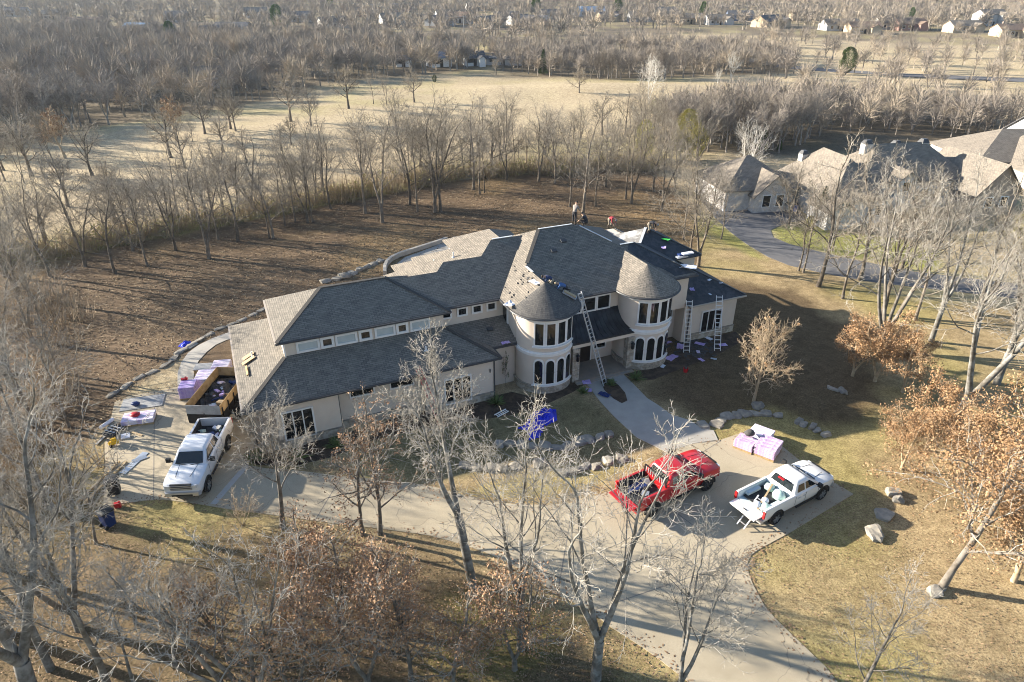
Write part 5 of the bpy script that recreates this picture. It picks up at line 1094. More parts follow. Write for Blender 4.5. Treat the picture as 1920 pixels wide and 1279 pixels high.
# --- right-hand side
put_px('leafD', 1763, 1104, 700, "leaning tan-leaved oak at the lower right", "leaf-holding oaks", .0, "oak_tree")
put_px('leafE', 1640, 715, 578, "low tan-leaved oak right of the house's shadow", "leaf-holding oaks", .4, "oak_tree"); put_px('leafE', 1735, 845, 700, "low tan-leaved oak below the tall bare right-hand trees", "leaf-holding oaks", 2.4, "oak_tree")
put_px('leafE', 1850, 930, 790, "tan-leaved oak at the right frame edge", "leaf-holding oaks", 1.4, "oak_tree"); put_px('leafE', 1900, 1090, 900, "tan-leaved oak low at the right frame edge", "leaf-holding oaks", 5, "oak_tree")
put_px('leafE', 1598, 705, 590, "low tan-leaved oak at the edge of the house's shadow", "leaf-holding oaks", 3.1, "oak_tree"); put_px('leafE', 1692, 735, 610, "low tan-leaved oak right of its twin by the tall bare tree", "leaf-holding oaks", 4.7, "oak_tree"); put_px('leafE', 1795, 905, 745, "tan-leaved oak left of the right frame edge, middle height", "leaf-holding oaks", .9, "oak_tree"); put_px('leafE', 1885, 1010, 820, "tan-leaved oak at the right frame edge, above the lowest one", "leaf-holding oaks", 2.9, "oak_tree"); put_px('leafE', 1690, 880, 760, "tan-leaved oak above the right-hand boulders", "leaf-holding oaks", 5.6, "oak_tree")
put_px('smallA', 1413, 752, 574, "small fine-twigged tree before the right wing", None, 0, "small_tree")
RG = "tall bare trees at the right"
put_px('heroF', 1650, 655, 300, "tall bare tree rising behind the low tan-leaved oak", RG, .9); put_px('heroD', 1790, 790, 290, "big many-limbed bare tree at the right", RG, 5.2); put_px('heroA', 1868, 720, 250, "bare tree at the right edge before the neighbour's drive", RG, 2.2)
put_px('heroB', 1745, 640, 270, "bare tree between the two big right-hand trees", RG, 3.2); put_px('heroC', 1905, 860, 420, "bare tree cut by the right frame edge", RG, 1.0)
# --- trunks along the clearing and behind the house
for k_, sd in (('slimA', 41), ('slimB', 42), ('slimC', 43), ('slimD', 44)): proto(k_, 'slim', sd, 13, .17 if k_ != 'slimD' else .13, 1 if k_ in ('slimA', 'slimD') else 2, (.04 * (sd - 42), .02), B_mid, (7, 5, 4, 3, 2), fork=.12, splay=.22)
SL = ['slimA', 'slimB', 'slimC', 'slimD']
proto('oakX', 'slim', 47, 10, .16, 1, (.1, .0), B_mid, (7, 5, 4, 3, 2)); proto('oakY', 'slim', 48, 10, .17, 3, (0, .05), B_mid, (7, 5, 4, 3, 2), fork=.1, splay=.45); proto('oakZ', 'round', 49, 10, .2, 1, (-.08, 0), B_mid, (7, 5, 4, 3, 2)); SLX = SL + ['oakX', 'oakY', 'oakZ']
mids = [(717, 417, 190, 'slimB'), (685, 400, 200, 'slimC'), (768, 384, 205, 'slimA'), (783, 397, 205, 'slimD'), (815, 398, 165, 'slimC'), (826, 397, 190, 'slimB'), (887, 356, 175, 'slimA'), (900, 364, 215, 'slimD'), (908, 362, 260, 'slimD'), (1068, 388, 225, 'slimD'), (1093, 401, 190, 'slimA'), (1117, 387, 235, 'slimD'), (1173, 374, 205, 'slimD'), (1183, 382, 200, 'slimB'), (1010, 340, 190, 'slimC'), (950, 338, 200, 'slimB'), (1040, 345, 200, 'slimA'), (1135, 350, 205, 'slimC'),
  (392, 485, 265, 'slimC'), (409, 450, 275, 'slimD'), (446, 453, 262, 'slimA'), (512, 448, 285, 'slimA'), (505, 447, 300, 'slimD'), (534, 423, 272, 'slimD'), (554, 417, 270, 'slimD'), (577, 418, 262, 'slimB'), (586, 416, 270, 'slimD'), (620, 392, 235, 'slimA'), (217, 513, 330, 'slimA'), (277, 500, 320, 'slimD'), (330, 470, 300, 'slimB'), (250, 470, 300, 'slimC'), (160, 500, 310, 'slimC'), (95, 520, 320, 'slimB'), (40, 560, 330, 'slimC'), (10, 520, 310, 'slimA'), (60, 640, 400, 'slimB'), (15, 700, 450, 'slimC'), (110, 700, 480, 'slimD'), (60, 800, 540, 'slimA'), (130, 800, 600, 'slimD'), (10, 860, 600, 'slimB'),
  (1291, 498, 290, 'slimD'), (1309, 500, 280, 'slimB'), (1281, 450, 300, 'slimD'), (1497, 508, 345, 'slimD'), (1506, 511, 335, 'slimD'), (1534, 537, 255, 'slimA'), (1611, 525, 270, 'slimA'), (1560, 470, 330, 'slimD'), (1352, 448, 320, 'slimD'), (1655, 590, 300, 'slimC'), (1580, 560, 330, 'slimD'), (1690, 505, 300, 'slimB'), (1240, 395, 240, 'slimC'), (1225, 360, 215, 'slimA'), (1265, 360, 230, 'slimB'), (1480, 420, 290, 'slimC'), (1715, 600, 330, 'slimD'), (1830, 590, 300, 'slimC'), (1900, 600, 330, 'slimB')]
def where(u, v):
    side_ = "left" if u < 640 else ("behind the house" if u < 1240 else "right")
    return side_
used_lab = {}
def lab_of(u, k_):
    reg = "in the thicket at the left frame edge" if u < 160 else "along the left side of the brown clearing" if u < 660 else "behind the house, back of the clearing" if u < 1200 else "between the house and the neighbour's drive" if u < 1420 else "beside the neighbour's curving drive"
    return {'slimA': "single-trunked bare tree", 'slimB': "twin-trunked bare tree", 'slimC': "leaning twin-trunked bare tree", 'slimD': "thin bare tree"}[k_] + " " + reg
ranks = {}
for u, v, vt, k_ in sorted(mids): ranks.setdefault(lab_of(u, k_), []).append(u)
for i_, (u, v, vt, k_) in enumerate(mids):
    key_ = lab_of(u, k_); rk_ = ranks[key_]
    if len(rk_) > 1: key_ = ["leftmost", "second from left", "third from left", "fourth from left", "fifth from left", "sixth from left", "seventh from left", "eighth from left", "ninth from left", "tenth from left"][rk_.index(u)] + " " + key_
    o_ = put_px(k_, u, v, vt - 8, key_, "slender bare trees round the clearing", (i_ * 1.37) % 6.28); o_.scale = (o_.scale[0] * 1.28, o_.scale[1] * 1.28, o_.scale[2])
def scatter(px, n, seed, mind=0.0):
    poly = pxpoly(px); A = np.array(poly); lo, hi = A.min(0), A.max(0); r = np.random.RandomState(seed); out = []
    for _ in range(40):
        if len(out) >= n: break
        P = r.uniform(lo, hi, (max(4000, n * 2), 2)); P = P[sdf(P, poly) < 0]
        if not mind: out += [(p[0], p[1]) for p in P[:n - len(out)]]; continue
        for p in P:
            if len(out) >= n: break
            if mind and any((p[0] - q[0]) ** 2 + (p[1] - q[1]) ** 2 < mind * mind for q in out[-160:]): continue
            out.append((p[0], p[1]))
    A = np.array(out); return [(p[0], p[1], z) for p, z in zip(out, ground_z(A[:, 0], A[:, 1]))]
# belt of trees between the clearing and the bright fairway
rbt = random.Random(77); belt = scatter([(600, 372), (700, 300), (900, 262), (1060, 250), (1240, 232), (1330, 262), (1320, 318), (1200, 316), (1000, 322), (860, 330), (700, 356)], 52, 21, 2.5)
for i_, (x, y, z) in enumerate(belt):
    o_ = put(SLX[i_ % 7], (x, y, z), rbt.uniform(4.5, 9.5), rbt.uniform(0, 6.28), "bare tree in the belt between the clearing and the bright fairway", "belt of bare trees behind the clearing"); o_.scale = (o_.scale[0] * rbt.uniform(1, 1.4), o_.scale[1] * rbt.uniform(1, 1.4), o_.scale[2])
for i_, (x, y, z) in enumerate(scatter([(-60, 500), (60, 478), (280, 430), (480, 392), (480, 372), (260, 405), (40, 450), (-60, 470)], 18, 22, 2.0)):
    o_ = put(SLX[(i_ * 3) % 7], (x, y, z), rbt.uniform(4.5, 11), rbt.uniform(0, 6.28), "bare tree in the left part of the fairway brush row", "bare trees in the left brush row"); o_.scale = (o_.scale[0] * 1.25, o_.scale[1] * 1.25, o_.scale[2])
# --- the golf course and the wood beyond it
for k_, sd in (('roundA', 51), ('roundB', 52)): proto(k_, 'round', sd, 9, .2, 1, (0, 0), B_mid, (6, 5, 4, 3, 2))
proto('roundLeaf', 'round', 53, 9, .2, 1, (0, 0), B_tan, (6, 5, 4, 3, 2), leaf=(900, .22, L_brown, .25)); proto('syc', 'slim', 54, 13, .17, 3, (0, 0), B_pale, (6, 5, 4, 3, 2), fork=.05, splay=.25)
for u, v, vt, k_, lab in ((123, 297, 196, 'roundLeaf', "brown-leaved tree alone on the left fairway"), (331, 263, 176, 'roundLeaf', "dense brown tree on the fairway, left of two"), (384, 251, 162, 'roundA', "grey bare tree right of the dense brown fairway tree"), (442, 246, 182, 'roundB', "pale bare tree leaning over the cart path"), (545, 228, 126, 'roundA', "round-crowned bare tree on the fairway, left of a close pair"), (583, 231, 128, 'slimA', "taller bare tree on the fairway, right of a close pair"), (654, 204, 120, 'roundB', "bare tree at the fairway's wooded edge"), (700, 195, 126, 'slimA', "narrow bare tree at the fairway's wooded edge"), (777, 192, 118, 'roundA', "bare tree before the farm buildings"), (725, 196, 130, 'slimB', "twin bare tree before the farm buildings"),
    (1086, 179, 124, 'roundB', "spreading bare tree alone on the bright fairway"), (1199, 186, 148, 'slimD', "thin bare tree near the white sycamore"), (1216, 196, 100, 'syc', "white-limbed sycamore on the bright fairway's edge"), (1345, 160, 128, 'syc', "pale sycamore at the edge of the far thicket"), (1370, 150, 96, 'syc', "pale leaning sycamore above the thicket"), (1395, 345, 215, 'syc', "pale slender tree behind the neighbour's garage"), (770, 145, 118, 'roundA', "small round tree beside the light pole"), (930, 140, 108, 'roundB', "small round tree right of the light pole"), (60, 330, 215, 'roundB', "bare tree on the fairway at the left edge"), (10, 340, 205, 'slimC', "bare tree cut by the left edge on the fairway"), (1350, 107, 60, 'roundA', "round bare tree in the far straw field"), (1460, 60, 30, 'roundB', "bare tree by the far white house"), (1680, 140, 85, 'roundA', "bare tree beside the far road"), (1640, 82, 55, 'roundA', "small bare tree in the far field"), (1760, 130, 80, 'slimA', "narrow bare tree by the far road"), (1870, 145, 90, 'roundB', "round bare tree by the far road at the right")):
    p_ = atg(u, v); put(k_, (p_.x, p_.y, p_.z), max(3.5, min(14, hgt(u, v, vt))), RND.uniform(0, 6), lab, "single trees on the golf course", "bare_tree")
for i_, (x, y, z) in enumerate(scatter([(-60, 300), (200, 272), (470, 246), (640, 222), (640, 300), (330, 380), (-60, 430)], 16, 23, 6)): put(['roundA', 'roundB', 'oakZ', 'slimB'][i_ % 4], (x, y, z), RND.uniform(5, 9), RND.uniform(0, 6), "bare tree scattered on the left fairway", "scattered trees on the left fairway")
# wood: mid-detail copies nearest, one mass beyond
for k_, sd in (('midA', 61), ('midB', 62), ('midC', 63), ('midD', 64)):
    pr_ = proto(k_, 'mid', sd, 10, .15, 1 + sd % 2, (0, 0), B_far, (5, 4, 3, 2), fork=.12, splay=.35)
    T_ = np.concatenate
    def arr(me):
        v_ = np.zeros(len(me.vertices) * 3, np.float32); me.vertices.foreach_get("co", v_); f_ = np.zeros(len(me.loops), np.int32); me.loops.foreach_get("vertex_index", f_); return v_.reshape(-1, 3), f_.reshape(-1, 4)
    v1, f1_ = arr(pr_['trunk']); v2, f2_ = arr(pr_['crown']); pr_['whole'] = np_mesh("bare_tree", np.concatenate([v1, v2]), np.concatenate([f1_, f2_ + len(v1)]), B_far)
def far_proto(seed, n=170, wk=1.0):
    """a fuzz of thin tapering twigs over a trunk: one far tree"""
    r = random.Random(seed); V = []; F = []
    def spike(p, q, w):
        d = (q - p); x = d.cross(rv(r)).normalized() * w; o = len(V); V.extend([p - x, p + x, q]); F.append((o, o + 1, o + 2))
    spike(Vector((0, 0, -.3)), Vector((0, 0, 7)), .2); spike(Vector((.1, 0, 1.5)), Vector((1.8, .5, 7)), .12); spike(Vector((0, 0, 1.5)), Vector((-1.6, -.8, 7)), .12)
    for k in range(n):
        t = r.random(); a = r.uniform(0, 6.28); e = r.uniform(.15, 1.45); R_ = r.uniform(.35, 1.0)
        c = Vector((0, 0, r.uniform(2.2, 5.2))); d = Vector((cos(a) * cos(e), sin(a) * cos(e), sin(e) * 1.05)); p = c + d * R_ * 1.2 + rv(r) * .5; q = p + (d + rv(r) * .45).normalized() * r.uniform(1.2, 3.2)
        if q.z > 9.6: q.z = 9.6 - r.random() * .6
        spike(p, q, r.uniform(.03, .065) * wk)
    return np.array([tuple(v) for v in V]), np.array(F)
FP = [far_proto(70 + k) for k in range(5)]
def mass(name, pts, label, m, kind="stuff", hs=(.8, 1.15), protos=FP, seed=1):
    r = np.random.RandomState(seed); Vs = []; Fs = []; off = 0
    for (x, y, z) in pts:
        V, F = protos[r.randint(len(protos))]; a = r.uniform(0, 6.28); s = r.uniform(*hs); c, sn = cos(a), sin(a)
        W = np.column_stack([(V[:, 0] * c - V[:, 1] * sn) * s * r.uniform(.9, 1.25) + x, (V[:, 0] * sn + V[:, 1] * c) * s * r.uniform(.9, 1.25) + y, V[:, 2] * s + z])
        Vs.append(W); Fs.append(F + off); off += len(W)
    o_ = link(name, np_mesh(name, np.concatenate(Vs), np.concatenate(Fs), m, False)); return tag(o_, label, "wood", kind=kind)
W_left = [(-260, 60), (0, 62), (350, 78), (650, 84), (905, 100), (890, 128), (640, 150), (480, 192), (260, 228), (0, 282), (-200, 305)]
W_mid = [(905, 92), (1250, 92), (1480, 104), (1490, 138), (1180, 152), (1010, 142), (940, 130)]
W_right = [(1245, 222), (1500, 200), (1620, 210), (1830, 222), (1960, 252), (1960, 268), (1580, 252), (1470, 288), (1400, 290), (1250, 284)]
cnt = 0
def individuals(pts, lab, grp, hs):
    global cnt
    for (x, y, z) in pts:
        k_ = ['midA', 'midB', 'midC', 'midD'][cnt % 4]; o_ = link("bare_tree", PROTO[k_]['whole'], None, (x, y, z), (0, 0, (cnt * 2.39) % 6.28)); s = RND.uniform(*hs); o_.scale = (s * 1.1, s * 1.1, s)
        tag(o_, lab, "tree", grp); cnt += 1
def near(px_all, total, n_ind, seed):
    P = scatter(px_all, total, seed, 2.4); P.sort(key=lambda p: p[1]); return P[:n_ind], P[n_ind:]
i1, m1 = near(W_left, 1650, 52, 3); i2, m2 = near(W_mid, 520, 18, 4); i3, m3 = near(W_right, 260, 42, 5)
individuals(i1, "bare grey tree on the near edge of the wood left of the fairway", "wood left of the fairway", (.85, 1.15)); individuals(i2, "bare tree on the near edge of the thicket beyond the bright fairway", "thicket beyond the bright fairway", (.7, 1.0)); individuals(i3, "bare tree in the thicket behind the neighbouring house", "thicket behind the neighbouring house", (.75, 1.05))
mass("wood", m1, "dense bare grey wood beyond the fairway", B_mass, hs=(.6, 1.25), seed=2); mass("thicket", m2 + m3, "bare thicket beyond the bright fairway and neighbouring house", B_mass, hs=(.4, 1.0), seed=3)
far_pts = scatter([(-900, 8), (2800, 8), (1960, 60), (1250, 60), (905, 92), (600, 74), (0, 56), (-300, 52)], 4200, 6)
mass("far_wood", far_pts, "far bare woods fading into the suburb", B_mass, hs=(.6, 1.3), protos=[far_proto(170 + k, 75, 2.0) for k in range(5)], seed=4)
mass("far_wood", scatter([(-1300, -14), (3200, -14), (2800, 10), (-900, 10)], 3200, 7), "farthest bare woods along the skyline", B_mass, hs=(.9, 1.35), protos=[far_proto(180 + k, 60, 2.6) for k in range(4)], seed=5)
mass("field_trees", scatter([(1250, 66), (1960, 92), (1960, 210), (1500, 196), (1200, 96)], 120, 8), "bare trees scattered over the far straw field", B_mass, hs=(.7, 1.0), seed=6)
# the row of brush along the fairway fence: stems and olive leaves nobody could count
def brush_proto(seed, n=70):
    r = random.Random(seed); V = []; F = []
    for k in range(n):
        p = Vector((r.uniform(-.8, .8), r.uniform(-.8, .8), -.1)); q = p + Vector((r.uniform(-.9, .9), r.uniform(-.9, .9), r.uniform(.5, 2.6))); x = (q - p).cross(rv(r)).normalized() * r.uniform(.012, .03); o = len(V); V.extend([p - x, p + x, q]); F.append((o, o + 1, o + 2))
    return np.array([tuple(v) for v in V]), np.array(F)
def leafclump(seed, n=60, s=.16, h=2.2):
    r = random.Random(seed); V = []; F = []
    for k in range(n):
        p = Vector((r.gauss(0, .6), r.gauss(0, .6), r.uniform(.1, h))); a = rv(r).normalized() * s * r.uniform(.6, 1.3); b = a.orthogonal().normalized() * s * .5; o = len(V); V.extend([p - b, p + b, p + a]); F.append((o, o + 1, o + 2))
    return np.array([tuple(v) for v in V]), np.array(F)
rowp = dense([(-20, 500), (100, 478), (300, 440), (500, 400), (640, 372), (760, 352), (860, 332), (1000, 326), (1130, 318), (1230, 318)], 26); rb3 = random.Random(4); bp = []
for u, v in rowp:
    for k in range(2): p_ = at(u + rb3.gauss(0, 16), v - abs(rb3.gauss(0, 9)) + 3); bp.append((p_.x, p_.y, 0))
for u, v in dense([(-30, 640), (60, 600), (110, 560), (130, 640), (100, 760), (40, 860), (-20, 900), (60, 930), (150, 900)], 8): p_ = at(u + rb3.uniform(-40, 30), v + rb3.uniform(-30, 30)); bp.append((p_.x, p_.y, 0))
mass("brush", bp, "bare undergrowth along the back of the clearing", B_tan, protos=[brush_proto(80 + k, 46) for k in range(4)], hs=(.4, 1.5), seed=9)["category"] = "brush"
lp = [bp[i] for i in range(0, len(rowp) * 2) if rb3.random() < .75]
mass("brush_leaves", lp, "olive leaves in the undergrowth along the fairway edge", L_olive, protos=[leafclump(90 + k, 45, .16, 1.7) for k in range(4)], hs=(.4, 1.2), seed=10)["category"] = "brush"
# saplings in the row: individually seen thin stems
for i_, (u, v) in enumerate([(RND.uniform(-.5, .5) + u, v) for u, v in dense([(120, 470), (300, 436), (500, 396), (640, 368), (860, 328), (1220, 312)], 8) if RND.random() < .8]):
    put_px(SLX[(i_ * 5) % 7], u + RND.uniform(-24, 24), v + RND.uniform(-16, 3), v - RND.uniform(60, 190), "slim bare sapling in the brush row along the fairway", "saplings in the brush row", name="sapling")
# evergreens
def conifer(key, seed, H, w, m, n=2600, rnd=False):
    r = random.Random(seed); V = []; F = []
    for k in range(n):
        t = r.random() ** 1.4 if not rnd else r.random(); a = r.uniform(0, 6.28); R_ = (w * (1 - t) ** .8 if not rnd else w * sqrt(max(0, 1 - (2 * t - 1) ** 2)) * (.8 + .4 * mnoise.noise(Vector((cos(a) * 1.5, sin(a) * 1.5, t * 4 + seed))))) * r.uniform(.55, 1.0)
        p = Vector((cos(a) * R_, sin(a) * R_, H * (.06 + .94 * t))); d = (Vector((cos(a), sin(a), .35)) + rv(r) * .7).normalized() * r.uniform(.2, .5) * H / 6 * (.5 if m in (L_olive, L_green) else 1); b = d.orthogonal().normalized() * (.05 if m in (L_olive, L_green) else .12) * H / 6; o = len(V); V.extend([p - b, p + b, p + d]); F.append((o, o + 1, o + 2))
    tr = MB().tube([(0, 0, -.2), (0, 0, H * .6)], [H * .03, H * .012], 6); PROTO[key] = dict(trunk=tr.mesh("trunk", B_mid), crown=np_mesh("crown", np.array([tuple(v) for v in V]), np.array(F), m, False), H=H)
conifer('fir', 1, 7, 1.5, L_green, 7000); conifer('cedar', 2, 7, 2.6, L_green, 9000, True); conifer('olive', 3, 5, 1.6, L_olive, 5000, True)
L_pine = mat('bright_pine', (.10, .15, .03), (.06, .10, .02), 5, .7); conifer('pine', 4, 9, 2.6, L_pine, 2600, True)
for u, v, vt, k_, lab in ((1430, 282, 240, 'fir', "dark pointed evergreen behind the neighbour's garage, the taller"), (1461, 282, 258, 'fir', "small pointed evergreen behind the neighbour's garage"), (1585, 140, 88, 'cedar', "broad dark cedar by the far pond"), (1018, 140, 92, 'fir', "dark cedar at the thicket edge beyond the fairway"), (522, 55, 8, 'pine', "tall green pine left of the far houses"), (323, 84, 40, 'pine', "round green pine among the far left houses"), (1005, 30, -6, 'pine', "green pine at the top edge near centre"), (1158, 28, -4, 'pine', "green pine at the top edge right of centre"), (1317, 36, 4, 'pine', "round green pine beside the far right houses"), (1708, 34, 14, 'pine', "small yellow-green pine at the far right"), (1205, 300, 225, 'olive', "yellow-green shrub tree in the brush row"), (1282, 305, 205, 'olive', "tall yellow-green tree behind the brush row"), (1305, 300, 235, 'olive', "yellow-green bush right of the tall yellow-green tree"), (1225, 215, 186, 'olive', "small yellow-green shrub left of the tall yellow-green tree"), (1515, 432, 405, 'olive', "small yellow-green shrub at the neighbour's drive edge"), (1905, 440, 400, 'olive', "yellow-green shrub at the far right drive"), (1535, 420, 350, 'fir', "dark evergreen beside the neighbour's porch"), (620, 20, -8, 'pine', "green pine at the top edge left of centre"), (480, 64, 50, 'cedar', "low dark cedar in the far left wood"), (815, 155, 140, 'cedar', "low dark hedge clump beside the farm yard")):
    p_ = atg(u, v); put(k_, (p_.x, p_.y, p_.z), max(1.2, min(14, hgt(u, v, vt))), RND.uniform(0, 6), lab, "evergreens", "evergreen_tree")
# yuccas and shrubs by the house
def yucca(u, v, label, h=.9, z=0.0):
    r = random.Random(int(u)); V = []; F = []
    for k in range(70):
        a = r.uniform(0, 6.28); e = r.uniform(.25, 1.4); d = Vector((cos(a) * cos(e), sin(a) * cos(e), sin(e))) * h * r.uniform(.7, 1.05); x = d.cross(Vector((0, 0, 1))).normalized() * .03; o = len(V); V.extend([-x, x, d * .55 + x * .8, d - Vector((0, 0, .1 * h)), d * .55 - x * .8]); F.append((o, o + 1, o + 2, o + 3, o + 4))
    me = bpy.data.meshes.new("yucca"); me.from_pydata(V, [], F); me.materials.append(L_yucca); p_ = at(u, v, z); return tag(link("yucca", me, None, (p_.x, p_.y, z)), label, "plant", "yuccas in the front beds")
for u, v, lab, h_, z_ in ((478, 862, "spiky green yucca at the drive's end of the mulch bed", 1.0, .02), (560, 862, "spiky green yucca below the garage window", 1.0, .02), (932, 757, "spiky green yucca right of the front bay", .9, .02), (1146, 723, "small bright yucca in the walk's mulch island", .7, .08), (1193, 712, "yucca beside the porch's right column", .9, .02), (1094, 738, "green shrub beside the front walk's left edge", .7, .02), (630, 838, "spiky green yucca right of the garage window", .9, .02)): yucca(u, v, lab, h_, z_)
proto('vine', 'leafy', 33, 4.2, .05, 1, (0, 0), B_mid, (5, 4, 3, 3), leaf=(900, .14, L_green, .1)); PROTO['vine']['crown'] = PROTO['vine']['crown']
for a_, b_, lab, H_ in ((11.5, 1.15, "narrow evergreen against the wall left of the turret", 2.9), (25.3, 2.1, "narrow evergreen in the corner right of the right turret", 3.0)):
    p_ = hw(a_, b_); o_ = put('vine', (p_.x, p_.y, 0), H_, 1, lab, None, "narrow_shrub", "shrub"); o_.scale = (o_.scale[0] * .28, o_.scale[1] * .28, o_.scale[2])
# low bare shrubs beside the garage
proto('shrub', 'leafy', 35, 2.2, .03, 4, (0, 0), B_tan, (4, 3, 3, 3), fork=.02, splay=.5)
for u, v, h_, lab in ((500, 868, 2.2, "bare tan shrub left of the garage window"), (535, 872, 1.8, "bare tan shrub below the garage window's left side"), (690, 830, 1.5, "bare shrub in the bed before the recessed wall"), (760, 800, 1.5, "bare shrub in the bed left of the front bay"), (455, 985, 2.4, "bare brushy shrub on the lawn beside the drive")):
    p_ = at(u, v); put('shrub', (p_.x, p_.y, 0), h_, u, lab, "bare shrubs", "bare_shrub", "shrub")
# ---------------------------------------------------------------- stones
def stone(name, seed, m):
    r = random.Random(seed); bm = bmesh.new(); bmesh.ops.create_cube(bm, size=1.0); bmesh.ops.subdivide_edges(bm, edges=bm.edges, cuts=3, use_grid_fill=True)
    cuts = [(rv(r).normalized(), r.uniform(.36, .5)) for _ in range(7)]
    for v in bm.verts:
        s_ = v.co.normalized() * .56; v.co = v.co.lerp(s_, .45)
        for n_, d_ in cuts:
            e = v.co.dot(n_) - d_
            if e > 0: v.co -= n_ * e
        v.co += v.co.normalized() * (.10 * mnoise.noise(v.co * 3.1 + Vector((seed * .7, seed * 1.3, 0))) + .04 * mnoise.noise(v.co * 9 + Vector((seed, 0, 0))))
    me = bpy.data.meshes.new(name); bm.to_mesh(me); bm.free(); me.materials.append(m); return link(name, me)
def rock(u, v, sx, sy, sz, label, rz, seed, group="limestone edging stones", z=0.0):
    o_ = stone("boulder", seed, M_rock); o_.scale = (sx, sy, sz); p_ = at(u, v, z); o_.location = (p_.x, p_.y, sz * .18 + z); o_.rotation_euler = (0, 0, rz)
    return tag(o_, label, "boulder", group)
def rock_row(px, n, label, smin, smax, seed, h=.34, end_label=None):
    r = random.Random(seed); pts = dense(px, 12); L_ = [at(*p) for p in pts]; acc = [0]
    for p, q_ in zip(L_[:-1], L_[1:]): acc.append(acc[-1] + (q_ - p).length)
    for k in range(n):
        s = acc[-1] * (k + .5) / n; i = max(j for j in range(len(acc)) if acc[j] <= s); i = min(i, len(L_) - 2); t = (s - acc[i]) / max(1e-6, acc[i + 1] - acc[i]); p_ = L_[i].lerp(L_[i + 1], t); d = L_[i + 1] - L_[i]
        ln = acc[-1] / n * r.uniform(.85, 1.15); o_ = stone("edging_stone", seed * 31 + k, M_rock)
        o_.scale = (ln * r.uniform(.9, 1.25), r.uniform(smin, smax) * 1.1, h * r.uniform(.7, 1.1)); o_.location = (p_.x + r.uniform(-.12, .12), p_.y + r.uniform(-.12, .12), h * .12); o_.rotation_euler = (0, 0, atan2(d.y, d.x) + r.uniform(-.15, .15)); tag(o_, label, "stone", label)
rock_row([(925, 832), (960, 835), (1000, 838), (1060, 842), (1085, 828), (1110, 822), (1150, 812)], 11, "stone in the upper limestone edging below the blue tarp", .5, .8, 3)
rock_row([(862, 872), (905, 878), (945, 880), (975, 876)], 5, "stone in the lower limestone edging left of the lone boulder", .5, .8, 4)
rock_row([(1045, 892), (1075, 884), (1100, 878), (1125, 872), (1150, 866), (1172, 860)], 6, "stone in the lower limestone edging near the red truck", .45, .7, 5)
rock_row([(1313, 800), (1340, 798), (1352, 785), (1375, 780), (1405, 776), (1440, 775), (1465, 780)], 9, "stone in the curved limestone edging right of the front walk", .55, .9, 6)
rock_row([(1490, 788), (1512, 797), (1532, 806), (1552, 818)], 5, "stone at the sunny tail of the curved edging", .55, .8, 7)
rock_row([(205, 745), (255, 712), (300, 690), (330, 668), (370, 640), (410, 618), (440, 606), (500, 578)], 15, "stone in the long low edging left of the garage", .4, .55, 8, .2)
rock_row([(603, 530), (625, 526), (645, 522), (665, 512), (690, 500), (720, 488)], 8, "stone in the pile edging behind the left wing", .6, .9, 9, .45)
for k, (u, v, sx, sy, sz, lab) in enumerate(((1013, 873, 1.0, .8, .8, "lone pale boulder on the front lawn"), (1420, 762, 1.2, .9, .6, "flat boulder under the small fine-twigged tree"), (1640, 1003, 1.3, .95, .7, "large pale boulder at the right of the drive"), (1655, 965, 1.1, 1.3, .4, "broad flat shaded boulder above the large pale one"), (1672, 925, 1.0, .8, .7, "boulder at the right, uppermost of its group"), (1685, 938, .9, .7, .6, "boulder touching the uppermost right-hand boulder"), (1580, 735, 1.0, .6, .5, "pale boulder on the shaded soil right of the house"), (1562, 730, 1.1, .5, .3, "low flat stone beside the shaded pale boulder"), (1752, 1112, .8, .7, .55, "boulder at the leaning oak's foot"), (648, 520, 1.6, 1.1, 1.0, "tall boulder behind the left wing"), (860, 930, .3, .3, .2, "small stone at the lawn's edge by the drive"))):
    rock(u, v, sx * .85, sy * .85, sz * .68, lab, k * .8, 60 + k)
# patio wall
wl = MB(); wp = [at(*p) for p in dense([(722, 516), (722, 505), (726, 496), (735, 488), (750, 481), (780, 471), (815, 460), (838, 452)], 3)]
for p_, q_ in zip(wp[:-1], wp[1:]): wl.bar((p_.x, p_.y, .22), (q_.x, q_.y, .22), .32, .45)
tag(wl.build("patio_wall", M_conc2), "low curved concrete wall round the rear patio", "wall")
# ---------------------------------------------------------------- litter: fallen leaves and chips (uncountable)
def litter(name, px, n, seed, m, size, label, stick=False, hole=None):
    r = np.random.RandomState(seed); P = np.array([(x, y) for x, y, _ in scatter(px, n, seed)])
    if hole is not None: P = P[sdf(P, pxpoly(hole)) > .1]
    n = len(P); a = r.uniform(0, 2 * pi, n); s = size * r.uniform(.5, 1.4, n); w = s * (.5 if not stick else .09); z = r.uniform(.01, .05, n) ; tl = r.uniform(-.5, .5, n) * (s if not stick else s * .15)
    dx, dy = np.cos(a) * s / 2, np.sin(a) * s / 2; ex, ey = -np.sin(a) * w / 2, np.cos(a) * w / 2
    V = np.stack([np.column_stack([P[:, 0] - dx, P[:, 1] - dy, z]), np.column_stack([P[:, 0] + ex, P[:, 1] + ey, z + abs(tl) * .5 + .01]), np.column_stack([P[:, 0] + dx, P[:, 1] + dy, z + abs(tl)]), np.column_stack([P[:, 0] - ex, P[:, 1] - ey, z + .015])], 1).reshape(-1, 3)
    F = np.arange(4 * n).reshape(-1, 4); o_ = link(name, np_mesh(name, V, F, m, False)); return tag(o_, label, "litter", kind="stuff")
L_litter = mat('fallen_leaf', (.25, .16, .09), (.14, .085, .05), 4, .85, c3=(.34, .23, .14), s3=.6)
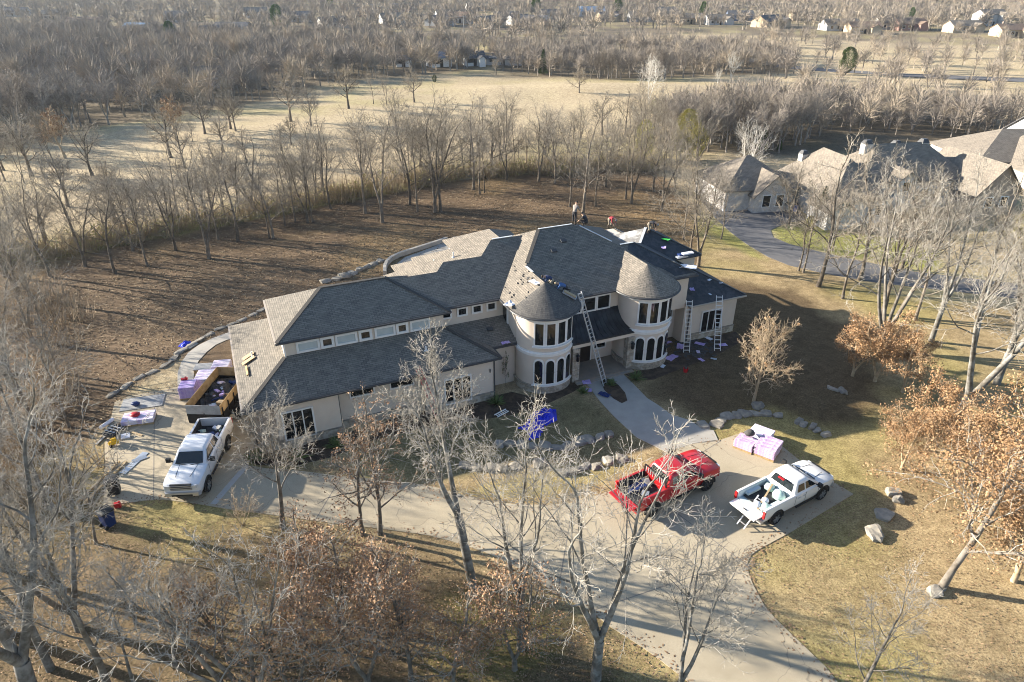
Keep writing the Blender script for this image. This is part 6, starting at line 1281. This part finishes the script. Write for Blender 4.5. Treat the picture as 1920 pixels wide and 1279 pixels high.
litter("fallen_leaves", [(-200, 900), (180, 960), (440, 980), (800, 1020), (990, 1090), (1230, 1250), (1300, 1400), (-300, 1400)], 22000, 1, L_litter, .085, "brown oak leaves fallen under the front trees", hole=drive_px)
litter("fallen_leaves", [(1420, 1040), (1600, 940), (1690, 800), (1960, 760), (2050, 1350), (1640, 1350)], 9000, 2, L_litter, .08, "tan oak leaves fallen on the right lawn", hole=drive_px)
litter("wood_chips", [(-40, 520), (300, 450), (640, 385), (860, 345), (1220, 330), (1300, 470), (740, 520), (440, 620), (330, 660), (150, 830), (0, 880)], 14000, 3, mat('pale_wood_chip', (.46, .36, .22), (.34, .25, .14), 5, .9), .42, "pale chips and sticks over the cleared brown ground", True)
litter("leaf_mat", [(-40, 520), (300, 450), (640, 385), (860, 345), (1220, 330), (1300, 470), (740, 520), (440, 620), (330, 660), (150, 830), (0, 880)], 30000, 4, mat('dark_leaf', (.10, .065, .04), (.2, .135, .08), 5, .9), .17, "dark fallen leaves over the cleared brown ground")
# leaves blown along the drive's edges
ed = pxpoly(drive_px); rl_ = random.Random(31); V_ = []; F_ = []
for k in range(2600):
    i = rl_.randrange(len(ed)); a_, b_ = Vector(ed[i]), Vector(ed[(i + 1) % len(ed)]); p_ = a_.lerp(b_, rl_.random()) + Vector((rl_.gauss(0, .35), rl_.gauss(0, .35)))
    if p_.y < 12: continue
    t_ = rl_.uniform(0, 6.28); s_ = rl_.uniform(.04, .09); d_ = Vector((cos(t_), sin(t_))) * s_; e_ = Vector((-d_.y, d_.x)) * .5; o = len(V_)
    for q_, z_ in ((p_ - d_, .035), (p_ + e_, .05), (p_ + d_, .045), (p_ - e_, .04)): V_.append((q_.x, q_.y, z_))
    F_.append((o, o + 1, o + 2, o + 3))
tag(link("drive_leaves", np_mesh("drive_leaves", np.array(V_), np.array(F_), L_litter, False)), "dead leaves blown along the drive's edges", "litter", kind="stuff")
# ---------------------------------------------------------------- neighbouring and far houses
S_tan = shingle('neighbour_shingle', (.235, .20, .16), (.165, .145, .12), (.26, .225, .18)); S_grey = shingle('grey_far_shingle', (.13, .13, .135), (.10, .10, .105), (.16, .16, .16)); S_brown = shingle('brown_far_shingle', (.24, .17, .12), (.18, .13, .1), (.28, .2, .15)); S_blue = mat('blue_metal_roof', (.20, .30, .42), (.16, .25, .36), 2, .4, metal=.3)
M_siding = mat('white_siding', (.5, .49, .47), (.43, .42, .4), 2, .8); M_wbrick = brickmat('whitewashed_brick', (.5, .47, .43), (.42, .38, .34), (.56, .53, .5), .22, .075, (.5, .48, .45), ms=.012); M_rbrick = brickmat('red_brick', (.32, .16, .12), (.25, .12, .1), (.38, .22, .17), .22, .075, (.35, .3, .27), ms=.012)
M_tanwall = mat('tan_wall', (.5, .40, .28), (.44, .35, .24), 2, .9)
def gable(x0, x1, y0, y1, z, p, along='x', ov=.35):
    if along == 'x':
        w = (y1 - y0) / 2; zr = z + w * p; ym = (y0 + y1) / 2; e = ov; ze = z - ov * p
        return [[(x0 - e, y0 - e, ze), (x1 + e, y0 - e, ze), (x1 + e, ym, zr), (x0 - e, ym, zr)], [(x1 + e, y1 + e, ze), (x0 - e, y1 + e, ze), (x0 - e, ym, zr), (x1 + e, ym, zr)]], [[(x0, y0, z), (x0, y1, z), (x0, ym, zr)], [(x1, y1, z), (x1, y0, z), (x1, ym, zr)]]
    w = (x1 - x0) / 2; zr = z + w * p; xm = (x0 + x1) / 2; e = ov; ze = z - ov * p
    return [[(x0 - e, y1 + e, ze), (x0 - e, y0 - e, ze), (xm, y0 - e, zr), (xm, y1 + e, zr)], [(x1 + e, y0 - e, ze), (x1 + e, y1 + e, ze), (xm, y1 + e, zr), (xm, y0 - e, zr)]], [[(x0, y0, z), (x1, y0, z), (xm, y0, zr)], [(x1, y1, z), (x0, y1, z), (xm, y1, zr)]]
def block(root, x0, x1, y0, y1, z, kind, p, wm, rm, ov=.35, z0=-.6):
    MB().box(((x0 + x1) / 2, (y0 + y1) / 2, (z + z0) / 2), (x1 - x0, y1 - y0, z - z0)).build("wall", wm, root)
    if kind == 'hip': roof("roof", hip(x0 - ov, x1 + ov, y0 - ov, y1 + ov, z - .02, p), rm, .15, root)
    else:
        R_, G_ = gable(x0, x1, y0, y1, z, p, kind); roof("roof", R_, rm, .15, root)
        for g_ in G_: MB().poly(g_).build("gable_wall", wm, root)
def wins(root, spots, y, m=M_glass, w=.9, h=1.3, axis='y'):
    for x, z in spots:
        s = (w + .2, .06, h + .2) if axis == 'y' else (.06, w + .2, h + .2); s2 = (w, .08, h) if axis == 'y' else (.08, w, h)
        c = (x, y, z) if axis == 'y' else (y, x, z)
        f_ = MB().box(c, s).build("window", M_white, root); MB().box(c, s2).build("pane", m, f_)
NBC = Vector((42, 82, 0)); NBA = radians(10); nbo = NBC - Matrix.Rotation(NBA, 3, "Z") @ NBC
nb = empty("neighbour_house", nbo, NBA, "large whitewashed neighbouring house with many gables and chimneys", "house")
block(nb, 25.2, 34.2, 82.5, 91, 2.9, 'hip', .75, M_wbrick, S_tan)
block(nb, 28.4, 33.1, 81.3, 87, 2.6, 'y', 1.05, M_wbrick, S_tan); wins(nb, ((29.9, 1.6), (31.6, 1.6)), 81.28, h=1.5)
block(nb, 40.5, 55, 79.6, 87.6, 3.9, 'hip', .95, M_wbrick, S_tan)
block(nb, 34.6, 41.6, 75.6, 88, 3.2, 'hip', 1.15, M_wbrick, S_tan); wins(nb, ((40.6, 1.7),), 75.58)
block(nb, 33.4, 36.4, 74.2, 78, 2.7, 'y', .8, M_siding, S_tan); block(nb, 44.5, 47.0, 78.4, 82, 4.6, 'y', .9, M_wbrick, S_tan); wins(nb, ((45.7, 3.6),), 78.38, h=1.2)
block(nb, 52.8, 58.6, 75.5, 85, 3.3, 'y', 1.25, M_brick, S_tan); wins(nb, ((54.7, 1.9), (56.7, 1.9)), 75.48); wins(nb, ((42.8, 2.2), (49, 2.2), (50.8, 2.2)), 79.18)
for x_, y_, w_c, h_c, m_ in ((43.5, 84.0, 1.1, 8.0, M_wbrick), (47.6, 84.2, .9, 7.7, M_greypl), (51.0, 83.8, .9, 7.9, M_greypl), (36.6, 86, .8, 6.4, M_wbrick)):
    ch = MB().box((x_, y_, h_c / 2 + 2), (w_c, .9, h_c - 4)).build("chimney", m_, nb); MB().loft([[(x_ - w_c * .55, y_ - .5, h_c), (x_ + w_c * .55, y_ - .5, h_c), (x_ + w_c * .55, y_ + .5, h_c), (x_ - w_c * .55, y_ + .5, h_c)], [(x_ - w_c * .3, y_ - .25, h_c + .5), (x_ + w_c * .3, y_ - .25, h_c + .5), (x_ + w_c * .3, y_ + .25, h_c + .5), (x_ - w_c * .3, y_ + .25, h_c + .5)]]).build("chimney_cap", M_gutter, ch)
nb.scale = (1, 1, .88)
nb2 = empty("neighbour_house", (0, 0, 0), 0, "second big neighbouring house cut by the right frame edge", "house")
nb2.scale = (1, 1, .82)
block(nb2, 64, 84, 94, 106, 3.0, 'hip', .62, M_siding, S_tan); block(nb2, 68, 76, 89, 98, 2.8, 'y', .85, M_siding, S_tan); wins(nb2, ((70.5, 1.7), (73.5, 1.7)), 88.98); block(nb2, 78, 88, 100, 112, 3.6, 'x', .8, M_siding, S_grey)
p_ = at(1488, 398); bin_("blue wheeled bin beside the neighbour's garage", 1488, 398, 0, mat('bright_blue_plastic', (.02, .1, .42), None, rough=.5), M_plastic); bin_("grey wheeled bin left of the blue one at the neighbour's garage", 1476, 397, 0, M_greypl, M_plastic)
def far_house(u, v, label, w=13, d=8, h=2.9, rz=0.0, wm=M_siding, rm=S_grey, p=.5, wing=True):
    q_ = atg(u, v); r0 = empty("far_house", (q_.x, q_.y, q_.z), rz, label, "house", "far suburban houses")
    block(r0, -w / 2, w / 2, -d / 2, d / 2, h, 'x', p, wm, rm)
    if wing: block(r0, w * .12, w * .42, -d / 2 - 2.5, 0, h - .1, 'y', p * 1.15, wm, rm)
    wins(r0, ((-w * .35, 1.6), (-w * .15, 1.6)), -d / 2 - .02, w=1.3); MB().box((-w * .02, -d / 2 - .02, 1.05), (1.0, .08, 2.1)).build("door", M_door, r0)
    MB().box((-w * .3, .4, h + d * p * .5 + .1), (.8, .6, 1.4)).build("chimney", M_brick, r0); return r0
FH = [(30, 30, "far white house at the upper left corner", M_siding, S_grey, .2), (165, 52, "far tan house left of the blue-roofed one", M_tanwall, S_brown, .1), (560, 40, "far grey-roofed house right of the tall pine", M_siding, S_grey, .3), (625, 52, "far white house in the woods left of the clearing", M_siding, S_grey, .5), (680, 30, "far brick house beside the left clearing pole", M_rbrick, S_brown, .1), (915, 50, "far tan house left of the dark-roofed three", M_tanwall, S_grey, .9), (1035, 34, "far white house between the dark-roofed three and the grey one", M_siding, S_grey, .2), (1140, 40, "far tan house left of the long white one", M_tanwall, S_grey, .4), (1245, 30, "far white house right of the long white one", M_siding, S_tan, .2), (480, 32, "far pale house left of the tall pine", M_siding, S_tan, .4), (300, 70, "far pale house among the left woods", M_siding, S_tan, .5), (265, 66, "far low house with grey-blue roof in the left woods", M_siding, S_blue, -.2), (105, 36, "far tan house at the upper left", M_tanwall, S_tan, .3), (332, 40, "far small white house behind the left woods", M_siding, S_grey, .1), (395, 72, "far grey house right of the round green pine", M_siding, S_grey, .6), (440, 66, "far low house beside the dark cedar", M_tanwall, S_grey, 0),
  (735, 44, "far white house at the powerline clearing", M_siding, S_tan, .4), (752, 22, "far brick house behind the white one", M_rbrick, S_grey, 0), (785, 18, "far dark-roofed house at the top edge", M_tanwall, S_grey, .2), (823, 48, "far bright white gabled house", M_siding, S_grey, 1.2), (845, 36, "far white house right of the gabled one", M_siding, S_tan, .3), (868, 42, "far small white house in a row", M_siding, S_brown, -.2), (895, 20, "far house with pale roof at top centre", M_siding, S_tan, .3), (950, 40, "far dark-roofed house, left of three", M_tanwall, S_grey, .2), (972, 46, "far dark-roofed house, middle of three", M_siding, S_grey, .7), (998, 48, "far dark-roofed house, right of three", M_rbrick, S_grey, -.1), (1070, 30, "far two-winged grey house", M_siding, S_grey, .1), (1108, 30, "far blue-grey house beside the two-winged one", M_siding, S_blue, 0), (1203, 40, "far long white house at the field edge", M_siding, S_tan, .1), (1292, 44, "far tan-roofed house below the round pine", M_tanwall, S_tan, .1), (1345, 46, "far pale house right of the round pine", M_siding, S_tan, .2), (1385, 38, "far dark blue house", mat('blue_wall', (.1, .14, .22), None), S_grey, 0), (1442, 50, "far house with dark gable", M_tanwall, S_grey, .6), (1505, 38, "far tan house in trees", M_tanwall, S_tan, 0), (1572, 57, "far big white house at the field's back edge", M_siding, S_tan, .1), (1615, 62, "far tan house right of the big white house", M_tanwall, S_brown, 0), (1663, 54, "far white house with tan roof", M_siding, S_tan, .2), (1702, 56, "far brown brick house", M_rbrick, S_brown, .1), (1803, 60, "far pale-roofed house at right", M_tanwall, S_tan, .1), (1850, 48, "far two-storey pale house at right", M_siding, S_tan, .2), (1893, 68, "far long brown-roofed house at the right edge", M_tanwall, S_brown, .05)]
for u, v, lab, wm, rm, rz_f in FH: far_house(u, v, lab, RND.uniform(12, 17), RND.uniform(8, 10), 3.0 if 'two-storey' not in lab else 5.6, rz_f, wm, rm)
far_house(823, 124, "white farm building with blue metal roof beside the light pole", 6.5, 5, 2.8, .5, M_white, S_blue, .6, False); far_house(888, 122, "white farm house right of the light pole", 6, 5, 2.6, .3, M_white, S_grey, .6); far_house(945, 121, "long low white farm shed", 11, 4, 2.0, 0, M_siding, S_grey, .3, False); far_house(757, 124, "small white building left of the farm", 4.5, 4, 2.2, .2, M_white, S_grey, .5, False); far_house(385, 160, "pale house half hidden in the left wood", 10, 7, 2.8, .2, M_siding, S_tan, .5, False)
hp_ = []; rhx = random.Random(8)
for u, v, *_ in FH:
    for k in range(5): q_ = atg(u + rhx.gauss(0, 16), v + rhx.uniform(.5, 5)); hp_.append((q_.x, q_.y, q_.z))
mass('garden_trees', hp_, 'bare garden trees round the far houses', B_mass, hs=(.45, .9), seed=12)
def pole(u, v, vt, label, arms=1):
    q_ = atg(u, v); H_ = max(6, hgt(u, v, vt)); r0 = empty("utility_pole", (q_.x, q_.y, q_.z), 0, label, "pole"); MB().tube([(0, 0, -.2), (0, 0, H_)], [.16, .1], 8).build("shaft", M_greypl, r0)
    MB().bar((-1.2, 0, H_ - .3), (1.2, 0, H_ - .3), .14).build("crossarm", M_greypl, r0)
    return (q_.x, q_.y, q_.z + H_ - .2)
pole(857, 130, 84, "tall light pole beside the white farm buildings")
pp = [pole(700, 36, 8, "power pole in the far clearing, left one"), pole(870, 60, 30, "power pole in the far clearing, right one"), pole(560, 20, -10, "power pole at the top left of centre")]
for k, (a_, b_) in enumerate(((pp[2], pp[0]), (pp[0], pp[1]))):
    wr_ = empty("power_lines", a_, 0, "power lines " + ("left" if k == 0 else "right") + " of the left clearing pole", "wires")
    for s in (-1.1, 0, 1.1):
        A_, B_ = Vector((s, 0, 0)), Vector(b_) - Vector(a_) + Vector((s, 0, 0)); MB().tube([A_.lerp(B_, t) - Vector((0, 0, 4 * t * (1 - t) * 1.5)) for t in np.linspace(0, 1, 9)], .03, 3).build("wire", M_gutter, wr_)

# ---------------------------------------------------------------- roofers
SK = mat('skin', (.42, .26, .18), None, rough=.6); HAIR = mat('dark_hair', (.02, .015, .012), None, rough=.8)
def cloth(n, c): return mat(n, c, tuple(x * .75 for x in c), 8, .9)
C_grey = cloth('grey_shirt', (.26, .23, .21)); C_dark = cloth('dark_trousers', (.03, .03, .035)); C_red = cloth('red_shirt', (.42, .05, .06)); C_navy = cloth('navy_shirt', (.03, .045, .11)); C_blue = cloth('blue_shirt', (.07, .14, .30)); C_jean = cloth('blue_jeans', (.09, .12, .19)); C_tan = cloth('tan_trousers', (.30, .26, .2)); C_blk = cloth('black_shirt', (.035, .035, .04)); BOOT = mat('boot', (.05, .035, .025), None, rough=.8)
def person(label, loc, rz, J, top, legs, cap=HAIR, group="roofers at work"):
    """J: joint positions (m). One continuous skinned body; cloth by region."""
    names = ['pel', 'waist', 'chest', 'neck', 'head', 'crown', 'shl', 'ell', 'wrl', 'pal', 'shr', 'elr', 'wrr', 'par', 'hil', 'knl', 'anl', 'tol', 'hir', 'knr', 'anr', 'tor']
    rad = dict(pel=.15, waist=.135, chest=.155, neck=.06, head=.095, crown=.075, shl=.07, ell=.048, wrl=.034, pal=.036, shr=.07, elr=.048, wrr=.034, par=.036, hil=.10, knl=.066, anl=.048, tol=.04, hir=.10, knr=.066, anr=.048, tor=.04)
    E_ = [('pel', 'waist'), ('waist', 'chest'), ('chest', 'neck'), ('neck', 'head'), ('head', 'crown'), ('chest', 'shl'), ('shl', 'ell'), ('ell', 'wrl'), ('wrl', 'pal'), ('chest', 'shr'), ('shr', 'elr'), ('elr', 'wrr'), ('wrr', 'par'), ('pel', 'hil'), ('hil', 'knl'), ('knl', 'anl'), ('anl', 'tol'), ('pel', 'hir'), ('hir', 'knr'), ('knr', 'anr'), ('anr', 'tor')]
    V = [Vector(J[n]) for n in names]; R_ = [rad[n] for n in names]; reg = list(names); Ed = [(names.index(a), names.index(b)) for a, b in E_]
    for sd in 'lr':
        w, p = Vector(J['wr' + sd]), Vector(J['pa' + sd]); d = (p - w).normalized(); x = d.cross(Vector((0, 0, 1))).normalized() if abs(d.z) < .95 else Vector((0, 1, 0)); pi_ = names.index('pa' + sd)
        for k in range(4):
            a = p + d * .035 + x * (k - 1.5) * .024; b_ = a + d * (.05 - .006 * abs(k - 1.3)) - Vector((0, 0, .008)); o = len(V); V += [a, b_]; R_ += [.0105, .009]; reg += ['hand', 'hand']; Ed += [(pi_, o), (o, o + 1)]
        a = w + d * .03 + x * .045; o = len(V); V += [a, a + d * .04 + x * .015]; R_ += [.012, .01]; reg += ['hand', 'hand']; Ed += [(names.index('wr' + sd), o), (o, o + 1)]
    me = bpy.data.meshes.new("person_cage"); me.from_pydata(V, Ed, []); o_ = bpy.data.objects.new("person_cage", me); col.objects.link(o_)
    md = o_.modifiers.new("skin", 'SKIN'); md.use_smooth_shade = True; sv = me.skin_vertices[0].data
    for i, r in enumerate(R_): sv[i].radius = (r, r)
    sv[0].use_root = True; o_.modifiers.new("sub", 'SUBSURF').levels = 1; o_.modifiers["sub"].render_levels = 1
    dg = bpy.context.evaluated_depsgraph_get(); dg.update(); body = bpy.data.meshes.new_from_object(o_.evaluated_get(dg)); bpy.data.objects.remove(o_)
    body.name = "person"; body.materials.clear()
    for m_ in (top, legs, SK, BOOT): body.materials.append(m_)
    mi = {'pel': 1, 'waist': 0, 'chest': 0, 'neck': 2, 'head': 2, 'crown': 2, 'wrl': 2, 'wrr': 2, 'pal': 2, 'par': 2, 'hand': 2, 'hil': 1, 'hir': 1, 'knl': 1, 'knr': 1, 'anl': 3, 'anr': 3, 'tol': 3, 'tor': 3}
    seg = [(V[a], V[b], reg[a], reg[b]) for a, b in Ed]
    for pg in body.polygons:
        c = pg.center; best = 9e9
        for a, b, ra, rb in seg:
            ab = b - a; t = max(0, min(1, (c - a).dot(ab) / max(ab.length_squared, 1e-9))); dd_ = (a + ab * t - c).length_squared
            if dd_ < best: best = dd_; rg = ra if t < .5 else rb
        pg.material_index = mi.get(rg, 0)
    p_ = link("person", body, None, loc, (0, 0, rz)); tag(p_, label, "person", group)
    h_, cr = Vector(J['head']), Vector(J['crown']); up = (cr - h_).normalized(); bm = bmesh.new(); bmesh.ops.create_uvsphere(bm, u_segments=12, v_segments=8, radius=.108)
    bmesh.ops.delete(bm, geom=[v for v in bm.verts if v.co.z < .0], context='VERTS'); m2_ = bpy.data.meshes.new("cap"); bm.to_mesh(m2_); bm.free(); m2_.materials.append(cap); c_o = link("cap", m2_, p_, h_ + up * .045); c_o.rotation_mode = 'QUATERNION'; c_o.rotation_quaternion = Vector((0, 0, 1)).rotation_difference(up)
    fw = Vector(J.get('face', (1, 0, 0))).normalized(); MB().box((0, 0, 0), (.035, .025, .045)).build("nose", SK, p_, h_ + fw * .098)
    return p_
# facing +x in their own frame
stand = dict(pel=(0, 0, .93), waist=(.04, 0, 1.08), chest=(.12, 0, 1.3), neck=(.2, 0, 1.46), head=(.26, 0, 1.58), crown=(.28, 0, 1.68), shl=(.13, .19, 1.38), ell=(.28, .24, 1.12), wrl=(.5, .16, 1.05), pal=(.57, .13, 1.04), shr=(.13, -.19, 1.38), elr=(.24, -.25, 1.12), wrr=(.46, -.17, 1.02), par=(.53, -.14, 1.0), hil=(0, .1, .86), knl=(.08, .13, .48), anl=(0, .14, .08), tol=(.16, .16, .04), hir=(0, -.1, .86), knr=(.02, -.13, .47), anr=(-.12, -.14, .08), tor=(.04, -.16, .04), face=(1, 0, -.5))
bend = dict(pel=(-.1, 0, .82), waist=(.06, 0, .92), chest=(.3, 0, .95), neck=(.46, 0, .9), head=(.57, 0, .84), crown=(.65, 0, .79), shl=(.34, .19, .92), ell=(.4, .24, .64), wrl=(.5, .16, .4), pal=(.53, .14, .33), shr=(.34, -.19, .92), elr=(.38, -.24, .64), wrr=(.5, -.14, .42), par=(.54, -.12, .35), hil=(-.1, .1, .77), knl=(.08, .14, .46), anl=(-.06, .15, .08), tol=(.1, .17, .04), hir=(-.1, -.1, .77), knr=(.04, -.14, .45), anr=(-.12, -.15, .08), tor=(.04, -.17, .04), face=(.5, 0, -1))
crouch = dict(pel=(-.12, 0, .34), waist=(-.04, 0, .48), chest=(.1, 0, .66), neck=(.2, 0, .78), head=(.28, 0, .87), crown=(.32, 0, .96), shl=(.12, .19, .7), ell=(.3, .24, .48), wrl=(.48, .14, .34), pal=(.54, .12, .28), shr=(.12, -.19, .7), elr=(.3, -.24, .5), wrr=(.48, -.14, .36), par=(.54, -.12, .3), hil=(-.1, .1, .33), knl=(.28, .17, .42), anl=(.02, .16, .08), tol=(.18, .18, .04), hir=(-.1, -.1, .33), knr=(.24, -.2, .12), anr=(-.16, -.18, .08), tor=(-.28, -.18, .06), face=(1, 0, -.5))
kneel = dict(pel=(-.18, 0, .34), waist=(-.02, 0, .46), chest=(.22, 0, .54), neck=(.38, 0, .58), head=(.49, 0, .6), crown=(.58, 0, .64), shl=(.26, .19, .52), ell=(.42, .24, .32), wrl=(.62, .16, .16), pal=(.68, .14, .12), shr=(.26, -.19, .52), elr=(.4, -.24, .3), wrr=(.58, -.16, .14), par=(.64, -.14, .1), hil=(-.18, .1, .3), knl=(.1, .15, .07), anl=(-.32, .15, .07), tol=(-.45, .16, .05), hir=(-.18, -.1, .3), knr=(.06, -.15, .07), anr=(-.36, -.15, .07), tor=(-.49, -.16, .05), face=(.7, 0, -.8))
def hp(a, b, z): return tuple(hw(a, b, z))
person("roofer standing at the right end of the main ridge, grey shirt and dark trousers", tuple(at(1076, 421, 8.87)), YAW + .5, stand, C_grey, C_dark)
person("roofer in black crouching just behind the main ridge", tuple(at(1097, 423, 8.45)), YAW + 2.2, crouch, C_blk, C_dark)
person("roofer in a red shirt bending over on the rear block", tuple(at(1143, 427, 6.05)), YAW - 1.2, bend, C_red, C_tan, cloth('grey_cap', (.3, .3, .3)))
person("roofer in dark shirt bending over at the rear peak", tuple(at(1217, 437, 6.95)), YAW - .9, bend, C_blk, C_tan, cloth('pale_cap', (.4, .4, .4)))
person("roofer in navy kneeling at the left turret peak", hp(14.95, 1.55, ZAP - .42), YAW + 3.0, kneel, C_navy, C_tan)
person("roofer in a blue shirt kneeling above the ladder on the turret roof", hp(15.7, .95, ZAP - .86), YAW + 2.7, kneel, C_blue, C_dark, cloth('sand_cap', (.4, .33, .22)))
# ---------------------------------------------------------------- haze: the air itself
hm = bpy.data.materials.new("haze_air"); hm.use_nodes = True; hn = hm.node_tree; hn.nodes.clear()
pv = hn.nodes.new("ShaderNodeVolumePrincipled"); pv.inputs['Color'].default_value = (.72, .85, 1.0, 1); pv.inputs['Density'].default_value = 0.00009; pv.inputs['Anisotropy'].default_value = .25
ho = hn.nodes.new("ShaderNodeOutputMaterial"); hn.links.new(pv.outputs[0], ho.inputs['Volume'])
hz_ = MB().box((0, 2560, 15), (5700, 5500, 42)).build("haze", hm); tag(hz_, "thin pale haze in the air", "haze", kind="stuff")
